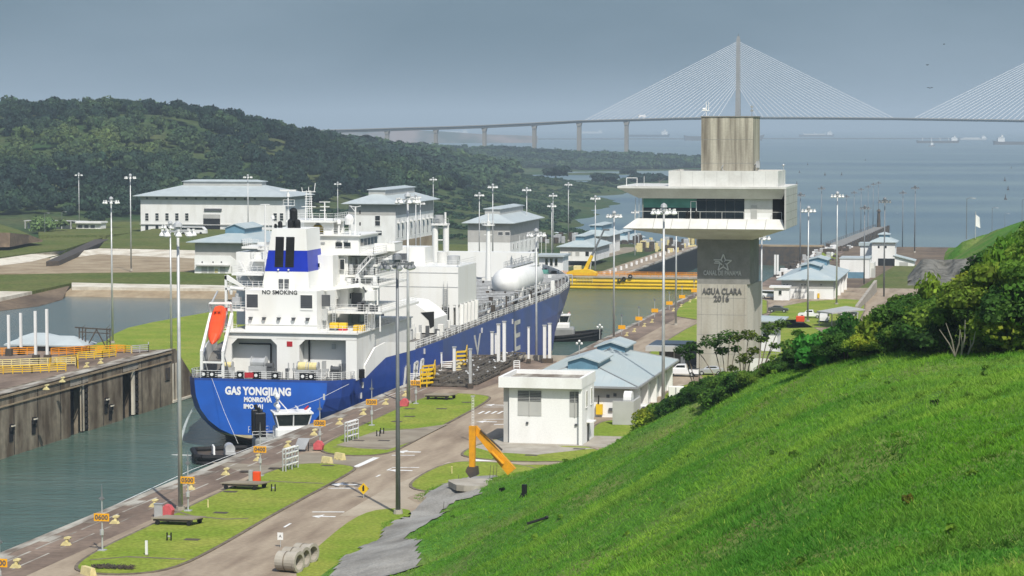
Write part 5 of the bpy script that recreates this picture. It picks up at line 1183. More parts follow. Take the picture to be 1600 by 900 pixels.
t = thing('tower_house', 'tall white gabled building with blue hipped roof and two lower wings', 'building', (a, y, zg)); MB().box(a, b, y, y + 12, zg - 3, zt).build('wall', 'wall_white', t)
r = MB(); hip(r, a, b, y, y + 12, zt, 2.6, 1.0, 'y'); r.build('roof', 'roof_blue', t)
mf = MB(); xm = (a + b) / 2; mf.box(xm - 2, xm + 2, y + 3, y + 9, zt + 1.5, zt + 3.0); f_ = mf.build('roof_monitor', 'roof_blue_dark', t); r = MB(); hip(r, xm - 2, xm + 2, y + 3, y + 9, zt + 3.0, .9, .5); r.build('monitor_roof', 'roof_blue', f_)
for px in (1373, 1384): x, _, z = atY(px, 386, y); MB().box(x - .35, x + .35, y - .08, y - .003, z - .45, z + .45).build('vent', 'dark', t)
for s, (p0, p1, pt) in enumerate(((1336, 1362, 398), (1398, 1428, 398))):
    xa_, xb_ = pxspan(p0, p1, 420, y); zz = atY(1350, pt, y)[2]; dz = -2.2 if s == 0 else 0; dz2 = 0 if s == 0 else -2.2
    MB().extr([(xa_, zg - 3), (xb_, zg - 3), (xb_, zz + dz2 - .3), (xa_, zz + dz - .3)], 'y', y + .5, y + 10).build('wing', 'wall_white', t)
    MB().extr([(xa_ - .6, zz + dz - .3), (xb_ + (.6 if s else 0), zz + dz2 - .3), (xb_ + (.6 if s else 0), zz + dz2), (xa_ - .6, zz + dz)], 'y', y - .3, y + 10.5).build('wing_roof', 'roof_blue', t)
xa_, xb_ = pxspan(1372, 1398, 412, y); MB().box(xa_, xb_, y - .12, y - .004, zg, zg + 4.2).build('gate_opening', 'glass', t)
x, _, z = atY(1412, 413, y + .5); MB().box(x - 1.7, x + 1.7, y + .38, y + .49, z - 1.2, z + .9).build('roller_door', 'panel_grey', t)
xa_, xb_ = pxspan(1344, 1362, 388, y + 14); zz = atY(1350, 384, y + 14)[2]; MB().box(xa_, xb_, y + 14, y + 22, zg, zz).build('rear_bay', 'wall_white', t); MB().box(xa_ - .6, xb_ + .6, y + 13.4, y + 22.6, zz, zz + 1.2).build('rear_roof', 'roof_blue', t)
# roof on the left terrace with white posts
g0 = P(75, 545, 0)
t = thing('terrace_shelter', 'pale sheet roofed shelter with a raised roof light on the left lock wall', 'building', (-172, 396, 0))
ym = 402.; a, b = pxspan(6, 131, 536, ym); ze = atY(60, 541, ym)[2]; r = MB(); hip(r, a + 1.2, b - 1.2, ym + 1.2, ym + 5, ze, atY(60, 531, ym)[2] - ze + .3, 1.2, 'x'); r.build('roof', 'roof_grey', t)
a2, b2 = pxspan(38, 84, 525, ym + 4); z2 = atY(60, 531, ym + 4)[2]; MB().box(a2, b2, ym + 3, ym + 6, ze, z2 + .3).build('roof_light', 'panel_grey', t); r = MB(); hip(r, a2, b2, ym + 3, ym + 6, z2 + .3, .7, .5, 'x'); r.build('raised_roof', 'roof_grey', t)
MB().box(a + 1.6, b - 1.6, ym + 2, ym + 4.5, 0, ze).build('wall', 'wall_grey', t)
# ================================================================== LIGHT MASTS
def make_mast(H, label, loc, pole_m='galv', big=True, lamps=8, group='high light masts along the locks'):
    t = thing('light_mast', label, 'light mast', loc, 0, group)
    MB().cyl((0, 0, -.2), (0, 0, .45), .55, .45, 10).build('base', 'concrete', t, world=False)
    MB().cyl((0, 0, .4), (0, 0, H), .26, .14, 10).build('pole', pole_m, t, world=False, smooth=True)
    g = MB(); R_ = 1.55
    for k in range(12): a = k * math.pi / 6; b = a + math.pi / 6; g.bar((R_ * math.cos(a), R_ * math.sin(a), H - .35), (R_ * math.cos(b), R_ * math.sin(b), H - .35), .10)
    for k in range(4): a = k * math.pi / 2; g.bar((0, 0, H - .3), (R_ * math.cos(a), R_ * math.sin(a), H - .35), .10)
    g.cyl((0, 0, H - .6), (0, 0, H + .1), .3, .3, 8); g.build('lamp_ring', pole_m, t, world=False)
    g = MB(); g.cyl((0, 0, H + .1), (0, 0, H + .45), .5, .42, 10); g.cyl((0, 0, H + .45), (0, 0, H + .7), .42, .1, 10)
    for dx in (-.38, .38): g.cyl((dx, 0, H - .35), (dx, 0, H + .1), .035)
    g.build('winch_cover', pole_m, t, world=False)
    for k in range(lamps):
        a = 2 * math.pi * (k + .5) / lamps; x, y = R_ * 1.02 * math.cos(a), R_ * 1.02 * math.sin(a); rr = .36
        h_ = MB().cyl((x, y, H - .42), (x, y, H - .12), .13, .16, 8).cyl((x, y, H - .62), (x, y, H - .42), .30, .15, 10).cyl((x, y, H - .80), (x, y, H - .62), rr, .30, 10).build('luminaire', pole_m if pole_m == 'galv_dark' else 'white', t, world=False)
        MB().ell((x, y, H - .81), rr * .82, rr * .82, .16, 10, 6).build('lens', 'lamp_glass', h_, world=False)
    return t
protos = {}
def mast(label, px, ytop, Z=None, ybase=None, H=28.5, pole_m='galv'):
    if ybase is not None and Z is not None: x, y, z = P(px, ybase, Z); z = Z; H = atY(px, ytop, y)[2] - Z
    elif ybase is not None: d_ = H / (ybase - ytop) * F; x, y, z = D(px, ybase, d_)
    else: d_ = (40 - (Z + H)) * F / (ytop - 195); x, y, z = D(px, ytop, d_); z = Z
    far = y > 520
    if not far or pole_m not in protos: t = make_mast(H, label, (x, y, z), pole_m)
    else: t = dup(protos[pole_m], (x, y, z), label=label)
    if far and pole_m not in protos: protos[pole_m] = t; t['H'] = H
    elif far:
        s = H / protos[pole_m]['H']; t.scale = (1, 1, s)
    return t
mast('dark weathered light mast nearest the camera with clustered bell lamps', 622, 407, 0, 803, pole_m='galv_dark')
mast('light mast on the quay with a red cover at its foot', 282, 356, 0, 798)
mast('light mast on the quay right beside the hull letters', 638, 308, 0, 631)
mast('light mast in front of the control tower cabin', 1036, 325, 0, 640)
mast('thin light mast rising behind the front lamp cluster at the ship stern', 268, 350, -8, 560)
mast('light mast on the middle quay right of the tugboat', 959, 334, LVL_B, 530)
mast('light mast just left of the tower shaft rising behind the cabin', 1056, 330, LVL_B, 508)
mast('light mast just right of the tower shaft', 1189, 368, LVL_B, 560)
mast('light mast right of the tower on the middle lawn', 1262, 326, LVL_B, 503)
mast('light mast in front of the hipped white lock building', 1307, 303, LVL_B, 476)
mast('light mast standing at the near shore of the pond', 176, 312, -8.6, 536)
mast('light mast on the settling basin between pond and warehouse', 205, 275, None, 422, 30)
mast('light mast behind the small white booth', 124, 272, None, 362, 27)
mast('light mast in front of the right end of the long warehouse', 388, 275, None, 385, 28)
mast('light mast behind the ship bridge against the woods', 528, 286, None, 372, 28)
mast('light mast at the right rear corner of the tall workshop', 677, 279, None, 368, 28)
mast('middle light mast of the trio in front of the tall workshop', 650, 306, None, 440, 29)
mast('right light mast of the trio in front of the tall workshop', 657, 316, None, 432, 28)
mast('light mast left of the office building roof', 749, 303, None, 420, 28)
mast('light mast rising over the middle of the office roof', 770, 290, None, 418, 29)
mast('light mast at the right corner of the office building', 823, 295, None, 405, 28)
mast('near light mast standing beyond the ship tank with wide lamp ring', 838, 362, LVL_B)
mast('light mast left of the flat roofed gate office', 862, 320, None, 430, 28)
mast('shorter light mast close behind the gate office mast', 864, 304, None, 402, 27)
mast('light mast left of the blue roofed pump house', 888, 287, None, 376, 27)
mast('light mast rising behind the yellow crane', 930, 308, None, 430, 28)
mast('far light mast left of the tower underside', 992, 330, None, 430, 28)
farm = [(1250, 303, 418), (1283, 293, 385), (1322, 306, 385), (1334, 300, 376), (1345, 295, 370), (1356, 291, 362), (1364, 287, 356), (1372, 285, 352), (1350, 323, 447), (1381, 312, 470), (1410, 300, 390), (1429, 292, 394), (1356, 324, 400)]
names = ['far light mast just right of the tower beyond the water channel', 'far light mast left of the approach wall', 'first far mast at the landward end of the approach wall', 'second far mast along the approach wall', 'third far mast along the approach wall', 'fourth far mast along the approach wall', 'fifth far mast along the approach wall', 'outermost far mast at the end of the approach wall',
         'far mast in front of the white box building', 'far mast in front of the tall gabled building', 'far mast right of the gabled building roof', 'far mast at the right edge of the white complex', 'far mast behind the white box building']
for (px, yt, yb), nm in zip(farm, names): mast(nm, px, yt, None, yb, 28.5, 'galv_dark')
# slim street lamps and bare posts
def lamp_post(label, px, yt, yb, H, arm=True, m='galv_dark'):
    d_ = H / (yb - yt) * F; x, y, z = D(px, yb, d_); t = thing('street_lamp', label, 'street lamp', (x, y, z), 0, 'slim street lamps')
    MB().cyl((x, y, z - 1), (x, y, z + H), .12, .08, 6).build('pole', m, t)
    g = MB().tube([(x, y, z + H - .1), (x + .8, y, z + H + .2), (x + 1.8, y, z + H + .1)], .07); g.build('arm', m, t)
    MB().box(x + 1.5, x + 2.4, y - .2, y + .2, z + H - .05, z + H + .12).build('lamp_head', 'galv', t)
for lab, px, yt, yb, H in (('slim street lamp left of the round tree trunk', 70, 333, 365, 9), ('slim street lamp between round tree and booth', 97, 331, 360, 9), ('slim street lamp right of the small white booth', 188, 336, 362, 9), ('slim street lamp by the far green knoll', 1398, 333, 352, 9),
                           ('slim street lamp on the ridge left of the knoll', 1510, 310, 368, 10), ('street lamp on top of the far knoll near the right edge', 1597, 312, 345, 8), ('tall thin pole between the lamps of the far shore', 1550, 325, 357, 8), ('slim lamp above the bush at the knoll', 1570, 334, 352, 6)):
    lamp_post(lab, px, yt, yb, H)
# two poles with a flag by the knoll
x, y, z = D(1524, 366, 560); t = thing('flagpole', 'flagpole with a pale drooping flag on the green knoll', 'flagpole', (x, y, z)); MB().cyl((x, y, z - 1), (x, y, z + 5.2), .08).build('pole', 'galv', t)
MB().add([(x, y, z + 4.6), (x + .9, y, z + 3.9), (x + 1.1, y + .1, z + 1.4), (x, y, z + 1.9)], [(0, 1, 2, 3)]).add([(x, y + .04, z + 4.6), (x + .9, y + .04, z + 3.9), (x + 1.1, y + .14, z + 1.4), (x, y + .04, z + 1.9)], [(3, 2, 1, 0)]).build('flag', 'letter_white', t)

# ================================================================== QUAY FURNITURE
def sign_post(num, px, py_sign, ybase, Z=0.0, first=False, label=None):
    x, y, _ = P(px, ybase, Z); t = thing('distance_sign', 'amber board on a grey post %s' % {'0700': 'cut by the left edge of the view', '0600': 'nearest the white marker post', '0500': 'beside the tall quay mast', '0400': 'beside the orange cabinet', '0300': 'above the red cover at the lawn curve', '0200': 'behind the paved bay', '0100': 'at the near gate pit'}[num], 'sign', (x, y, Z), 0, 'amber distance signs along the quay')
    zs = atY(px, py_sign, y)[2]
    MB().box(x - .35, x + .35, y - .35, y + .35, Z, Z + .2).cyl((x, y, Z + .2), (x, y, zs + 2.4), .09, .05, 8).build('post', 'galv', t)
    MB().box(x - .15, x + .15, y - .12, y + .12, zs + 1.6, zs + 1.9).cyl((x, y, zs + 1.9), (x, y, zs + 3.1), .09, .02, 6).cyl((x - .3, y, zs + 1.75), (x + .3, y, zs + 1.75), .05).build('beacon', 'galv_dark', t)
    MB().cyl((x, y - .1, Z + 1.6), (x, y - .1, Z + 2.1), .2, .2, 8).build('junction_box', 'galv', t)
    b = MB().bev(x - .76, x + .76, y - .16, y - .1, zs - .36, zs + .36, .02).build('sign_board', 'sign_orange', t)
    lettering(num, .62, 'letter_dim', 'lettering', b, (x, y - .17, zs - .02), FACE_S, .01, bold=.02)
    return t
for num, px, ps, yb in (('0600', 160, 808, 862), ('0500', 294, 750, 800), ('0400', 407, 702, 745), ('0300', 500, 661, 700), ('0200', 581, 628, 666), ('0100', 650, 598, 632)):
    sign_post(num, px, ps, yb)
x0 = P(0, 905, 0); sign_post('0700', 0, 879, 930)
# bollards with their hooked fairleads
def make_bollard(label, loc, m='cream', s=1.0, group='yellow mooring bollards along the quay'):
    t = thing('bollard', label, 'bollard', loc, 0, group)
    g = MB(); g.extr([(-.55 * s, 0), (.55 * s, 0), (.32 * s, .35 * s), (.14 * s, .42 * s), (-.2 * s, .42 * s)], 'y', -.35 * s, .35 * s); g.build('base', m, t, world=False)
    g = MB(); g.cyl((.1 * s, 0, .4 * s), (.16 * s, 0, .75 * s), .22 * s, .2 * s, 10); g.extr([(-.16 * s, .72 * s), (.55 * s, .74 * s), (.6 * s, .9 * s), (.2 * s, 1.0 * s), (-.12 * s, .92 * s)], 'y', -.26 * s, .26 * s); g.build('head', m, t, world=False)
    return t
bl = [(24, 884), (103, 849), (179, 815), (240, 789), (298, 762), (352, 739), (402, 717), (449, 696), (490, 677), (530, 660), (567, 645), (602, 629), (633, 616)]
desc = ['nearest of the quay at the bottom left corner', 'left of the amber 0600 board', 'right of the amber 0600 board', 'between the 0600 board and the tall mast', 'beside the amber 0500 board', 'between the 0500 board and the nearer trolley', 'just short of the orange cabinet', 'between the orange cabinet and the 0300 board', 'just left of the 0300 board', 'in line with the far pipe rack', 'one place before the pit posts', 'second from the lane mast foot', 'beside the foot of the letter side mast']
pb = None
for (px, py), dsc in zip(bl, desc):
    x, y, z = P(px, py + 3, 0); x = min(x, -88.6) if px < 640 else x
    lab = 'pale yellow bollard ' + dsc
    if pb is None: pb = make_bollard(lab, (x, y, .01), s=.85)
    else: dup(pb, (x, y, .01), label=lab)
for k, (px, py) in enumerate(((97, 597), (72, 591 + 18), (157, 568), (135, 574))):
    x, y, z = P(px, py, 0); dup(pb, (x, y, .01), label='pale yellow bollard on the left lock wall, ' + ['nearest the water', 'left of the nearest one', 'beside the far railings', 'middle of the four'][k], group='bollards on the left lock wall')
for k, px in enumerate((972, 984, 1000, 1012, 1030, 1046, 1058, 1072, 1082)):
    yy = 523 - (px - 960) * .52 + 8; x, y, z = P(px, yy, LVL_B); dup(pb, (x + 1.0, y, LVL_B + .01), label='small pale bollard on the middle quay beyond the tug, %s from the near end' % ['first', 'second', 'third', 'fourth', 'fifth', 'sixth', 'seventh', 'eighth', 'ninth'][k], group='bollards along the middle quay')
# small beacons and boards of the middle quay
for k, px in enumerate((966, 993, 1018, 1041, 1061, 1080)):
    yy = 523 - (px - 960) * .52 + 3; x, y, z = P(px, yy, LVL_B); t = thing('marker_post', 'amber board on a slim post along the middle quay, %s from the tug end' % ['first', 'second', 'third', 'fourth', 'fifth', 'sixth'][k], 'sign', (x + .8, y, LVL_B), 0, 'amber boards on the middle quay')
    MB().cyl((x + .8, y, LVL_B), (x + .8, y, LVL_B + 4.6), .09, .06, 6).build('post', 'galv', t); MB().box(x, x + 1.7, y - .15, y - .08, LVL_B + 1.3, LVL_B + 2.2).build('sign_board', 'sign_orange', t); MB().box(x + .6, x + 1.0, y - .12, y + .12, LVL_B + 4.2, LVL_B + 4.7).build('beacon', 'galv_dark', t)
for k, (px, py) in enumerate(((937, 530), (905, 557))):
    x, y, z = P(px, py, LVL_B); t = thing('navigation_lamp', ['white lamp post at the tip of the middle quay beside the tug', 'white lamp post just above the blue roof beside the ship bow'][k], 'lamp post', (x, y, LVL_B), 0, 'white lamp posts by the bow')
    MB().cyl((x, y, LVL_B), (x, y, LVL_B + 2.4), .12, .09, 6).build('post', 'galv', t); g = MB()
    for a in range(3): g.ell((x + (a - 1) * .5, y, LVL_B + 2.7 + (.5 if a == 1 else 0)), .28, .28, .3, 8, 5)
    g.build('lamp_head', 'white', t)
# trolleys, covers, cabinets, panels, barriers
def trolley(label, px, py, w=4.6, dpt=2.0):
    x, y, _ = P(px, py, 0); t = thing('flat_trolley', label, 'trolley', (x, y, 0), 0, 'flat wooden trolleys beside the quay')
    MB().prism([(x - w / 2, y), (x + w / 2 - .2, y), (x + w / 2 + .5, y + dpt), (x - w / 2 + .9, y + dpt)], .72, .84).build('deck', 'drive', t)
    g = MB(); g.bar((x - w / 2 + .2, y + .2, .6), (x + w / 2 - .3, y + .2, .6), .2); g.bar((x - w / 2 + 1.0, y + dpt - .2, .6), (x + w / 2 + .2, y + dpt - .2, .6), .2); g.build('chassis', 'steel_dark', t)
    for dx in (-w / 2 + .6, w / 2 - .7):
        for dy in (.15, dpt - .15): MB().cyl((x + dx + dy * .3, y + dy - .1, .36), (x + dx + dy * .3, y + dy + .1, .36), .24, .24, 12).build('wheel', 'rubber', t)
trolley('flat wooden trolley beside the grass near the 0500 board', 270, 823); trolley('flat wooden trolley right of the 0400 board on the lawn edge', 375, 767); trolley('flat wooden trolley on the lawn below the lane mast', 683, 626, 4.0, 2.4)
def cover(label, px, py, m='pink_red'):
    x, y, _ = P(px, py, 0); t = thing('covered_winch', label, 'winch cover', (x, y, 0), 0, 'red covered winches by the quay')
    g = MB(); g.extr([(x - .55, .15), (x + .5, .15), (x + .62, .7), (x + .3, 1.15), (x - .15, 1.25), (x - .6, .8)], 'y', y - .4, y + .4); g.build('cover', m, t); MB().box(x - .55, x + .55, y - .3, y + .4, 0, .15).build('skid', 'steel_dark', t)
cover('faded red winch cover beside the trolley near the 0500 board', 262, 807); cover('faded red winch cover at the curve of the lawn by the 0300 board', 498, 704); cover('faded red winch cover at the foot of the dark mast line', 632, 636)
x, y, _ = P(398, 754, 0); t = thing('orange_cabinet', 'orange cabinet with grey box beside the 0400 board', 'cabinet', (x, y, 0)); MB().bev(x - .25, x + .55, y, y + .6, 0, 1.2, .05).build('casing', 'boat_orange', t); MB().box(x - .75, x - .3, y + .1, y + .5, 0, 1.35).build('side_box', 'galv', t)
x, y, _ = P(247, 808, 0); t = thing('grey_cabinet', 'small grey cabinet left of the red winch cover', 'cabinet', (x, y, 0)); MB().bev(x - .45, x + .45, y, y + .5, 0, 1.3, .04).build('casing', 'galv', t); MB().box(x - .5, x + .5, y - .05, y + .55, 1.3, 1.38).build('lid', 'grey_metal', t)
def rack(label, px, py, h=2.7):
    x, y, _ = P(px, py, 0); t = thing('pipe_rack', label, 'rack', (x, y, 0), 0, 'white pipe racks standing on the lawns'); g = MB()
    for k in range(3): yy = y + k * 1.7; g.cyl((x + k * .22, yy, 0), (x + k * .22, yy, h), .09, .09, 6); g.cyl((x + k * .22 + .35, yy, 0), (x + k * .22 + .35, yy, h), .09, .09, 6)
    g.build('posts', 'galv', t); g = MB()
    for z in (.8, 1.5, 2.1, h - .05): g.cyl((x, y, z), (x + .44, y + 3.4, z), .08, .08, 6); g.cyl((x + .35, y, z), (x + .79, y + 3.4, z), .08, .08, 6)
    g.build('rails', 'white', t)
rack('white pipe rack standing on the lawn left of the paved gap', 442, 738); rack('white pipe rack standing on the lawn right of the 0300 board', 539, 692, 2.6)
def barrier(label, px, py):
    x, y, _ = P(px, py, 0); t = thing('plastic_barrier', label, 'barrier', (x, y, 0), R(55), 'pale yellow barriers across the paved gap')
    MB().extr([(-.35, 0), (.35, 0), (.3, .2), (.16, .8), (-.16, .8), (-.3, .2)], 'y', -.75, .75).build('body', 'cream', t, world=False)
    MB().box(-.38, .38, -.6, -.2, .02, .2).box(-.38, .38, .2, .6, .02, .2).build('feet', 'cream', t, world=False)
barrier('pale yellow plastic barrier, the nearer of the pair', 511, 724); barrier('pale yellow plastic barrier, the farther of the pair', 531, 718)
x, y, _ = P(540, 712, 0)
x, y, _ = P(138, 898, 0); t = thing('concrete_block', 'pale yellow barrier block at the near tip of the lawn', 'barrier', (x, y, 0), R(50)); MB().extr([(-.35, 0), (.35, 0), (.2, .7), (-.2, .7)], 'y', -.9, .9).build('body', 'cream', t, world=False)
x, y, _ = P(176, 888, .1); t = thing('leaf_litter', 'dark rectangular patch of cut branches on the near lawn', 'debris', (x, y, .1)); g = MB(); r_ = random.Random(3)
for k in range(260): a = x + r_.uniform(-1.9, 1.9); b = y + r_.uniform(-.6, .6); g.bar((a, b, .12 + r_.random() * .2), (a + r_.uniform(-.4, .4), b + r_.uniform(-.2, .2), .15 + r_.random() * .3), .06)
g.build('branches', 'steel_dark', t)
# tables with umbrella-like winch near the 0300 board
x, y, _ = P(470, 706, 0); t = thing('tilted_board', 'grey tilted board on legs beside the quay rails', 'board', (x, y, 0)); MB().add([(x - .9, y, .3), (x + .5, y, .3), (x + .9, y + .9, 1.6), (x - .6, y + .9, 1.6), (x - .9, y + .1, .25), (x + .5, y + .1, .25), (x + .9, y + 1.0, 1.55), (x - .6, y + 1.0, 1.55)], [(0, 1, 2, 3), (7, 6, 5, 4), (0, 4, 5, 1), (1, 5, 6, 2), (2, 6, 7, 3), (3, 7, 4, 0)]).build('board', 'grey_metal', t); MB().cyl((x + .7, y + .9, 0), (x + .7, y + .9, 1.5), .06).cyl((x - .5, y + .9, 0), (x - .5, y + .9, 1.5), .06).build('leg', 'black', t)
# small road signs
x, y, _ = P(568, 778, 0); t = thing('diamond_sign', 'yellow diamond warning sign beside the road', 'sign', (x, y, 0)); b = MB().extr([(x - .62, 1.0), (x, .38), (x + .62, 1.0), (x, 1.62)], 'y', y - .03, y + .03).build('sign_board', 'yellow', t); MB().box(x - .12, x + .1, y - .045, y - .031, .75, 1.2).ell((x, y - .04, 1.28), .1, .02, .1, 8, 4).build('symbol', 'letter_black', b); MB().cyl((x, y + .06, 0), (x, y + .06, 1.3), .04).build('post', 'galv', t)
x, y, _ = P(438, 855, 0); t = thing('small_sign', 'small white square sign at the near left road edge', 'sign', (x, y, 0)); b = MB().box(x - .28, x + .28, y - .02, y + .02, .7, 1.4).build('sign_board', 'white', t); lettering('A', .4, 'letter_black', 'lettering', b, (x, y - .03, 1.05), FACE_S, .005); MB().cyl((x, y + .05, 0), (x, y + .05, 1.2), .035).build('post', 'galv', t)
x, y, _ = P(229, 868, .1); t = thing('white_marker', 'short white marker post alone on the near lawn', 'post', (x, y, .1)); MB().box(x - .12, x + .12, y - .06, y + .06, .1, 1.5).build('post', 'white', t); MB().box(x - .17, x + .17, y - .1, y + .1, .1, .2).build('foot', 'kerb', t)
def hframe(label, px, py):
    x, y, _ = P(px, py, .1); t = thing('bleed_valve', label, 'valve', (x, y, .1), 0, 'small black valves in the lawns'); g = MB(); g.box(x - .26, x - .14, y, y + .1, .1, .9); g.box(x + .14, x + .26, y, y + .1, .1, .9); g.build('posts', 'black', t); MB().box(x - .14, x + .14, y + .02, y + .08, .45, .6).build('crossbar', 'galv', t)
hframe('small black valve frame on the lawn right of the white marker', 264, 845); hframe('small black valve frame on the lawn right of the 0400 trolley', 427, 768); hframe('small black valve frame beside the paved bay, left one', 591, 682); hframe('small black valve frame beside the paved bay, right one', 597, 678)
def posts(label, px, py):
    x, y, _ = P(px, py, .1); t = thing('stub_post', label, 'post', (x, y, 0), 0, 'short stub posts'); MB().cyl((x, y, 0), (x, y, .8), .07).build('post', 'cream', t); MB().ell((x, y, .85), .1, .1, .1, 8, 4).build('cap', 'cream', t)
posts('tiny cream post on the lawn behind the gravel apron', 706, 740); posts('tiny orange topped post on the lawn near the tall quay mast', 325, 793)
# slatted white ladder mast near the excavator
x, y, _ = P(739, 690, 0); t = thing('ladder_mast', 'slim white lattice pole behind the excavator arm', 'mast', (x, y, 0)); zt = atY(739, 620, y)[2]; g = MB()
for dx in (-.12, .12): g.cyl((x + dx, y, 0), (x + dx, y, zt), .03)
for z in np.arange(.3, zt, .35): g.bar((x - .12, y, z), (x + .12, y, z), .05)
g.build('lattice', 'white', t); MB().box(x - .25, x + .25, y - .1, y + .1, zt, zt + .15).build('head', 'galv', t)
# concrete pipes at the bottom
def pipe(label, px, py, L, r=.62, rz=0.0, dz=0):
    x, y, z = P(px, py, .02); t = thing('concrete_pipe', label, 'pipe', (x, y, r * 1.08 + dz), rz, 'concrete drain pipes by the road')
    n = 20; g = MB(); rings = [(-L / 2, r), (L / 2 - .25, r), (L / 2 - .25, r * 1.12), (L / 2, r * 1.12), (L / 2, r * .78), (-L / 2, r * .78)]
    vs = []
    for yy, rr in rings:
        for i in range(n): a = 2 * math.pi * i / n; vs.append((yy, rr * math.cos(a), rr * math.sin(a)))
    k = len(rings); fs = [(j * n + i, j * n + (i + 1) % n, ((j + 1) % k) * n + (i + 1) % n, ((j + 1) % k) * n + i) for j in range(k) for i in range(n)]
    g.add(vs, fs); g.build('barrel', 'concrete', t, world=False); MB().cyl((-L * .1, 0, 0), (-L * .1 + .1, 0, 0), r * 1.04, r * 1.04, n, False).build('band', 'kerb', t, world=False)
pipe('large pale concrete pipe lying nearest the camera', 452, 893, 2.1, .88, R(-12)); pipe('concrete pipe lying just behind the nearest one', 462, 885, 2.2, .84, R(-12), .02); pipe('concrete pipe with the open dark mouth at the right of the pile', 477, 877, 1.9, .80, R(-20))
# excavator arm rising behind the hill foot
ex = D(800, 738, 262); t = thing('excavator', 'amber excavator with raised folded arm half hidden behind the grass bank', 'excavator', (ex[0], ex[1], 0)); ey = ex[1] + 3
A = atY(800, 737, ey); B = atY(741, 668, ey); C = atY(740, 728, ey)
def beam(a, b, w0, w1, th, y):
    a = Vector((a[0], a[2])); b = Vector((b[0], b[2])); d = (b - a).normalized(); n = Vector((-d.y, d.x)); p = [a + n * w0, b + n * w1, b - n * w1, a - n * w0]; return MB().extr([(q.x, q.y) for q in p], 'y', y - th, y + th)
beam(A, B, .55, .33, .3, ey).build('boom', 'exc_yellow', t); beam((B[0] - .05, 0, B[2] + .25), C, .36, .30, .26, ey - .62).build('dipper_arm', 'exc_yellow', t)
g = MB(); g.cyl((A[0] - 1.0, ey - .45, A[2] + 2.4), (B[0] + .8, ey - .45, B[2] - .2), .11); g.build('hydraulic_ram', 'steel_dark', t)
g = MB(); g.cyl((A[0] - 2.2, ey - .5, A[2] + 2.2), (A[0] - .9, ey - .5, A[2] + .9), .16); g.build('ram_cylinder', 'exc_yellow', t)
MB().extr([(C[0] - .5, C[2]), (C[0] + .5, C[2]), (C[0] + .6, C[2] - .9), (C[0] - .2, C[2] - 1.2), (C[0] - .7, C[2] - .5)], 'y', ey - 1.0, ey + .2).build('bucket', 'steel_dark', t)
bx_ = A[0] + 1.6; MB().bev(bx_ - 1.6, bx_ + 1.8, ey - 1.2, ey + 1.2, -1.6, -.3, .15).build('house', 'exc_yellow', t); MB().bev(bx_ - 1.8, bx_ + 1.9, ey - 1.5, ey - .8, -2.6, -1.7, .2).build('track', 'rubber', t)
# thin stakes in the gravel
for k, (px, py, hh) in enumerate(((765, 748, 1.6), (770, 746, 1.5), (775, 742, 1.4), (692, 800, 1.3), (715, 752, 1.0))):
    x, y, z = P(px, py, 1.0); zz = float(hillf(np.array([x]), np.array([y]))[0]); t = MB().cyl((x, y, zz - .1), (x + .12, y, zz + hh), .03, .02, 5).build('thin_stake', 'steel_dark'); tag(t, ['leftmost of three thin stakes at the apron edge', 'middle of three thin stakes at the apron edge', 'rightmost of three thin stakes at the apron edge', 'thin stake halfway down the gravel apron', 'thin stake at the upper left apron edge'][k], 'stake', 'thin stakes in the gravel')

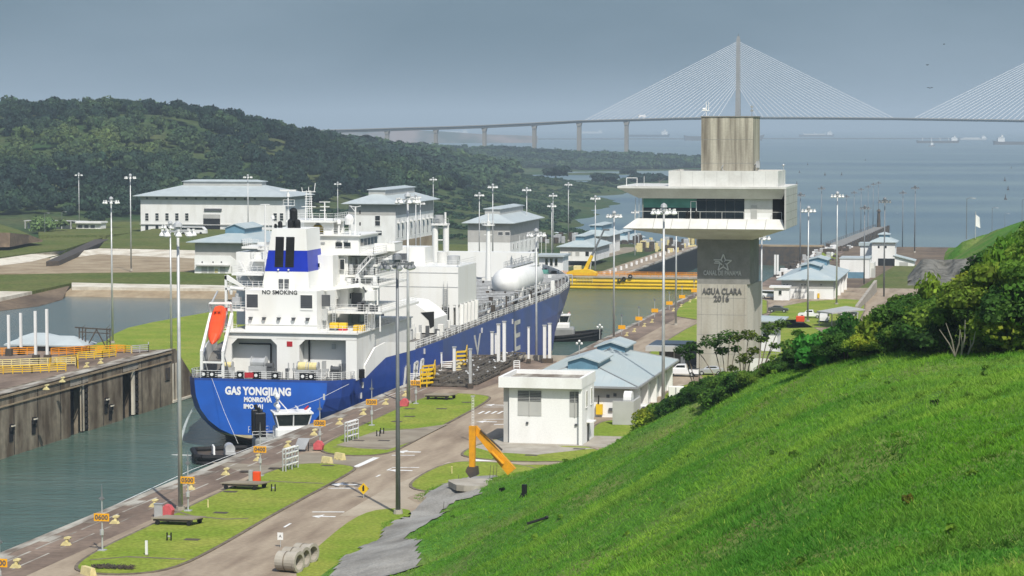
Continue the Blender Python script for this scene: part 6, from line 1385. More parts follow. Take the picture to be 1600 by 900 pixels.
# ================================================================== VEHICLES
def car(name, label, cat, loc, rz, paint, kind='car', group=None):
    t = thing(name, label, cat, loc, rz, group)
    if kind == 'car': prof = [(-2.2, .35), (2.25, .35), (2.3, .75), (1.9, .88), (1.15, .98), (.45, 1.45), (-.9, 1.5), (-1.7, 1.08), (-2.2, 1.02)]; cab = [(1.0, 1.0), (.42, 1.40), (-.88, 1.44), (-1.5, 1.06)]; L_ = (1.35, -1.35); w = .86
    elif kind == 'pickup': prof = [(-2.6, .45), (2.6, .45), (2.6, .95), (2.45, 1.05), (1.35, 1.12), (.75, 1.75), (-.55, 1.78), (-.75, 1.1), (-2.6, 1.1)]; cab = [(1.2, 1.14), (.72, 1.66), (-.5, 1.70), (-.6, 1.14)]; L_ = (1.7, -1.6); w = .92
    else: prof = [(-2.4, .4), (2.4, .4), (2.4, 1.0), (1.9, 1.2), (1.4, 1.85), (-2.3, 1.95), (-2.4, 1.1)]; cab = [(1.75, 1.2), (1.32, 1.75), (-2.2, 1.82), (-2.25, 1.2)]; L_ = (1.5, -1.5); w = .92
    top = 1.3
    n = len(prof); g = MB(); vs = []
    for yy, ins in ((-w, 0.0), (-w + .0, 0.0), (w, 0.0)): pass
    for s in (-1, 1): vs += [(p[0], s * (w if p[1] < 1.13 else w - .14), p[1]) for p in prof]
    g.add(vs, [(i, (i + 1) % n, n + (i + 1) % n, n + i) for i in range(n)] + [tuple(range(n)), tuple(range(2 * n - 1, n - 1, -1))]); g.build('body', paint, t, world=False)
    g = MB()
    for s in (-1, 1):
        yy = s * (w - .10); c_ = [(p[0] * .96, p[1]) for p in cab]; y0, y1 = (yy - .03, yy - .001) if s < 0 else (yy + .001, yy + .03)
        g.extr(c_, 'y', y0 - .02 * (s < 0), y1 + .02 * (s > 0))
    g.build('side_window', 'glass', t, world=False)
    if kind == 'pickup': MB().box(-2.5, -.85, -w + .12, w - .12, 1.1, 1.115).build('load_bed', 'black', t, world=False)
    for wx in L_:
        for s in (-1, 1):
            wh = MB().cyl((wx, s * (w - .16), .36), (wx, s * (w + .03), .36), .36, .36, 16).build('wheel', 'rubber', t, world=False); MB().cyl((wx, s * (w + .03), .36), (wx, s * (w + .05), .36), .2, .2, 12).build('rim', 'galv', wh, world=False)
    for s in (-1, 1): MB().box(prof[1][0] - .02, prof[1][0] + .04, s * .55 - .18, s * .55 + .18, .62, .8).build('headlight', 'lamp_glass', t, world=False)
    return t
x, y, _ = P(1066, 588, 0); car('pickup', 'white pickup with cargo bed parked before the entrance porch', 'pickup', (x, y, .01), R(180), 'car_white', 'pickup').scale = (1.05, 1.05, 1.1)
x, y, _ = P(1110, 586, 0); car('parked_car', 'silver saloon parked at the foot of the control tower', 'car', (x, y, .01), R(184), 'silver')
x, y, _ = P(1110, 580, 0); car('parked_car', 'dark car parked behind the silver saloon', 'car', (x - .6, y + 1.2, .01), R(184), 'car_dark')
for k, (px, py, kd, lab, pt, rz) in enumerate(((1266, 497, 'pickup', 'white pickup parked beside the orange machine right of the tower', 'car_white', 180), (1288, 503, 'van', 'white van partly behind the bushes right of the tower', 'car_white', 90), (1203, 466, 'van', 'tiny white van beside the little kiosk', 'car_white', 0), (1216, 488, 'car', 'dark grey car on the lawn edge above the annex roof', 'car_dark', 0), (1325, 494, 'car', 'dark vehicle parked beyond the thicket near the retaining wall', 'car_dark', 0))):
    x, y, _ = P(px, py, LVL_B + .1); c = car('parked_vehicle', lab, kd, (x, y, LVL_B + .12), R(rz), pt, kd, 'vehicles on the middle terrace'); c.scale = (1.15, 1.15, 1.15)
x, y, _ = P(1250, 505, LVL_B); t = thing('orange_machine', 'small orange machine beside the parked white pickup', 'machine', (x, y, LVL_B)); MB().bev(x - 1, x + 1, y, y + 1.6, LVL_B + .4, LVL_B + 1.7, .1).build('body', 'boat_orange', t); MB().box(x - .9, x + .9, y, y + 1.6, LVL_B + .1, LVL_B + .4).build('skid', 'steel_dark', t)
t = thing('carport', 'pale grey flat carport roof beyond the thicket', 'carport', P(1300, 500, LVL_B)); x, y, _ = P(1297, 508, LVL_B)
zt = atY(1297, 484, y)[2]; MB().prism([P(1276, 486, zt)[:2], P(1300, 489, zt)[:2], P(1352, 483, zt)[:2], P(1322, 478, zt)[:2]], zt - .3, zt).build('roof', 'panel_grey', t)
g = MB()
for px in (1280, 1300, 1340): q = P(px, 486, zt); g.cyl((q[0], q[1], LVL_B), (q[0], q[1], zt - .3), .12)
g.build('post', 'panel_grey', t)
# minibus beside the warehouse
x, y, z = D(300, 366, 1010); t = thing('minibus', 'white minibus with dark windows parked before the warehouse', 'minibus', (x, y, z)); MB().extr([(x - 6, z + .4), (x + 6, z + .4), (x + 5.9, z + 1.8), (x + 4.6, z + 3.1), (x - 5.2, z + 3.1), (x - 6, z + 2.6)], 'y', y, y + 2.4).build('body', 'car_white', t); MB().extr([(x - 4.8, z + 1.9), (x + 5.2, z + 1.9), (x + 4.3, z + 2.8), (x - 4.8, z + 2.8)], 'y', y - .04, y - .003).build('side_window', 'glass', t)
for dx in (-3.8, 3.8): MB().cyl((x + dx, y - .05, z + .5), (x + dx, y + .3, z + .5), .5, .5, 12).build('wheel', 'rubber', t)

# ================================================================== LEFT LOCK WALL EQUIPMENT
def yellow_rails(label, pts, m='yellow', name='railing', Z=0.0):
    q = [P(x, y, Z) for x, y in pts]; t = thing(name, label, 'railing', q[0], 0, 'yellow guard rails of the lock gates'); g = MB().rail(q, 1.3, .09, 3, 1.6); g.build('rails', m, t); return t
for k, (pts, m, lab) in enumerate((
    (((-10, 585), (50, 583), (103, 580)), 'yellow', 'long yellow guard rail nearest the water on the left wall'),
    (((-10, 575), (60, 572), (118, 571)), 'cream', 'pale yellow guard rail behind the nearest one'),
    (((-10, 556), (30, 555), (55, 554)), 'orange', 'orange guard rail at the far left before the shelter'),
    (((78, 572), (120, 566), (122, 576)), 'yellow', 'yellow guard rail round the nearer gate slot'),
    (((80, 556), (140, 552), (196, 551)), 'orange', 'orange and yellow guard rail before the brown gantry'),
    (((122, 562), (160, 560), (181, 557)), 'yellow', 'yellow guard rail round the farther gate slot'),
    (((150, 554), (182, 550), (206, 552)), 'yellow', 'short yellow guard rail near the end of the left wall'),
    (((205, 552), (232, 550), (232, 546)), 'galv', 'grey guard rail at the very end of the left wall'))): yellow_rails(lab, pts, m)
for k, (px, yt, yb) in enumerate(((14, 492, 556), (33, 489, 554), (56, 486, 566), (74, 483, 566))):
    x, y, _ = P(px, yb, 0); zt = atY(px, yt, y)[2]; t = thing('white_column', 'tall plain white column on the left wall, %s from the left' % ['first', 'second', 'third', 'fourth'][k], 'column', (x, y, 0), 0, 'white columns of the left gate')
    MB().box(x - .2, x + .2, y - .2, y + .2, 1.3, zt).build('column', 'white', t); MB().bev(x - .5, x + .6, y - .5, y + .5, 0, 1.3, .1).build('pedestal', 'steel_dark', t)
t = thing('steel_gantry', 'rusty brown lattice gantry between the pond and the left wall', 'gantry', P(145, 548, 0)); g = MB(); yq = P(145, 548, 0)[1]
zt = atY(145, 512, yq)[2]; xs_ = [atY(p_, 530, yq)[0] for p_ in (124, 129, 134, 151, 167, 172)]; g.bar((xs_[0] - .8, yq, zt), (xs_[5] + .2, yq, zt - .3), .22); g.bar((xs_[0], yq, zt - .8), (xs_[5], yq, zt - 1.0), .15)
for x in (xs_[0], xs_[1], xs_[2], xs_[4], xs_[5]): g.bar((x, yq, 0), (x, yq, zt), .16)
g.bar((xs_[2], yq, .3), (xs_[3], yq, zt - .3), .16); g.bar((xs_[3], yq, zt - .3), (xs_[4], yq, .3), .16)
for z in np.arange(.5, zt, .9): g.bar((xs_[1], yq, z), (xs_[2], yq, z + .5), .08); g.bar((xs_[4], yq, z), (xs_[5], yq, z + .5), .08)
g.build('frame', 'steel_dark', t)

# ================================================================== GATE MACHINERY BESIDE THE SHIP
gy0 = 366
for k, (px, yt, yb, w) in enumerate(((710, 543, 590, .22), (735, 546, 607, .2), (769, 519, 566, .22), (779, 507, 574, .24), (788, 503, 574, .24), (775, 522, 560, .18), (826, 512, 568, .16), (851, 509, 567, .24), (859, 506, 567, .24), (690, 552, 575, .12))):
    x, y, _ = P(px, yb, 0); zt = atY(px, yt, y)[2]; nm = ['white column beside the yellow railed pit', 'grey twin pipe column in front of the dark machinery', 'short white column left of the hull letter E', 'tall white column left of the hull letter E', 'tallest white column of the middle pair', 'thin white column behind the middle pair', 'grey instrument column right of the letter E', 'left white column at the ship bow', 'right white column at the ship bow', 'short white lamp column behind the white railing'][k]
    t = thing('gate_column', nm, 'column', (x, y, 0), 0, 'white columns of the near gate'); MB().box(x - w, x + w, y - w, y + w, .8, zt).build('column', 'white' if k != 1 else 'galv', t); MB().bev(x - w * 2, x + w * 2, y - w * 2, y + w * 2, 0, .8, .08).build('pedestal', 'steel_dark', t)
    MB().box(x - w * 1.4, x + w * 1.4, y - w * 1.4, y + w * 1.4, zt, zt + .15).build('cap', 'galv', t)
r_ = random.Random(12)
def machinery(label, pts, n, zs=1.2):
    q = [P(x, y, 0) for x, y in pts]; t = thing('gate_machinery', label, 'machinery', q[0], 0, 'dark gate machinery frames'); g = MB(); x0 = min(p[0] for p in q); x1 = max(p[0] for p in q); y0 = min(p[1] for p in q); y1 = max(p[1] for p in q)
    for i in range(4): yy = y0 + (y1 - y0) * i / 3; g.bar((x0, yy, .35), (x1, yy, .35), .35); g.bar((x0, yy, zs), (x1, yy, zs), .18)
    for i in range(5): xx = x0 + (x1 - x0) * i / 4; g.bar((xx, y0, .35), (xx, y1, .35), .3); g.bar((xx, y0, zs), (xx, y1, zs), .16); [g.bar((xx, y0 + (y1 - y0) * j / 3, 0), (xx, y0 + (y1 - y0) * j / 3, zs), .2) for j in range(4)]
    g.build('frame', 'machine', t); g = MB()
    for i in range(n // 2): x = r_.uniform(x0, x1); y = r_.uniform(y0, y1); s = r_.uniform(.2, .5); g.bev(x - s, x + s, y - s, y + s, 0, r_.uniform(.4, zs), .05)
    g.build('drive_unit', 'machine', t); g = MB()
    for i in range(n // 3): x = r_.uniform(x0, x1); y = r_.uniform(y0, y1); g.cyl((x, y, zs), (x + r_.uniform(-.5, .5), y, zs + .15), .15, .15, 8)
    g.build('sheave', 'galv', t)
machinery('wide dark machinery frame beside the paved quay', [(678, 604), (735, 604), (740, 588), (684, 588)], 26)
machinery('dark machinery frame behind the wide one', [(740, 602), (762, 594), (766, 585), (738, 586)], 16)
machinery('dark machinery frame between the tall white columns', [(758, 586), (800, 572), (810, 562), (765, 570)], 22)
machinery('small dark machinery frame beside the hull letter V', [(728, 578), (755, 578), (756, 566), (735, 566)], 12)
flat('gate_pit', [(655, 606), (745, 610), (870, 566), (868, 556), (740, 556), (690, 566), (650, 590)], 'quay', .011)
for pts, lab, m in ((((657, 606), (677, 604), (680, 590)), 'tall yellow guard rail at the near gate pit', 'yellow'), (((660, 600), (680, 598)), 'second yellow guard rail right behind the first', 'yellow'), (((713, 576), (728, 575), (730, 565)), 'yellow guard rail beside the hull in front of the letter V', 'yellow'),
                    (((690, 578), (708, 577), (730, 574)), 'white guard rail between the yellow ones', 'white'), (((803, 576), (812, 576)), 'small white ladder rail right of the column pair', 'white'), (((640, 597), (660, 597)), 'low white guard rail before the hull', 'white')):
    t = yellow_rails(lab, pts, m); 
    if 'tall' in lab or 'right behind' in lab or 'letter V' in lab: t.scale = (1, 1, 2.1)
for k, (px, py) in enumerate(((716, 578), (662, 603))): x, y, _ = P(px, py, 0); t = dup(pb, (x, y, .01), label=['yellow hooked bollard below the tall railing', 'yellow hooked bollard at the near gate pit'][k]); t.scale = (1.5, 1.5, 1.5)
# low walls and rails on the far side of the pit
struct(MB().box(-88, -60, 404, 404.5, 0, .9), 'pit_wall', 'concrete')

# ================================================================== YELLOW GATE AND CRANE
GY_ = 722.0
t = thing('lock_gate', 'huge yellow rolling lock gate closing the chamber beyond the tug', 'lock gate', (-140, GY_, WAT)); zt = atY(1050, 431, GY_)[2]; xa, xb = atY(848, 440, GY_)[0], -93.8
zt -= .1
MB().box(xa, xb, GY_, GY_ + 9, WAT - 1, zt - .8).build('gate_body', 'gate_yellow', t); MB().box(xa, xb, GY_ - .3, GY_ + 9.2, zt - .8, zt - .4).build('walkway', 'concrete', t)
g = MB()
for z in np.arange(WAT + .4, zt - 1, 1.0): g.box(xa, xb, GY_ - .35, GY_ - .003, z, z + .28)
g.build('rib', 'yellow', t)
g = MB(); g.rail([(xa, GY_ - .2, zt - .4), (xb, GY_ - .2, zt - .4)], 1.0, .07, 2, 2.4); g.build('guard_rail', 'orange', t); g = MB(); g.rail([(xa, GY_ + 9, zt - .4), (xb, GY_ + 9, zt - .4)], 1.0, .07, 2, 2.4); g.build('guard_rail', 'orange', t)
for k, (px, py) in enumerate(((968, 438), (975, 436), (985, 432))):
    x, _, z = atY(px, py, GY_ - .5); g = MB(); n = 14
    for i in range(n): a = 2 * math.pi * i / n; b = a + 2 * math.pi / n; g.cyl((x + .5 * math.cos(a), GY_ - .6, z + .5 * math.sin(a)), (x + .5 * math.cos(b), GY_ - .6, z + .5 * math.sin(b)), .2, .2, 6)
    g.build('tyre_fender', 'rubber', t)
x0, x1 = atY(902, 440, GY_)[0], atY(926, 440, GY_)[0]; MB().rail([(x0, GY_ - .5, zt - 2.2), (x1, GY_ - .5, zt - 2.2)], 1.6, .06, 2, 1.0).build('access_ladder', 'cream', t)
t = thing('mobile_crane', 'yellow crane with long raised lattice boom standing by the yellow gate', 'crane', (-138, GY_ + 4, zt)); y = GY_ + 4
a = atY(912, 428, y); m1 = atY(925, 399, y); b = atY(944, 359, y)
g = MB(); g.cyl(a, m1, .85, .62, 4); g.build('boom_base', 'yellow', t); MB().cyl(m1, b, .45, .28, 4).build('boom_extension', 'galv_dark', t); MB().cyl((a[0] + 1.8, y, a[2]), (m1[0] - .3, y, m1[2] - 2), .25, .2, 6).build('lift_ram', 'galv', t)
MB().extr([(a[0] - 5.0, zt - .3), (a[0] + 4.2, zt - .3), (a[0] + 4.0, zt + .6), (a[0] + 1.5, zt + 1.6), (a[0] - 3, zt + 1.3), (a[0] - 5, zt + .6)], 'y', y - 1.6, y + 1.6).build('carrier', 'yellow', t)
MB().bev(a[0] - 3.0, a[0] - .8, y - 1.2, y + 1.2, zt + 1.3, zt + 2.6, .15).build('cab', 'cream', t)
MB().bev(b[0] - .3, b[0] + 1.6, y - .3, y + .3, b[2] - .3, b[2] + .3, .05).build('boom_head', 'galv_dark', t)
# far gate and chamber details
t = thing('far_lock_gate', 'distant low tan gate closing the last chamber towards the sea', 'lock gate', (-120, 1143, -17)); MB().box(-149, -93.5, 1143, 1152, -28, -17.2).build('gate_body', 'steel_dark', t); MB().box(-149, -93.5, 1142.9, 1152, -17.2, -16.6).build('walkway', 'tan_bank', t)
t = thing('chamber_wall', 'black stained far chamber wall with a row of pale posts on its coping', 'wall', (-149, 726, -17)); MB().box(-150.2, -148.9, 727, 1143, -27, LVL_C + .05).build('wall_face', 'black', t); MB().box(-150.2, -148.85, 727, 1143, LVL_C + .05, LVL_C + .6).build('coping', 'quay_edge', t)
g = MB()
for y in np.arange(735, 1140, 13): g.cyl((-156, y, LVL_C), (-156, y, LVL_C + 1.5), .5, .5, 6)
g.build('coping_post', 'white', t)
MB().box(-162, -150.3, 727, 1143, LVL_C + .01, LVL_C + .03).build('coping_road', 'road', t)
struct(MB().box(-205, -163, 727, 1143, LVL_C + .01, LVL_C + .025), 'bank_yard', 'rough_grass')
struct(MB().prism([(-200, 800), (-188, 800), (-172, 1120), (-184, 1120)], LVL_C + .02, LVL_C + .035), 'bank_road', 'drive')
struct(MB().prism([(-400, 860), (-260, 800), (-230, 740), (-200, 740), (-200, 800), (-250, 850), (-390, 900)], LVL_C + .02, LVL_C + .04), 'bank_road', 'drive')
# approach wall out to sea with its rail and lamps
t = thing('approach_wall', 'long concrete approach wall reaching out into the sea with dark fenders', 'pier', (-90, 1152, -19)); MB().prism([(-99, 1152), (-88, 1152), (-79, 1425), (-86, 1425)], -28, -19).build('deck', 'tower_dark', t)
g = MB()
for k in range(26): f = k / 25; g.box(-88 + 9 * f - .4, -88 + 9 * f + .8, 1155 + 268 * f, 1161 + 268 * f, -28, -18.4)
g.build('fender', 'steel_dark', t); MB().rail([(-98.5, 1153, -19), (-86, 1424, -19)], 1.4, .16, 1, 9).build('guard_rail', 'galv_dark', t)
MB().cyl((-84, 1420, -19), (-84, 1420, -10), 1.2, .8, 8).cyl((-84, 1420, -10), (-84, 1420, -8.5), 1.5, .3, 8).build('end_beacon', 'steel_dark', t)
r_ = random.Random(5)
def clutter(label, x0, x1, y0, y1, Z, n, mats=('steel_dark', 'galv', 'white'), hmax=2.5, grp='far machinery along the lower quay'):
    t = thing('quay_machinery', label, 'machinery', (x0, y0, Z), 0, grp)
    for m in mats:
        g = MB()
        for k in range(n): x = r_.uniform(x0, x1); y = r_.uniform(y0, y1); s = r_.uniform(.4, 1.4); g.bev(x - s, x + s, y - s, y + s, Z, Z + r_.uniform(.5, hmax), .1)
        g.build('cabinet' if m != 'galv' else 'winch', m, t)['kind'] = 'stuff'
clutter('jumble of dark machinery along the lower quay near the far gate', -92, -80, 900, 1140, LVL_C, 40)
clutter('machinery cluster in front of the white lock building', -85, -66, 735, 800, LVL_C, 14, hmax=2)
clutter('dark machinery cluster on the far left bank beside the last gate', -175, -152, 1080, 1160, LVL_C, 22, hmax=4, mats=('steel_dark', 'galv', 'cream'))
clutter('row of machinery behind the pump house', -240, -180, 1150, 1180, LVL_C, 30, hmax=5, mats=('steel_dark', 'galv'))
struct(MB().prism([(-60, 780), (-20, 780), (-20, 1000), (-52, 1000)], LVL_C + .01, LVL_C + .02), 'lower_yard', 'lawn_dull')
struct(MB().box(-93.3, -80, 727, 1149, LVL_C + .005, LVL_C + .02), 'lower_quay_strip', 'quay')
for k in range(2):
    x, y, _ = P(1211 + 4 * k, 433, LVL_C); zt2 = atY(1211, 398, y)[2]; t = thing('gate_column', ['left white column beyond the tower shaft', 'right white column beyond the tower shaft'][k], 'column', (x, y, LVL_C), 0, 'white columns of the far gate'); MB().box(x - .35, x + .35, y - .35, y + .35, LVL_C, zt2).build('column', 'white', t); MB().box(x - .6, x + .6, y - .6, y + .6, LVL_C, LVL_C + 1).build('pedestal', 'steel_dark', t)
# flagpoles by the gate office
for k, px in enumerate((812, 819, 825, 831, 846, 853)):
    x, y, z = D(px, 396, 890); t = thing('flagpole', 'bare white flagpole, %s of the row before the office building' % ['first', 'second', 'third', 'fourth', 'fifth', 'sixth'][k], 'flagpole', (x, y, z), 0, 'row of flagpoles'); MB().cyl((x, y, z - 2), (x, y, z + 6.5), .11, .08, 6).build('pole', 'white', t); MB().ell((x, y, z + 6.6), .16, .16, .16, 6, 4).build('finial', 'galv', t)

# ================================================================== BRIDGE
BZ = 50.0; BD = 4000.0
def bx(px, py, d=BD): return D(px, py, d)
t = thing('cable_stayed_bridge', 'long cable stayed bridge with a tall single pylon crossing the bay', 'bridge', bx(1153, 184))
deck = [(430, 208), (500, 204), (560, 202.5), (640, 200), (700, 198.3), (757, 196.3), (835, 192.5), (905, 189), (978, 187), (1060, 184.8), (1153, 183.5), (1280, 184), (1400, 185), (1500, 186.6), (1640, 189)]
g = MB(); pr = None
for x, y in deck:
    a = Vector(bx(x, y)); dp = 4.2 if x < 905 else 3.0; ring = [a + Vector((0, -8, 0)), a + Vector((0, 8, 0)), a + Vector((0, 6, -dp)), a + Vector((0, -6, -dp))]
    if pr: g.add([tuple(v) for v in pr + ring], [(0, 1, 5, 4), (1, 2, 6, 5), (2, 3, 7, 6), (3, 0, 4, 7)])
    pr = ring
g.build('deck', 'galv_dark', t)
g = MB(); pr = None
for x, y in deck:
    a = Vector(bx(x, y)) + Vector((0, -8.2, 0)); 
    if pr: g.bar(pr + Vector((0, 0, .7)), a + Vector((0, 0, .7)), 1.1)
    pr = a
g.build('parapet', 'pier', t)
for px, yt, w, dl in ((605, 204, 3.6, 3900), (681, 202, 3.6, 3900), (757, 200, 3.6, BD), (835, 195.5, 3.8, BD), (905, 191, 4.2, BD), (979, 190, 4.0, BD)):
    x, y, z = bx(px, yt, BD); g = MB().box(x - w * .75, x + w * .75, y - 4, y + 4, SEA - 2, z - 6); g.extr([(x - w * .75, z - 6), (x + w * .75, z - 6), (x + w * 1.25, z + 1), (x - w * 1.25, z + 1)], 'y', y - 5, y + 5); g.build('pier', 'pier', t)
def pylon(px, anchor_l, anchor_r, both=True):
    x, y, z = bx(px, 184); zt_ = bx(px, 55)[2]
    g = MB(); frus(g, (x - 5.6, x + 5.6, y - 8, y + 8, SEA - 2), (x - 3.6, x + 3.6, y - 4, y + 4, z + 40)); frus(g, (x - 3.6, x + 3.6, y - 4, y + 4, z + 40), (x - 2.9, x + 2.9, y - 4, y + 4, zt_ - 6)); g.box(x - 2.2, x + 2.2, y - 3, y + 3, zt_ - 6, zt_ - 2); p_ = g.build('pylon', 'pier', t)
    MB().cyl((x, y, zt_ - 2), (x, y, zt_ + 2), .5).build('beacon', 'steel_dark', p_)
    n = 24
    for s, an in ((-1, anchor_l), (1, anchor_r)):
        g = MB()
        for k in range(n):
            f = (k + 1) / n; pxx = px + (an - px) * (0.09 + .91 * f); ydk = np.interp(pxx, [q[0] for q in deck], [q[1] for q in deck]); b = bx(pxx, ydk)
            zz = z + 42 + (zt_ - 12 - z - 42) * f ** .8
            g.cyl((x + s * 3, y - 4, zz), (b[0], b[1] - 7.5, b[2] + .5), .46, .46, 4, False)
        g.build('stay_cables', 'cable', t)
pylon(1153, 915, 1397); pylon(1668, 1428, 1900)
x, y, z = bx(1004, 183.8); MB().bev(x - 6, x + 6, y - 7, y - 4, z + .5, z + 4.5, .4).build('lorry_on_deck', 'car_white', None)
tag(bpy.data.objects['lorry_on_deck'], 'pale lorry crossing the bridge left of the tower', 'lorry')

# ================================================================== SHIPS AT SEA
def sea_ship(label, px0, px1, yw, d_, hull='black', sup='white', bridge_right=True, hh=.35, posts=0, crates=False):
    """anchored ship seen side on; the waterline sits on the sea"""
    x0, y0, _ = D(px0, yw, d_); x1, y1, _ = D(px1, yw, d_); L_ = math.hypot(x1 - x0, y1 - y0); ang = math.atan2(y1 - y0, x1 - x0)
    t = thing('anchored_ship', label, 'ship', (x0, y0, SEA), ang, 'ships at anchor in the bay'); H = L_ * .055; B = L_ * .15
    MB().extr([(0, 0), (L_ * .96, 0), (L_, H * 1.35), (L_ * .93, H), (L_ * .05, H), (-L_ * .01, H * 1.25)], 'y', -B / 2, B / 2).build('hull', hull, t, world=False)
    a, b = (.80, .94) if bridge_right else (.06, .18)
    g = MB().box(L_ * a, L_ * b, -B * .45, B * .45, H, H + L_ * .07); g.box(L_ * (a + .02), L_ * (b - .03), -B * .5, B * .5, H + L_ * .07, H + L_ * .085); g.build('superstructure', sup, t, world=False); MB().box(L_ * (a + .07), L_ * (a + .10), -B * .1, B * .1, H + L_ * .085, H + L_ * .12).build('funnel', 'panel', t, world=False)
    if posts:
        for k in range(posts): xx = L_ * (.12 + .62 * k / max(1, posts - 1)); MB().box(xx, xx + L_ * .012, -L_ * .01, L_ * .01, H, H + L_ * .075).build('mast', 'white', t, world=False)
    if crates: MB().box(L_ * .12, L_ * .72, -B * .4, B * .4, H, H + L_ * .03).build('cargo', 'panel', t, world=False)
dsea = 67 * F
sea_ship('dark tanker with white bridge just left of the tower top', 978, 1047, 214.8, dsea / 19.2); sea_ship('long dark tanker passing behind the tower top', 1070, 1194, 220.0, dsea / 24.6, hull='steel_dark')
sea_ship('grey ship faint on the horizon right of the tower', 1249, 1303, 214, dsea / 18.6, hull='steel_dark', posts=3, crates=True); sea_ship('ship with four white masts below the bridge on the right', 1433, 1499, 224, dsea / 28.5, hull='steel_dark', posts=4)
sea_ship('small pale ship behind the four masted one', 1500, 1542, 219, dsea / 23.5, hull='panel_grey', crates=True); sea_ship('low dark ship cut by the right edge of the view', 1553, 1640, 226.5, dsea / 31, hull='steel_dark', bridge_right=False, hh=.2)
sea_ship('white ship faint behind the first tall bridge pier', 906, 942, 208, dsea / 13.5, hull='panel', crates=True); sea_ship('pale low ship far left under the bridge deck', 690, 732, 209, dsea / 13.8, hull='panel', crates=True)
x, y, _ = D(1456, 229, dsea / 34); t = thing('work_boat', 'small tug like boat in front of the four masted ship', 'boat', (x, y, SEA)); MB().extr([(x - 9, SEA), (x + 8, SEA), (x + 10, SEA + 5), (x - 10, SEA + 4)], 'y', y, y + 8).build('hull', 'galv_dark', t); MB().box(x - 3, x + 4, y + 1, y + 7, SEA + 4.5, SEA + 12).build('wheelhouse', 'white', t); MB().box(x - 1, x + 0, y + 3, y + 4, SEA + 12, SEA + 20).build('mast', 'white', t)
for k, (px, py, s) in enumerate(((1289, 274, 1), (1315, 274, 1), (1262, 258, .8), (1352, 251, .6), (1570, 283, 1.3), (1575, 297, 1.3), (1571, 312, 1.6), (1580, 263, .7), (1245, 288, 1), (1249, 270, .8))):
    x, y, _ = P(px, py, SEA); s *= y * .00042; t = thing('channel_buoy', ['dark buoy just left of the masts beyond the tower', 'dark buoy right of the first one', 'tiny dark buoy near the tower screen', 'tiny dark buoy far out alone', 'dark buoy above the knoll lamps', 'middle dark buoy of the stack at the right', 'tallest dark buoy above the knoll', 'faint buoy near the right edge far out', 'dark buoy close to the tower right side', 'dark buoy above the tower roof corner'][k], 'buoy', (x, y, SEA), 0, 'dark channel buoys'); MB().cyl((x, y, SEA - .5), (x, y, SEA + .8 * s), 1.0 * s, .8 * s, 8).build('float', 'steel_dark', t); MB().cyl((x, y, SEA + .8 * s), (x, y, SEA + 3.2 * s), .45 * s, .15 * s, 6).build('topmark', 'steel_dark', t)
for k, (px, py, d_) in enumerate(((1475, 69, 420), (1449, 101.5, 430), (1453, 137.5, 380))):
    x, y, z = D(px, py, d_); t = thing('bird', ['highest dark bird gliding over the bridge', 'middle dark bird gliding over the bridge', 'lowest dark bird gliding over the bridge'][k], 'bird', (x, y, z), .5 * k, 'birds over the bay')
    g = MB(); g.ell((0, 0, 0), .28, .10, .10, 8, 6); w_ = [(-.05, .05, .02), (.10, .05, .02), (.12, .5, .16), (.0, .95, .08), (-.06, .5, .16)]
    for s in (1, -1): n_ = [(p[0], p[1] * s, p[2]) for p in w_]; g.add(n_ + [(p[0], p[1], p[2] - .03) for p in n_], [(0, 1, 2, 3, 4), (9, 8, 7, 6, 5), (0, 5, 6, 1), (1, 6, 7, 2), (2, 7, 8, 3), (3, 8, 9, 4), (4, 9, 5, 0)])
    g.add([(-.25, -.05, 0), (-.25, .05, 0), (-.5, .12, .01), (-.5, -.12, .01)], [(0, 1, 2, 3)]); g.build('body', 'black', t, world=False); t.scale = (.65, .65, .65)
# ================================================================== THE GAS CARRIER
XC = -114.0
ship = thing('gas_carrier', 'blue hulled gas carrier with white superstructure filling the lock chamber', 'ship', (XC, 353, WAT))
SX = lambda px, Y: atY(px, 450, Y)[0]
SZ = lambda py, Y, px=480: atY(px, py, Y)[2]
ST = np.array([353, 355.5, 359, 364, 368, 372, 382, 395, 430, 480, 500, 519, 532, 544, 554, 560, 563.5])
WD = np.array([10.6, 12.2, 13.0, 13.5, 14.0, 14.7, 17.0, 18.5, 18.5, 18.5, 18.3, 17.0, 14.2, 10.2, 5.9, 2.9, .3])   # half breadth at the deck
ZD = np.array([1.3, 1.2, 1.0, .7, 1.9, 3.2, 3.6, 4.1, 4.4, 4.5, 4.6, 5.0, 5.3, 5.7, 6.0, 6.2, 6.3])
ZB = np.array([-7.9, -8.6, -9.6, -11, -12.5, -14, -16, -18, -18, -18, -18, -18, -18, -18, -18, -18, -18])
PW = np.array([2.6, 2.8, 3.0, 3.0, 3.0, 3.2, 4.0, 6, 9, 9, 9, 9, 9, 9, 9, 9, 9])
WW = np.array([0, 0, 0, 0, 0, 0, 0, 0, 18.5, 18.4, 16.4, 11.6, 8.0, 4.6, 1.6, .2, .15])
def hw(i, z):
    if ST[i] <= 430 or WW[i] == 0:
        t = min(1, max(0, (ZD[i] - z) / (ZD[i] - ZB[i]))); return WD[i] * max(0.02, (1 - t ** PW[i])) ** (1 / 2.2)
    t = min(1.2, max(0, (ZD[i] - z) / (ZD[i] + 9.6))); return WD[i] + (WW[i] - WD[i]) * t ** 1.15 if t <= 1 else WW[i] * (1 - (t - 1))
levels = [None, .5, -1.5, -3.5, -5.2, -6.5, -7.3, -7.75, -8.8, -10.2, -12]
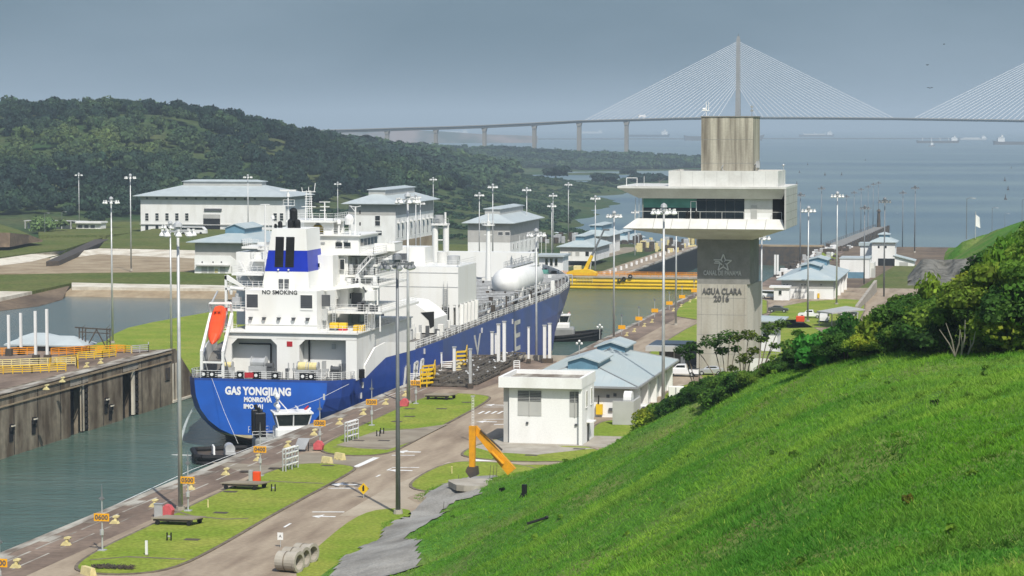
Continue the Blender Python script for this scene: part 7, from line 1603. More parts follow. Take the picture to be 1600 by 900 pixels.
def hull_rows(a, b, inset=0.0):
    g = MB()
    rows = []
    for i in range(len(ST)):
        row = []
        for L_ in levels[a:b + 1]:
            z = ZD[i] if L_ is None else min(L_, ZD[i] - .02); z = max(z, ZB[i] + .03); row.append((hw(i, z), z))
        rows.append(row)
    for s in (-1, 1):
        for i in range(len(ST) - 1):
            for j in range(b - a):
                A = (XC + s * rows[i][j][0], ST[i], rows[i][j][1]); B = (XC + s * rows[i + 1][j][0], ST[i + 1], rows[i + 1][j][1]); C = (XC + s * rows[i + 1][j + 1][0], ST[i + 1], rows[i + 1][j + 1][1]); D_ = (XC + s * rows[i][j + 1][0], ST[i], rows[i][j + 1][1])
                g.quad(*((A, B, C, D_) if s > 0 else (D_, C, B, A)))
    for j in range(b - a):   # transom
        w0, z0 = rows[0][j]; w1, z1 = rows[0][j + 1]
        if z0 - z1 > .01: g.quad((XC - w0, 353, z0), (XC + w0, 353, z0), (XC + w1, 353, z1), (XC - w1, 353, z1))
    return g
hull = hull_rows(0, 6).build('hull', 'hull_blue', ship)
hull_rows(6, 7).build('boot_stripe', 'boot_cream', ship); hull_rows(7, 10).build('bottom_paint', 'antifoul', ship)
g = MB()
for i in range(len(ST) - 1): z0 = ZD[i] - .06; z1 = ZD[i + 1] - .06; g.quad((XC - WD[i] + .1, ST[i], z0), (XC + WD[i] - .1, ST[i], z0), (XC + WD[i + 1] - .1, ST[i + 1], z1), (XC - WD[i + 1] + .1, ST[i + 1], z1))
g.build('deck', 'deck_red', ship)
MT['hull_blue_sunlit'] = mat('sunlit_hull_blue', (0.018, 0.115, 0.50), 0.4, c2=(0.020, 0.095, 0.40), scale=0.3, spec=0.5)  # hull blue brightened for the sun falling on the stern
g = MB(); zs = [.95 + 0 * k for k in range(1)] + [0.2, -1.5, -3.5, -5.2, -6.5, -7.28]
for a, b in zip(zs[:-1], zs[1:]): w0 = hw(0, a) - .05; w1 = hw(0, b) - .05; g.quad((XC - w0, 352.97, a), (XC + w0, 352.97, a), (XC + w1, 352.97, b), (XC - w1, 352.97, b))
g.build('sunlit_transom', 'hull_blue_sunlit', ship)  # sheet over the transom carrying the sunlit blue
size_b = lambda s: .035 * s
size_b = lambda s: .05 * s
def stern_text(txt, px, py, size, w_px, name='lettering'):
    Y = 352.93; lettering(txt, size, 'letter_white', name, ship, (SX(px, Y), Y, SZ(py, Y, px)), FACE_S, .02, width=w_px * .0990, bold=size_b(size))
stern_text('GAS YONGJIANG', 402, 612, 1.62, 106); stern_text('MONROVIA', 401.5, 625, 1.0, 45); stern_text('IMO 101', 395, 635.5, .92, 31)
# hull side letters
FACE_E = (R(90), 0, R(90))
def side_text(ch, px, ptop, pbot, m='letter_white', w=None):
    X = XC + 18.5 + .05; y = X / (SX(px, 100) / 100); zt_ = atY(px, ptop, y)[2]; zb_ = atY(px, pbot, y)[2]; h = zt_ - zb_
    lettering(ch, h * 1.42, m, 'side_lettering', ship, (X, y, (zt_ + zb_) / 2), FACE_E, .02, bold=.04, width=w)
MT['letter_faded'] = mat('weathered_white_lettering', (0.58, 0.58, 0.54), 0.6, var=0.1)
side_text('V', 746, 524, 559, 'letter_faded', 5.5); side_text('E', 808, 503, 551, 'letter_faded', 5.5)
def hx(Y, z):
    i = int(np.searchsorted(ST, Y) - 1); f = (Y - ST[i]) / (ST[i + 1] - ST[i]); return XC + hw(i, z) * (1 - f) + hw(i + 1, z) * f
def on_side(px, py):
    X = XC + 17
    for _ in range(12): Y = X / (SX(px, 100) / 100); z = atY(px, py, Y)[2]; X = hx(min(Y, 560), z)
    return Vector((X + .12, Y, z))
g = MB()
for poly in (((624, 602), (628, 574), (634, 570), (634, 602)), ((643, 594), (646, 568), (651, 565)), ((643, 594), (649, 594), (651, 565)), ((654, 590), (657, 564), (660, 561), (658, 590), (654, 590))):
    for a, b in zip(poly[:-1], poly[1:]): g.bar(on_side(*a), on_side(*b), .32)
g.build('side_lettering', 'letter_faded', ship)
g = MB()
for px, py in ((515, 625), (537, 622), (530, 645), (565, 606), (662, 553), (800, 506), (800, 556), (752, 520)): a = on_side(px, py); g.bar(a, a + Vector((0, 0, .9)), .25)
g.build('draught_marks', 'letter_faded', ship)
W = 'ship_white'
r0_ = random.Random(33)
# --- stern house, lowest tier with two open bays
YA = 360.0; z0, z1 = .7, SZ(521, YA); xL, xR = SX(350, YA), SX(557, YA)
tier = MB(); tier.box(xL, xR, 362.4, 394, z0, z1 - .02); tier = tier.build('deckhouse', W, ship)
MB().box(xL - .2, xR + .3, YA - .4, 394, z1 - .02, z1 + .16).build('upper_deck', W, ship)
g = MB()
for p0, p1 in ((432, 467), (540, 557), (350, 361)): g.box(SX(p0, YA), SX(p1, YA), YA, YA + .4, z0, z1 - .9); 
g.box(xL, xR, YA, YA + .4, z1 - .95, z1 - .03); g.box(SX(432, YA), SX(467, YA), YA + .4, 362.39, z0, z1 - .05); g.box(xR - .3, xR, YA + .4, 362.39, z0, z1 - .05); g.box(xL, xL + .3, YA + .4, 362.39, z0, z1 - .05)
for px, s in ((361, 1), (432, -1), (467, 1)): x = SX(px, YA); g.extr([(x, z1 - .95), (x + s * 1.0, z1 - .95), (x, z1 - 1.9)], 'y', YA + .02, YA + .38)
g.build('bay_frame', W, ship)
g = MB()
for x, a, b in ((SX(422, 362), .7, 5.8), (SX(482, 362), .7, 6.8)): g.box(x - .1, x + .1, 362.1, 362.38, a, b)
g.box(SX(372, 362), SX(422, 362), 362.1, 362.38, 5.75, 5.95); g.build('pipe_run', 'black', tier)
g = MB()
for px, py in ((520, 541), (447, 571), (462, 566), (540, 571)): x = SX(px, 362); z = SZ(py, 362); g.box(x - .3, x + .3, 362.25, 362.38, z - .4, z + .4)
g.build('wall_fitting', 'galv', tier)
x = SX(452, YA); z = SZ(538, YA); MB().box(x - .45, x + .45, YA - .05, YA - .003, z - .4, z + .4).build('vent_opening', 'red', ship)
for px in (492, 505, 511): pass
def frame_window(px, py, Y, w=.5, h=.6, parent=ship): x = SX(px, Y); z = SZ(py, Y, px); f = MB().box(x - w - .08, x + w + .08, Y - .06, Y - .003, z - h - .08, z + h + .08).build('window', W, parent); MB().box(x - w, x + w, Y - .09, Y - .062, z - h, z + h).build('pane', 'glass', f)
# --- block with the lettering
YB_ = 363.0; x0, x1 = SX(383, YB_), SX(495, YB_); zz0, zz1 = z1 + .16, SZ(455, YB_)
blk = MB().box(x0, x1, YB_, 374, zz0, zz1).build('engine_casing', W, ship)
lettering('NO SMOKING', .9, 'letter_black', 'lettering', ship, (SX(437, YB_), YB_ - .04, SZ(457.8, YB_)), FACE_S, .01, width=56 * .1015, bold=.02)
for p0, p1 in ((386, 403), (470, 488)):
    a, b = SX(p0, YB_), SX(p1, YB_); zt_, zb_ = SZ(461.5, YB_), SZ(481.5, YB_); f = MB().box(a - .1, b + .1, YB_ - .1, YB_ - .003, zb_ - .35, zt_ + .1).build('louvre', W, blk)
    g = MB().box(a, b, YB_ - .13, YB_ - .102, zb_, zt_)
    for z in np.arange(zb_ + .15, zt_, .3): g.box(a, b, YB_ - .2, YB_ - .132, z, z + .08)
    g.build('slats', 'louvre', f)
for px in (392, 413, 436, 459, 481): x = SX(px, YB_); z = SZ(499, YB_); g = MB().box(x - .3, x + .3, YB_ - .5, YB_ - .003, z + .15, z + .25); g.box(x - .22, x + .22, YB_ - .45, YB_ - .15, z - .2, z + .15); g.build('flood_lamp', 'louvre', blk)
g = MB(); z = SZ(509, YB_); g.box(x0, x1, YB_ - .06, YB_ - .002, z - .04, z + .04); z = SZ(517, YB_); g.box(x0, x1, YB_ - .07, YB_ - .002, z - .05, z + .05)
g.build('weld_line', 'panel_grey', blk)
g = MB(); g.rail([(xL, YA - .3, z1 + .16), (x0 - .3, YA - .3, z1 + .16)], 1.1, .035, 2, 1.2); g.rail([(x1 + .3, YA - .3, z1 + .16), (xR + .2, YA - .3, z1 + .16), (xR + .2, 380, z1 + .16)], 1.1, .035, 2, 1.2); g.rail([(x0, YB_ + .1, zz1), (x1, YB_ + .1, zz1)], 1.1, .035, 2, 1.2); g.build('guard_rail', 'white', ship)
# --- funnel
YF_ = 366.5; fx0, fx1 = SX(409, YF_), SX(474, YF_); tx0, tx1 = SX(424, YF_), SX(477, YF_); fz0, fz1 = zz1, SZ(358, YF_)
def fsec(za, zb, m, nm):
    fa = (za - fz0) / (fz1 - fz0); fb = (zb - fz0) / (fz1 - fz0); L4 = lambda a, b, t: a + (b - a) * t
    g = MB(); frus(g, (L4(fx0, tx0, fa), L4(fx1 + .9, tx1, fa), YF_ + .6 * fa, 374.5, za), (L4(fx0, tx0, fb), L4(fx1 + .9, tx1, fb), YF_ + .6 * fb, 374.5, zb)); return g.build(nm, m, ship)
zb1, zb2 = SZ(425, YF_), SZ(392, YF_)
fsec(fz0, zb1, W, 'funnel_base'); fb = fsec(zb1 + .01, zb2, 'funnel_blue', 'funnel_band'); ft = fsec(zb2 + .01, fz1, W, 'funnel')
for p0, p1 in ((430, 443), (446.5, 459.5)):
    g = MB(); a, b = SX(p0, YF_), SX(p1, YF_); zt_, zb_ = SZ(371, YF_), SZ(418, YF_); fr = lambda z: YF_ + .6 * (z - fz0) / (fz1 - fz0)
    g.add([(a - .15, fr(zb_) - .05, zb_), (b - .1, fr(zb_) - .05, zb_), (b, fr(zt_) - .05, zt_), (a, fr(zt_) - .05, zt_), (a - .15, fr(zb_) + .1, zb_), (b - .1, fr(zb_) + .1, zb_), (b, fr(zt_) + .1, zt_), (a, fr(zt_) + .1, zt_)], [(0, 1, 2, 3), (7, 6, 5, 4), (0, 4, 5, 1), (1, 5, 6, 2), (2, 6, 7, 3), (3, 7, 4, 0)])
    for z in np.arange(zb_ + .2, zt_, .3): g.box(a, b - .1, fr(z) - .12, fr(z) - .04, z, z + .06)
    g.build('funnel_louvre', 'dark', ft)
for px in (435, 451): x = SX(px, YF_); z = SZ(422, YF_); MB().cyl((x, YF_ + .1, z), (x, YF_ - .1, z), .14, .14, 8).build('funnel_lamp', 'white', fb)
fd = MB()
for px in (439, 448): x = SX(px, YF_); fd.box(x - .35, x + .35, YF_ - .06, YF_ + .1, fz0 + .02, fz0 + 1.6)
fd.build('door', 'louvre', ship)
for px, pt, pb_, r in ((458, 328, 345, .62), (454, 345, 358, .55), (464, 345, 358, .5), (437, 347, 358, .36), (430, 350, 358, .22)):
    x = SX(px, 370); MB().cyl((x, 370.5, SZ(pb_ + 1, 370)), (x, 370.5, SZ(pt, 370) - .2), r, r, 10).ell((x, 370.4, SZ(pt, 370) - .2), r * 1.05, r * 1.05, r * .9, 10, 6).build('exhaust_pipe', 'black', ship)
# --- accommodation block and bridge
AX0, AX1 = -123.6, SX(545, 377); AY0, AY1 = 376.5, 393; AZ1 = SZ(398, 377, 520)
acc = MB().box(AX0, AX1, AY0, AY1, z1 + .17, AZ1).build('accommodation', W, ship)
MB().box(SX(474, 372), SX(519, 372), 372.5, AY0 - .01, zz1 - 2, SZ(399, 372, 500)).build('casing_annex', W, ship)
x = SX(498, 372.5); z = SZ(414, 372.5); f = MB().box(x - .3, x + .3, 372.4, 372.49, z - .4, z + .4).build('window', W, ship); MB().box(x - .2, x + .2, 372.36, 372.395, z - .3, z + .3).build('pane', 'glass', f)
BX0, BX1 = SX(398, 378), SX(590, 378)
MB().box(BX0, BX1, AY0 - 1, AY1 + 1, AZ1 + .01, AZ1 + .25).build('bridge_deck', W, ship)
WX0, WX1 = SX(440, 378), SX(561, 378); WZ0, WZ1 = AZ1 + .26, SZ(369, 378, 540)
wh = MB().box(WX0, WX1, 378, 390, WZ0, WZ1).build('wheelhouse', W, ship); MB().box(WX0 - .4, WX1 + .4, 377.5, 390.5, WZ1 + .01, WZ1 + .2).build('wheelhouse_roof', W, ship)
for p0, p1 in ((525, 535), (538, 548)): a, b = SX(p0, 378), SX(p1, 378); zt_, zb_ = SZ(379, 378, 530), SZ(387, 378, 530); f = MB().box(a - .06, b + .06, 377.93, 377.997, zb_ - .06, zt_ + .06).build('window', 'panel_grey', wh); MB().box(a, b, 377.9, 377.928, zb_, zt_).build('pane', 'glass', f)
g = MB()
for k in range(5): y = 379 + k * 2.1; f = MB().box(WX1 + .003, WX1 + .06, y, y + 1.7, WZ1 - 1.6, WZ1 - .5).build('window', 'glass', wh)
for px, py in ((493, 378), (505, 379), (498, 384), (541, 376), (530, 376)): x = SX(px, 378); z = SZ(py, 378, 500); g.box(x - .35, x + .35, 377.8, 377.99, z - .14, z + .14)
g.build('deck_fitting', 'galv', wh)
# arches carrying the compass deck
MZ = SZ(344, 380, 500); g = MB(); mx0, mx1 = SX(450, 380), SX(524, 380)
g.box(mx0, mx1, 379, 388, MZ - .35, MZ)
for px0, px1 in ((476, 487), (506, 520)): a, b = SX(px0, 380), SX(px1, 380); g.box(a, b, 380, 380.8, WZ1 + .2, MZ - .35); g.box(a, b, 386, 386.8, WZ1 + .2, MZ - .35)
a, b = SX(487, 380), SX(506, 380); g.extr([(a, MZ - .36), (a, MZ - 1.2), (a + .8, MZ - .36)], 'y', 380, 380.8); g.extr([(b, MZ - .36), (b, MZ - 1.2), (b - .8, MZ - .36)], 'y', 380, 380.8); g.build('compass_deck', W, ship)
MB().rail([(mx0, 379, MZ), (mx1, 379, MZ), (mx1, 388, MZ)], 1.1, .04, 2, 1.1).build('guard_rail', 'white', ship)
MB().rail([(BX0, AY0 - .9, AZ1 + .25), (BX1, AY0 - .9, AZ1 + .25), (BX1, AY1, AZ1 + .25)], 1.1, .04, 2, 1.2).rail([(SX(474, 377), 377.6, WZ1 + .2), (WX1, 377.6, WZ1 + .2)], 1.1, .04, 2, 1.1).build('guard_rail', 'white', ship)
MB().bev(SX(488, 383), SX(505, 383), 383, 385, WZ1 + .25, WZ1 + 1.5, .1).build('equipment_box', 'yellow', ship)
# masts
def yard(mb, x, y, z, w, r=.06): mb.bar((x - w, y, z), (x + w, y, z), r * 2)
x = SX(483, 382); zt_ = SZ(290, 382); g = MB()
for dx, dy in ((-.45, 0), (.45, 0), (0, .6)): g.cyl((x + dx * 1.3, 382 + dy, MZ), (x + dx * .8, 382 + dy, zt_ - .8), .09, .06, 6)
for k, z in enumerate(np.linspace(MZ + .6, zt_ - 1, 11)): yard(g, x, 382, z, .62, .05)
yard(g, x, 382, zt_ - 1.0, 1.15); yard(g, x, 382, SZ(323, 382), 1.2); g.cyl((x - 1.05, 382, zt_ - 1), (x - 1.15, 382, zt_ - .3), .05); g.cyl((x + .95, 382, zt_ - 1), (x + 1.15, 382, zt_ + .4), .06); g.cyl((x, 382, zt_ - 1), (x, 382, zt_ - .2), .05); g.build('radar_mast', 'white', ship)
x = SX(451, 380); g = MB(); zt_ = SZ(299, 380); g.cyl((x, 380, MZ - 4), (x, 380, zt_), .12, .10, 8); g.cyl((x, 380, zt_ - .9), (x, 380, zt_ - .4), .28, .28, 10); g.box(x - 1.35, x + 1.35, 379.85, 380.15, zt_, zt_ + .26); zz = SZ(321, 380); g.rail([(x - .7, 379.6, zz), (x + .9, 379.6, zz), (x + .9, 380.6, zz)], .9, .04, 1, .8); g.box(x - .8, x + 1.0, 379.5, 380.6, zz - .1, zz); g.build('radar_scanner', 'white', ship)
x = SX(508, 381); g = MB(); zt_ = SZ(316, 381); g.cyl((x, 381, MZ), (x, 381, zt_), .13, .1, 8); g.box(x - .9, x + .9, 380.9, 381.1, zt_, zt_ + .12); yard(g, x, 381, zt_ - .7, .8); yard(g, x - .3, 381, zt_ - 1.3, .5); g.build('radar_scanner', 'white', ship)
for px, py, r in ((547, 342, .85), (427, 340, .3), (530, 346, .35)):
    x = SX(px, 381); z = SZ(py, 381); b_ = MB().cyl((x, 381, WZ1), (x, 381, z - r * .8), .13, .13, 8).build('aerial_post', 'white', ship); MB().cyl((x, 381, z - r), (x, 381, z), r, r, 14, ).ell((x, 381, z), r, r, r, 14, 7, 0).build('satellite_dome', 'white', b_)
x = SX(556, 380); g = MB(); zt_ = SZ(322, 380); g.cyl((x - .1, 380, WZ1), (x, 380, zt_), .16, .12, 8); g.bar((x, 380, zt_ - .1), (x - 1.05, 380, zt_ + .1), .1); g.bar((x, 380, zt_ - .1), (x + .9, 380, zt_ + .1), .1); g.bar((x - .1, 380, zt_ - .8), (x - .8, 380, zt_), .08); g.bar((x - .9, 380, WZ1), (x - .2, 380, WZ1 + 3), .1); g.build('signal_mast', 'white', ship)
for k in range(3): z = zt_ - 1.2 - k * 1.9; MB().cyl((x + .75, 380, z), (x + .75, 380, z + .55), .12).build('signal_light', 'black', ship)
x = SX(415, 372); g = MB(); zt_ = SZ(320, 372); g.cyl((x, 372, fz0 + 2.5), (x, 372, zt_), .16, .12, 8); yard(g, x, 372, zt_, .8); g.bar((x + .9, 372, fz1 - 1.5), (x + .1, 372, zt_ - .8), .08); g.build('signal_mast', 'white', ship)
# starboard bridge wing with sloping underside
wz = WZ0 + .02; x0w, x1w = WX1, SX(622, 386); g = MB(); g.box(x0w, x1w, 384, 389, wz, wz + .2); g.box(x0w + 1, x1w, 384, 384.15, wz + .2, wz + 1.3); g.box(x1w - .15, x1w, 384.15, 389, wz + .2, wz + 1.3); g.box(x1w - 1.6, x1w + .05, 384, 389, wz + 1.3, wz + 1.45); g.extr([(x0w, wz - .02), (x1w, wz - .02), (x0w, wz - 2.2)], 'y', 385, 388); g.build('bridge_wing', W, ship)
MB().rail([(x1w - 1.6, 383.9, wz + 1.4), (x1w, 383.9, wz + 1.4)], .8, .05, 2, .6).build('guard_rail', 'white', ship)
g = MB(); x0w2 = WX0; g.box(x0w2 - 6, x0w2, 384, 389, wz, wz + .2); g.box(x0w2 - 6, x0w2, 384, 384.15, wz + .2, wz + 1.3); g.build('bridge_wing', W, ship)
# starboard galleries
sb = []
for py, p0, p1, Y0_ in ((487, 512, 596, 368), (446, 520, 592, 374), (430, 540, 586, 376), (413, 540, 590, 378)):
    z = SZ(py, Y0_, 560); a, b = SX(p0, Y0_), SX(p1, Y0_); MB().box(a, b, Y0_, 392, z - .35, z).build('gallery', W, ship); sb.append((z, a, b, Y0_))
    MB().rail([(a + .1, Y0_ + .1, z), (b - .1, Y0_ + .1, z), (b - .1, 391, z)], 1.1, .035, 2, 1.0).build('guard_rail', 'white', ship)
x = SX(519, 374); MB().box(x, x + .3, 374, 392, z1 + .2, sb[0][0]).box(x, x + 3.0, 380, 392, z1 + .2, AZ1 - .3).build('side_house', W, ship)
for px, py, Y in ((535, 413, 377), (557, 500, 380), (572, 484, 380), (536, 502, 380)): frame_window(px, py, Y - 1.0, .35, .8)
for a, b, w in (((SX(560, 376), 375.5, sb[2][0]), (SX(585, 376), 375.5, AZ1 - .3), .9), ((SX(567, 372), 371.5, sb[0][0]), (SX(585, 372), 371.5, sb[1][0]), .9), ((SX(402, 372), 371.4, 14.2), (SX(378, 372), 371.4, 18.4), .9)): MB().ladder(a, b, w, (0, -1, 0), 14).build('stairway', 'white', ship)
for p0, p1, py0, py1, mm in ((514, 527, 504, 512, 'yellow'), (528, 540, 504, 512, 'yellow'), (551, 568, 507, 519, 'yellow'), (528, 540, 512, 518, 'red'), (514, 526, 512, 518, 'louvre')):
    a, b = SX(p0, 364), SX(p1, 364); MB().bev(a, b, 364, 365.3, SZ(py1, 364), SZ(py0, 364), .12).build('liferaft_canister' if mm == 'yellow' else 'equipment_box', mm, ship)
for k in range(9):
    x = AX1 + .003; y = AY0 + 1 + k * 1.7
    for z in (z1 + 1.6, sb[0][0] + 1.3, sb[1][0] + 1.3): MB().box(x, x + .05, y, y + .7, z, z + .9).build('porthole', 'glass', acc)
for (z, a, b, Y0_) in sb:
    g = MB()
    for k in range(5): xx = r0_.uniform(a + .5, b - .5); g.bev(xx - .3, xx + .3, Y0_ + .6, Y0_ + 1.3, z, z + r0_.uniform(.7, 1.8), .05)
    g.build('deck_locker', ('galv', 'louvre', 'white')[int(z) % 3], ship)
    MB().box(a, b, Y0_ + .02, Y0_ + .3, z - .36, z - .30).build('shadow_strip', 'galv', ship)  # grey strip added under each gallery edge as its shadow line
    MB().bar((b - .3, Y0_ + .3, z - .35), (b - .3, Y0_ + .3, z - 3.1), .2).build('stanchion', W, ship)
g = MB()
for k in range(16): xx = r0_.uniform(xL + 1, xR - 1); g.bev(xx - .2, xx + .2, 355.5, 356, .9, .9 + r0_.uniform(.6, 2.2), .04)
g.build('deck_fitting', 'louvre', ship)
g = MB()
for k in range(8): xx = SX(440 + k * 13, 361.9); g.box(xx - .3, xx + .3, 362.2, 362.38, 1.2, 2.6 + (k % 3) * .4)
g.build('wall_locker', 'galv', tier)
for k, (px0, px1, py) in enumerate(((498, 516, 470), (498, 512, 492), (543, 566, 466), (546, 560, 500))):
    Y = 366 if k < 2 else 379; a, b = SX(px0, Y), SX(px1, Y); z = SZ(py, Y, 540)
    MB().box(a, b, Y - .4, Y - .05, z - .9, z + .9).build('equipment_rack', 'louvre' if k % 2 == 0 else 'galv', ship)
for px in (505, 521, 571, 582): x = SX(px, 367); MB().ladder((x, 366.5, z1 + .2), (x + .02, 366.5, SZ(487, 367)), .45, (1, 0, 0), 10, .03).build('ladder', 'galv', ship)
# provision crane
x = SX(583, 372); z0c = sb[0][0]; MB().cyl((x, 371, z1), (x, 371, SZ(466, 371)), .62, .5, 12).box(x - .9, x + .7, 370.2, 371.8, SZ(468, 371), SZ(452, 371)).build('crane_post', W, ship)
a = Vector((x, 371, SZ(452, 371))); b = Vector((SX(478, 366), 366, SZ(456.5, 366))); m1 = Vector((SX(560, 369), 369.5, SZ(444, 370))); g = MB(); g.cyl(a, m1, .5, .5, 4); g.cyl(m1, b, .45, .2, 4); g.build('crane_jib', W, ship)
MB().cyl((x - .4, 371, SZ(462, 371)), m1 + Vector((.6, 0, -.3)), .12).build('crane_ram', 'louvre', ship); MB().bev(b.x - .2, b.x + .35, 365.6, 366.4, b.z - .9, b.z - .1, .05).build('crane_hook', 'red', ship)
x = SX(562, 370); MB().cyl((x, 370, z0c), (x, 370, z0c + .7), .3, .45, 12).cyl((x, 370, z0c + .7), (x, 370, z0c + 1.2), .45, .2, 12).build('mushroom_vent', 'white', ship)
# port galleries, stairs and davit
for py, p0, p1, Y0_ in ((427, 362, 410, 368), (450, 352, 412, 366), (483, 352, 384, 364), (405, 392, 414, 372), (385, 378, 404, 374)):
    z = SZ(py, Y0_, 380); a, b = SX(p0, Y0_), SX(p1, Y0_); MB().box(a, b, Y0_, 380, z - .35, z).build('gallery', W, ship); MB().rail([(a, 379, z), (a, Y0_ + .1, z), (b, Y0_ + .1, z)], 1.1, .035, 2, .9).build('guard_rail', 'white', ship)
x0p, x1p = SX(352, 372), SX(412, 372); MB().box(x0p + 1.2, x1p, 374, 380, z1, SZ(395, 374)).build('port_house', W, ship)
g = MB(); xa = SX(351, 366); g.box(xa, xa + .35, 366, 366.5, z1, SZ(432, 366)); g.extr([(xa, SZ(433, 366)), (xa + .4, SZ(431, 366)), (SX(383, 366), SZ(450, 366)), (SX(383, 366), SZ(453, 366)), (xa, SZ(438, 366))], 'y', 366, 366.4); g.cyl((SX(360, 365), 365, SZ(452, 365)), (SX(381, 365), 365, SZ(453.5, 365)), .28, .28, 10); g.cyl((SX(361, 365), 365, SZ(455, 365)), (SX(361, 365), 365, SZ(462, 365)), .35, .2, 10); g.build('davit', W, ship)
g = MB(); g.bar((xa + .2, 366.2, SZ(436, 366)), (xa + .2, 366.2, z1), .25); g.bar((SX(330, 362), 362, SZ(477, 362)), (SX(340, 366), 366, SZ(457, 366)), .22); g.box(SX(364, 365), SX(376, 365), 364.5, 365.5, SZ(478, 365), SZ(466, 365)); g.cyl((SX(370, 365), 365, SZ(470, 365)), (SX(370, 365), 365, SZ(460, 365)), .3, .3, 8); g.build('davit_winch', 'galv', ship)
# --- free-fall lifeboat on its slanted cradle
bt = Vector((SX(345, 362), 361.5, SZ(489, 361.5))); bb = Vector((SX(330, 354), 354.2, SZ(541, 354.2))); ax = (bt - bb).normalized(); up = Vector((0, 0, 1)) - ax * ax.z; up.normalize(); sd = ax.cross(up)
prof_ = [(0, .02, .02), (.06, .45, .35), (.2, .95, .75), (.5, 1.2, 1.0), (.8, 1.15, 1.05), (.95, 1.0, .95), (1.0, .7, .7)]; g = MB(); n = 14; vs = []; L_ = (bt - bb).length + .6
for t_, w_, h_ in prof_:
    for i in range(n): a = 2 * math.pi * i / n; c, s = math.cos(a), math.sin(a); q = bb + ax * (t_ * L_) + sd * (w_ * (abs(c) ** .8) * (1 if c > 0 else -1)) + up * (h_ * (abs(s) ** .8) * (1 if s > 0 else -1) * (1.05 if s > 0 else .9)); vs.append(tuple(q))
k = len(prof_); g.add(vs, [(j * n + i, j * n + (i + 1) % n, (j + 1) * n + (i + 1) % n, (j + 1) * n + i) for j in range(k - 1) for i in range(n)] + [tuple(range((k - 1) * n, k * n))]); boat = g.build('lifeboat', 'boat_orange', ship)
c_ = bb + ax * (L_ * .78) + up * 1.35; g = MB(); p8 = []
for dz in (-.35, .35):
    for s in (-.65, .65):
        for t_ in (-.8, .8): p8.append(tuple(c_ + up * dz * (1 if dz < 0 else .6) + sd * s * (1 if dz < 0 else .8) + ax * t_ * (1 if dz < 0 else .7)))
g.add(p8, [(0, 1, 3, 2), (4, 6, 7, 5), (0, 4, 5, 1), (2, 3, 7, 6), (0, 2, 6, 4), (1, 5, 7, 3)]); g.build('conning_hood', 'boat_orange', boat)
g = MB()
for s in (-.3, .3): c = c_ + sd * s - ax * .75 + up * .05; g.ell(tuple(c), .14, .14, .10, 8, 5)
g.build('hood_window', 'black', boat)
g = MB()
for s in (-1, 1):
    o_ = sd * s * 1.65; a = bb - up * 1.1 + o_ - ax * .6; b = bt - up * 1.1 + o_ + ax * 1.0; g.bar(a, b, .42); lowz = 1.2; g.bar(a, (a.x, a.y, lowz), .38); g.bar(b, (b.x, b.y, z1), .3); q = b + up * 2.0; g.bar(b, q, .3)
    g.bar(a + ax * .2 + up * .1, Vector((a.x, a.y + 3.5, 1.0)), .16)
q0 = bt - up * 1.1 + sd * 1.65 + ax + up * 2; q1 = bt - up * 1.1 - sd * 1.65 + ax + up * 2; g.bar(q0, q1, .32)
a0 = bb - up * 1.1 - ax * .6
for zz in (3.6, 1.6): g.bar((a0.x - 1.65, a0.y, zz), (a0.x + 1.65, a0.y, zz), .28)
g.build('boat_cradle', W, ship)
g = MB(); c = bt + ax * .9
for k in range(5): g.bev(c.x - 1.1 + k * .45, c.x - .8 + k * .45, c.y, c.y + .4, c.z - .5, c.z + .1, .05)
g.build('release_gear', 'red', ship)
# --- stern bulwarks, rails, fairleads
for s, nm in ((-1, 'port'), (1, 'starboard')):
    g = MB(); idx_ = [3, 4, 5, 6]
    for i, j in zip(idx_[:-1], idx_[1:]):
        A = (XC + s * (WD[i] + .02), ST[i]); B = (XC + s * (WD[j] + .02), ST[j]); h0 = {3: 2.0, 4: 3.2, 5: 3.2, 6: 1.4}[i]; h1 = {4: 3.2, 5: 3.2, 6: 1.2}[j]
        zA, zB = ZD[i] - .05, ZD[j] - .05
        g.add([(A[0], A[1], zA), (B[0], B[1], zB), (B[0], B[1], min(5.6, zB + h1)), (A[0], A[1], min(5.6, zA + h0)), (A[0] - s * .25, A[1], zA), (B[0] - s * .25, B[1], zB), (B[0] - s * .25, B[1], min(5.6, zB + h1)), (A[0] - s * .25, A[1], min(5.6, zA + h0))], [(0, 1, 2, 3), (7, 6, 5, 4), (3, 2, 6, 7), (0, 3, 7, 4), (1, 5, 6, 2)])
    g.build('bulwark', W, ship)
def outline(f0, f1, n, ins=.15, side=1):
    """points along the stern rim from station f0 to f1"""
    ys = np.linspace(f0, f1, n); return [(XC + side * (np.interp(y, ST, WD) - ins), y, float(np.interp(y, ST, ZD))) for y in ys]
rim = outline(364, 353.1, 7, .15, -1) + [(XC - 10.4 + k * 20.8 / 12, 353.15, 1.3) for k in range(1, 12)] + outline(353.1, 364, 7, .15, 1)
MB().rail(rim, 1.15, .05, 3, .9).build('stern_rail', 'white', ship)
for px in (318, 331, 375, 400, 430, 473, 486): x = SX(px, 353.4); z = 1.32; f = MB().bev(x - .62, x + .62, 353.1, 353.9, z, z + 1.15, .15).build('fairlead', 'black', ship); MB().cyl((x, 353.09, z + .55), (x, 353.0, z + .55), .26, .26, 10).build('roller', 'white', f)
for px in (553, 560, 567): Y_ = 362; x = SX(px, Y_); f = MB().bev(x - .3, x + .3, Y_ - .9, Y_ - .1, .9, 2.3, .1).build('fairlead', 'black', ship)
x = SX(388, 353); MB().box(x - .7, x + .7, 352.98, 353.06, 1.5, 2.3).build('name_board', 'red', ship)
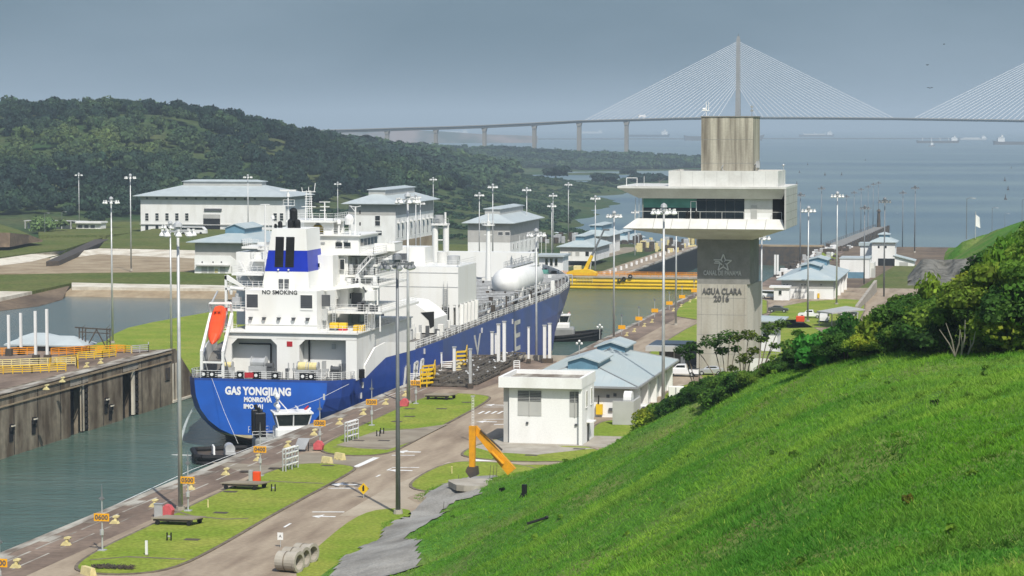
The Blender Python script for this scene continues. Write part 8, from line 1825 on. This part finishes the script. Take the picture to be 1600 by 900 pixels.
def winch(px, py, Y, r, m='galv', rope=None):
    x = SX(px, Y); z = SZ(py, Y); w_ = MB().cyl((x - r * 1.1, Y, z), (x + r * 1.1, Y, z), r * .75, r * .75, 14).box(x - r * 1.4, x + r * 1.4, Y - r, Y + r, .7, z - r * .5).build('mooring_winch', m, ship)
    g = MB()
    for dx in (-r * 1.1, r * 1.1): g.cyl((x + dx - .06, Y, z), (x + dx + .06, Y, z), r, r, 14)
    g.build('flange', m, w_)
    if rope: MB().cyl((x - r * .9, Y, z), (x + r * .9, Y, z), r * .85, r * .85, 14).build('rope_drum', rope, w_)
winch(404, 568, 357, 1.0); winch(419, 573, 357, .6, 'louvre'); winch(474, 573, 357, .85, 'galv', 'cream'); winch(488, 573, 357, .8, 'galv', 'cream'); winch(356, 573, 358, .6, 'galv', 'cream'); winch(524, 576, 358, .6, 'louvre')
for px in (450, 458, 463, 505, 511): x = SX(px, 358); MB().cyl((x, 358, .7), (x, 358, 3.4 if px < 500 else 2.6), .10, .10, 8).box(x - .2, x + .2, 357.9, 358.1, 2.2, 2.6).build('vent_pipe', 'galv', ship)
# --- rails and decks along the starboard side
g = MB(); pts = outline(372, 560, 40, .25, 1); g.rail(pts, 1.15, .06, 2, 1.9); g.build('deck_rail', 'white', ship)
g = MB(); pts = outline(395, 560, 30, .25, -1); g.rail(pts, 1.15, .07, 2, 3); g.build('deck_rail', 'white', ship)
# --- cargo machinery house amidships
CY0, CY1 = 420, 434.5; cx1 = SX(716, CY0); cx0 = cx1 - 16; ctop = SZ(417, CY0, 700); cbot = 8.0; DK = 4.35
ch = MB().box(cx0, cx1, CY0, CY1, cbot, ctop).build('cargo_house', W, ship)
g = MB()
for z in (SZ(448, CY0, 660), SZ(426, CY0, 660)): g.box(cx0, cx1, CY0 - .06, CY0 - .003, z - .04, z + .04)
g.build('weld_line', 'galv', ch)
g = MB()
for p0, p1 in ((600, 652), (678, 690), (702, 708), (712, 716)): g.box(SX(p0, CY0), SX(p1, CY0), CY0, CY0 + 1, DK, cbot)
g.box(SX(690, CY0), cx1, CY0 + .1, CY0 + .9, DK + 3.2, cbot)
for k in range(5): y = CY0 + 1.5 + k * 2.9; g.box(cx1 - .9, cx1, y, y + .7, DK, cbot); g.extr([(y, cbot), (y + .7, cbot), (y + .2, DK), (y - .3, DK)], 'x', cx1 - .02, cx1 + .6)
g.build('support_frame', W, ship); MB().box(cx0 + 2, cx1 - 1.2, CY0 + 3, CY1 - 1, DK, cbot - .05).build('under_house', 'louvre', ship)
MB().ladder((SX(694, CY0), CY0 - .3, DK), (SX(694, CY0), CY0 - .3, SZ(445, CY0)), .7, (1, 0, 0), 22, .04).build('ladder', 'galv', ship)
MB().rail([(cx0, CY0 + .1, ctop), (cx1 - .1, CY0 + .1, ctop), (cx1 - .1, CY1, ctop)], 1.1, .04, 2, 1.4).build('guard_rail', 'white', ship)
u0, u1 = SX(588, 428), SX(664, 428); MB().box(u0, u1, 428, 434, ctop - .01 if False else ctop + .01, SZ(386, 428, 620)).build('motor_house', W, ship)
a, b = SX(613, 424), SX(633, 424); MB().box(a, b, 424, 426, ctop + .02, SZ(395, 424)).build('roof_hood', 'louvre', ship)
a, b = SX(697, 427), SX(717, 427); MB().cyl(((a + b) / 2, 428, ctop), ((a + b) / 2, 428, SZ(397, 428)), 1.2, 1.2, 16).build('vent_drum', 'galv', ship); a = SX(690, 430); MB().cyl((a, 431, ctop), (a, 431, SZ(391, 431)), 1.0, 1.0, 16).build('vent_drum', 'panel', ship)
# deck structure aft of it
g = MB(); Y_ = 404; a, b = SX(600, Y_), SX(664, Y_); g.extr([(a, DK), (b + 1.5, DK), (b + 1.5, DK + 2.4), (b, DK + 3.8), (b - 2, DK + 5.1), (a + 2, DK + 5.4), (a, DK + 4.6)], 'y', Y_, Y_ + 10); g.build('manifold_house', W, ship)
g = MB(); a, b = SX(655, 403), SX(676, 403); g.extr([(a, DK + 3.5), (b, DK + 3.7), (b, DK + 1.2), (b - .7, DK + .8), (a + 1.4, DK + 2.2)], 'y', Y_ - .06, Y_ - .003); g.build('dark_opening', 'dark', ship)
r_ = random.Random(21); g = MB(); g2 = MB(); g3 = MB()
for k in range(70):
    y = r_.uniform(392, 418); x = r_.uniform(XC - 2, XC + 16.5); s = r_.uniform(.15, .5); h = r_.uniform(.6, 2.4); (g, g2, g3)[k % 3].bev(x - s, x + s, y - s, y + s, DK - .3, DK + h, .03)
g.build('deck_locker', 'galv', ship); g2.build('deck_fitting', W, ship); g3.build('valve_group', 'louvre', ship)
# pipework forward
g = MB()
for k in range(10): x = XC - 6 + k * 2.0; z = DK + 1.3 + .25 * (k % 3); g.cyl((x, 436, z), (x, 536, z), .22, .22, 6); [g.bar((x, y, DK), (x, y, z), .12) for y in np.arange(438, 536, 6.5)]
for y in np.arange(438, 536, 4.2): g.cyl((XC - 8, y, DK + 2.1), (XC + 14.5, y, DK + 2.1), .14, .14, 6); g.cyl((XC + 14.5, y, DK + 2.1), (XC + 14.5, y, DK), .14, .14, 6)
g.build('deck_pipes', 'galv', ship)
g = MB(); g3 = MB()
for k in range(150):
    y = r_.uniform(436, 545); w_ = float(np.interp(y, ST, WD)) - 1.5; x = XC + r_.uniform(-w_ * .3, w_); s = r_.uniform(.12, .4); h = r_.uniform(.8, 3.0); (g if k % 2 else g3).bev(x - s, x + s, y - s, y + s, DK, DK + h, .03)
g.build('deck_fitting', W, ship); g3.build('valve_group', 'steel_dark', ship)
MB().rail([(XC + 15.6, 436, DK + 1.2), (XC + 15.3, 505, DK + 1.2)], 1.1, .05, 1, 2.4).box(XC + 14.9, XC + 15.7, 436, 505, DK + 1.05, DK + 1.2).build('catwalk', 'galv', ship)
# fuel tank
TY0, TY1 = 481, 505; TX = SX(786, TY0 - 3); TZ = SZ(443.5, TY0 - 2, 786); TR = 3.0
g = MB(); n = 28; prof_ = [(TY0 - 2.9, .05), (TY0 - 2.6, 1.1), (TY0 - 1.8, 2.0), (TY0 - .8, 2.65), (TY0, 3.0), (TY1, 3.0), (TY1 + .9, 2.6), (TY1 + 2, 1.8), (TY1 + 2.8, .2)]; vs = []
for y, r in prof_: vs += [(TX + r * math.cos(2 * math.pi * i / n), y, TZ + r * math.sin(2 * math.pi * i / n)) for i in range(n)]
g.add(vs, [(j * n + i, (j + 1) * n + i, (j + 1) * n + (i + 1) % n, j * n + (i + 1) % n) for j in range(len(prof_) - 1) for i in range(n)] + [tuple(range(n))]); g.build('fuel_tank', 'white', ship, smooth=True)
for y in (TY0 + 3, TY1 - 4): MB().extr([(TX - 2.6, DK), (TX + 2.6, DK), (TX + 3.0, TZ - .8), (TX + 2.2, TZ - 2.0), (TX, TZ - 2.9), (TX - 2.2, TZ - 2.0), (TX - 3.0, TZ - .8)], 'y', y, y + 1.2).build('tank_saddle', W, ship)
g = MB(); g.box(TX - 1.0, TX + 1.0, TY0 + 2, TY1 + 1, TZ + 3.05, TZ + 3.15); g.rail([(TX + .9, TY0 + 2, TZ + 3.15), (TX + .9, TY1 + 1, TZ + 3.15)], 1.0, .05, 1, 1.4); g.rail([(TX - .9, TY0 + 2, TZ + 3.15), (TX - .9, TY1 + 1, TZ + 3.15)], 1.0, .05, 1, 1.4)
for k in range(12): y = TY0 + 3 + k * 1.9; g.cyl((TX + r_.uniform(-.6, .6), y, TZ + 3.1), (TX + r_.uniform(-.6, .6), y, TZ + 3.6 + r_.random() * 1.3), .12, .12, 6)
g.cyl((TX + .2, TY0 + 1.5, TZ + 2.6), (TX + 2.2, TY1, TZ + 2.4), .12); g.build('tank_walkway', 'galv', ship)
# vent masts forward
Y_ = 468; g = MB(); zt_ = SZ(352, Y_, 690)
for px in (680, 697): x = SX(px, Y_); g.cyl((x, Y_, DK), (x, Y_, zt_), .62, .6, 12)
g.box(SX(676, Y_), SX(701, Y_), Y_ - 1, Y_ + 1, zt_, zt_ + .4)
for z in np.arange(DK + 8, zt_, 2.4): g.box(SX(683, Y_), SX(694, Y_), Y_ - .1, Y_ + .1, z, z + .2)
g.build('vent_tower', W, ship); x = SX(686, Y_); MB().cyl((x, Y_, zt_ + .4), (x, Y_, SZ(336, Y_, 690)), .95, .95, 14).build('vent_head', 'galv', ship); x = SX(696, Y_); MB().cyl((x, Y_, zt_), (x, Y_, SZ(330, Y_)), .22).build('vent_riser', 'white', ship); MB().rail([(SX(674, Y_), Y_ - 1.1, zt_ + .4), (SX(703, Y_), Y_ - 1.1, zt_ + .4)], 1.0, .05, 1, .9).build('guard_rail', 'galv', ship)
Y_ = 512; x = SX(763, Y_); zt_ = SZ(345, Y_, 763); g = MB(); g.cyl((x, Y_, DK), (x, Y_, zt_), .7, .35, 12); g.cyl((x, Y_, zt_), (x, Y_, zt_ + 1.6), .12); zz = SZ(351, Y_, 763); g.cyl((x, Y_, zz - .2), (x, Y_, zz), 1.4, 1.4, 14); g.rail([(x - 1.3, Y_ - .5, zz), (x + 1.3, Y_ - .5, zz)], .8, .05, 1, .6); yard(g, x, Y_, zz - 2.2, .9, .08); g.build('foremast', W, ship)
Y_ = 524; a, b = SX(800, Y_), SX(834, Y_); MB().box(a, b, Y_, Y_ + 5, DK, SZ(395, Y_, 815)).build('forward_house', W, ship); MB().box(a - 20, a - .02, Y_ + 1, Y_ + 4, DK, SZ(394.5, Y_, 790)).build('forward_screen', W, ship)
# forecastle
x = SX(848, 541); MB().cyl((x - 1.3, 541, 6.3), (x + 1.3, 541, 6.3), .9, .9, 14).bev(x - 1.6, x + 1.6, 540, 542.4, 5.2, 6.2, .1).build('windlass', 'green_glass', ship)
for px, py0, py1, Y in ((865, 431, 462, 541), (873, 436, 455, 540), (855, 440, 452, 550)): x = SX(px, Y); g = MB().cyl((x, Y, 5), (x, Y, SZ(py0, Y, 860)), .3, .22, 8); g.box(x - .7, x + .7, Y - .1, Y + .1, SZ(py0 + 4, Y, 860), SZ(py0 + 3, Y, 860)); g.build('fore_post', 'white', ship)
g = MB()
for k in range(24): y = r_.uniform(530, 557); w_ = float(np.interp(y, ST, WD)) * .8; x = XC + r_.uniform(0, w_); s = r_.uniform(.2, .6); g.bev(x - s, x + s, y - s, y + s, 5.2, 5.2 + r_.uniform(1, 2.4), .05)
g.build('mooring_fitting', 'black', ship)
g = MB(); 
for a, b in zip(outline(519, 560, 12, -.02, 1)[:-1], outline(519, 560, 12, -.02, 1)[1:]): g.quad((a[0], a[1], a[2]), (b[0], b[1], b[2]), (b[0], b[1], b[2] + 1.0), (a[0], a[1], a[2] + 1.0)); g.quad((a[0] - .2, a[1], a[2] + 1.0), (b[0] - .2, b[1], b[2] + 1.0), (b[0] - .2, b[1], b[2]), (a[0] - .2, a[1], a[2]))
g.build('bow_bulwark', W, ship)

for c_ in ship.children:
    if c_.name.split('.')[0] in ('deck_fitting', 'valve_group', 'deck_locker', 'mooring_fitting'): c_['kind'] = 'stuff'

# ================================================================== TUGS
def tug(label, loc, rz, s=1.0, mast_h=6.0):
    t = thing('tugboat', label, 'tugboat', loc, rz, 'tugs working with the ship')
    L_ = [(-14, 4.2, 1.6), (-13.2, 5.0, 1.55), (-10, 5.5, 1.5), (-4, 5.7, 1.5), (3, 5.6, 1.9), (8, 4.9, 2.4), (11.5, 3.4, 2.9), (13.6, 1.2, 3.2), (14, .2, 3.3)]
    g = MB(); vs = []
    for x, w, z in L_: vs += [(x, -w, z), (x, -w * .93, -1), (x, w * .93, -1), (x, w, z)]
    n = len(L_); g.add(vs, [f for i in range(n - 1) for f in ((4 * i, 4 * i + 1, 4 * i + 5, 4 * i + 4), (4 * i + 2, 4 * i + 3, 4 * i + 7, 4 * i + 6), (4 * i + 1, 4 * i + 2, 4 * i + 6, 4 * i + 5))] + [(0, 3, 2, 1)]); g.build('hull', 'black', t, world=False)
    g = MB()
    for i in range(n - 1): a, b = L_[i], L_[i + 1]; g.quad((a[0], -a[1] + .3, a[2] - .7), (b[0], -b[1] + .3, b[2] - .7), (b[0], b[1] - .3, b[2] - .7), (a[0], a[1] - .3, a[2] - .7)); [g.quad((a[0], q * (a[1] - .3), a[2] - .7), (b[0], q * (b[1] - .3), b[2] - .7), (b[0], q * (b[1] - .3), b[2]), (a[0], q * (a[1] - .3), a[2])) for q in (-1, 1)]
    g.build('deck', 'steel_dark', t, world=False)
    g = MB()
    for q in (-1, 1):
        for i in range(n - 1): a, b = L_[i], L_[i + 1]; g.cyl((a[0], q * a[1], a[2] - .35), (b[0], q * b[1], b[2] - .35), .42, .42, 8); g.cyl((a[0], q * a[1], a[2] - 1.3), (b[0], q * b[1], b[2] - 1.3), .3, .3, 8)
    g.cyl((-14, -4.2, 1.25), (-14, 4.2, 1.25), .45, .45, 8); g.build('fender', 'rubber', t, world=False)
    MB().bev(-4.5, 6.0, -3.2, 3.2, 1, 3.9, .5).build('deckhouse', 'ship_grey', t, world=False); MB().bev(-1.2, 4.6, -2.4, 2.4, 3.9, 5.2, .3).build('upper_house', 'white', t, world=False)
    g = MB(); frus(g, (-.6, 4.0, -1.9, 1.9, 5.2), (-1.2, 4.6, -2.4, 2.4, 7.4)); wh_ = g.build('wheelhouse', 'glass', t, world=False)
    g = MB(); 
    for sx_, sy in ((-1, -1), (-1, 1), (1, -1), (1, 1), (0, -1), (0, 1)): x0 = 1.7 + 2.32 * sx_; x1 = 1.7 + 2.92 * sx_; g.bar((x0, 1.92 * sy, 5.2), (x1, 2.43 * sy, 7.4), .2)
    g.box(-1.5, 4.9, -2.7, 2.7, 7.4, 7.65); g.box(-.8, 4.2, -2.1, 2.1, 5.15, 5.5); g.build('window_frame', 'white', wh_, world=False)
    for q in (-1, 1): MB().bev(-4.6, -2.8, q * 2.2 - .6, q * 2.2 + .6, 3.9, 7.8, .15).cyl((-3.7, q * 2.2, 7.8), (-4.0, q * 2.2, 8.6), .3, .3, 8).build('exhaust_stack', 'black', t, world=False)
    g = MB(); g.bar((-.4, -1, 7.6), (-.8, -.2, 7.6 + mast_h), .2); g.bar((-.4, 1, 7.6), (-.8, .2, 7.6 + mast_h), .2); g.bar((1.2, 0, 7.6), (-.6, 0, 7.6 + mast_h * .7), .15)
    for k in range(4): z = 7.9 + mast_h * (.25 + .2 * k); g.bar((-.7, -1.6 + .2 * k, z), (-.7, 1.6 - .2 * k, z), .14)
    g.build('mast', 'white', t, world=False)
    g = MB()
    for y, z in ((-.8, 8.6 + mast_h * .5), (.8, 8.7 + mast_h * .5), (-1.4, 8.6), (1.4, 8.6)): g.ell((-.7, y, z), .42, .42, .42, 10, 6)
    g.build('satellite_dome', 'white', t, world=False)
    MB().cyl((2.5, -1.2, 8.2), (2.5, 1.2, 8.2), .12).box(2.4, 2.6, -1.6, 1.6, 8.2, 8.35).build('radar_scanner', 'white', t, world=False)
    for q in (-1, 1): MB().cyl((4.0, q * 1.4, 7.65), (4.6, q * 1.4, 8.3), .22, .14, 8).build('fire_monitor', 'red' if q > 0 else 'white', t, world=False)
    w_ = MB().cyl((-8.4, -1.3, 1.9), (-8.4, 1.3, 1.9), .8, .8, 14).box(-9.2, -7.6, -1.7, 1.7, .8, 1.5).build('towing_winch', 'galv', t, world=False)
    MB().tube([(-11, -1.6, .9), (-11, -1.2, 2.3), (-11, 1.2, 2.3), (-11, 1.6, .9)], .16, 8).build('towing_bitt', 'white', t, world=False)
    MB().rail([(-5, -3.3, 3.9), (-1.6, -3.3, 3.9)], 1, .04, 1, 1).rail([(-5, 3.3, 3.9), (-1.6, 3.3, 3.9)], 1, .04, 1, 1).build('guard_rail', 'white', t, world=False)
    t.scale = (s, s, s); return t
tug('tugboat with white wheelhouse tucked under the stern of the blue ship', (-108.2, 345.0, WAT), R(24), .92, 3.0)
tug('black hulled tugboat with white deckhouse ahead of the ship bow', (-106.4, 549, WAT), R(8), .78, 3.0)
# lines and the cooling water jet
a, b = Vector((SX(330, 353), 352.9, 1.3)), Vector(P(372, 693, -8)); ln = MB().tube([a, a.lerp(b, .5) - Vector((0, 0, .4)), b], .025, 5).build('mooring_line', 'white'); tag(ln, 'thin towing line from the left of the ship transom to the tug', 'rope')
a, b = Vector((SX(545, 353), 352.9, .9)), Vector((SX(447, 350), 350, SZ(642, 350))); ln = MB().tube([a, a.lerp(b, .5) - Vector((0, 0, .35)), b], .03, 5).build('mooring_line', 'white'); tag(ln, 'white towing line from the ship right quarter to the tug mast', 'rope')
m_, nt, b_ = newmat('spray_water'); b_.inputs['Base Color'].default_value = (.8, .85, .85, 1); b_.inputs['Roughness'].default_value = .6; tr = nt.nodes.new('ShaderNodeBsdfTransparent'); ms = nt.nodes.new('ShaderNodeMixShader'); n_ = nt.nodes.new('ShaderNodeTexNoise'); n_.inputs['Scale'].default_value = 3.0
mr_ = nt.nodes.new('ShaderNodeMapRange'); mr_.inputs[1].default_value = .3; mr_.inputs[2].default_value = .7; mr_.inputs[3].default_value = .15; mr_.inputs[4].default_value = .55
nt.links.new(n_.outputs[0], mr_.inputs[0]); nt.links.new(mr_.outputs[0], ms.inputs[0]); nt.links.new(tr.outputs[0], ms.inputs[1]); nt.links.new(b_.outputs[0], ms.inputs[2]); nt.links.new(ms.outputs[0], nt.nodes['Material Output'].inputs[0]); MT['spray'] = m_
p0 = Vector((SX(318, 356), 356, SZ(632, 356))); g = MB(); pr = p0
for k in range(1, 15):
    f = k / 14; q = Vector((p0.x - 4.6 * f ** .8 * .8, p0.y - 1.5 * f, p0.z + (WAT - p0.z) * f ** 1.9)); g.cyl(pr, q, .06 + .22 * (f - 1 / 14), .06 + .22 * f, 7, False); pr = q
o = g.build('water_jet', 'spray'); tag(o, 'thin jet of cooling water arcing from the ship left quarter', 'water jet', kind='stuff')
x, y, _ = P(284, 711, WAT); MB_ = MB(); MB_.ell((x, y, WAT), 1.9, .5, .05, 16, 3); o = MB_.build('splash_foam', 'letter_faded'); tag(o, 'small white splash on the water beside the quay mast', 'foam', kind='stuff')
# ------------------------------------------------------------------ haze
m, nt, b = newmat('haze_air'); nt.nodes.remove(b)
pv = nt.nodes.new('ShaderNodeVolumePrincipled'); pv.inputs['Color'].default_value = (0.70, 0.86, 0.975, 1); pv.inputs['Density'].default_value = 0.000105
pv.inputs['Anisotropy'].default_value = 0.0
nt.links.new(pv.outputs[0], nt.nodes['Material Output'].inputs['Volume'])
MT['haze'] = m
hz = MB().box(-31000, 31000, -200, 31000, -60, 215).build('haze', 'haze'); hz['kind'] = 'stuff'; hz['label'] = 'blue grey sea haze over the bay'; hz['category'] = 'haze'
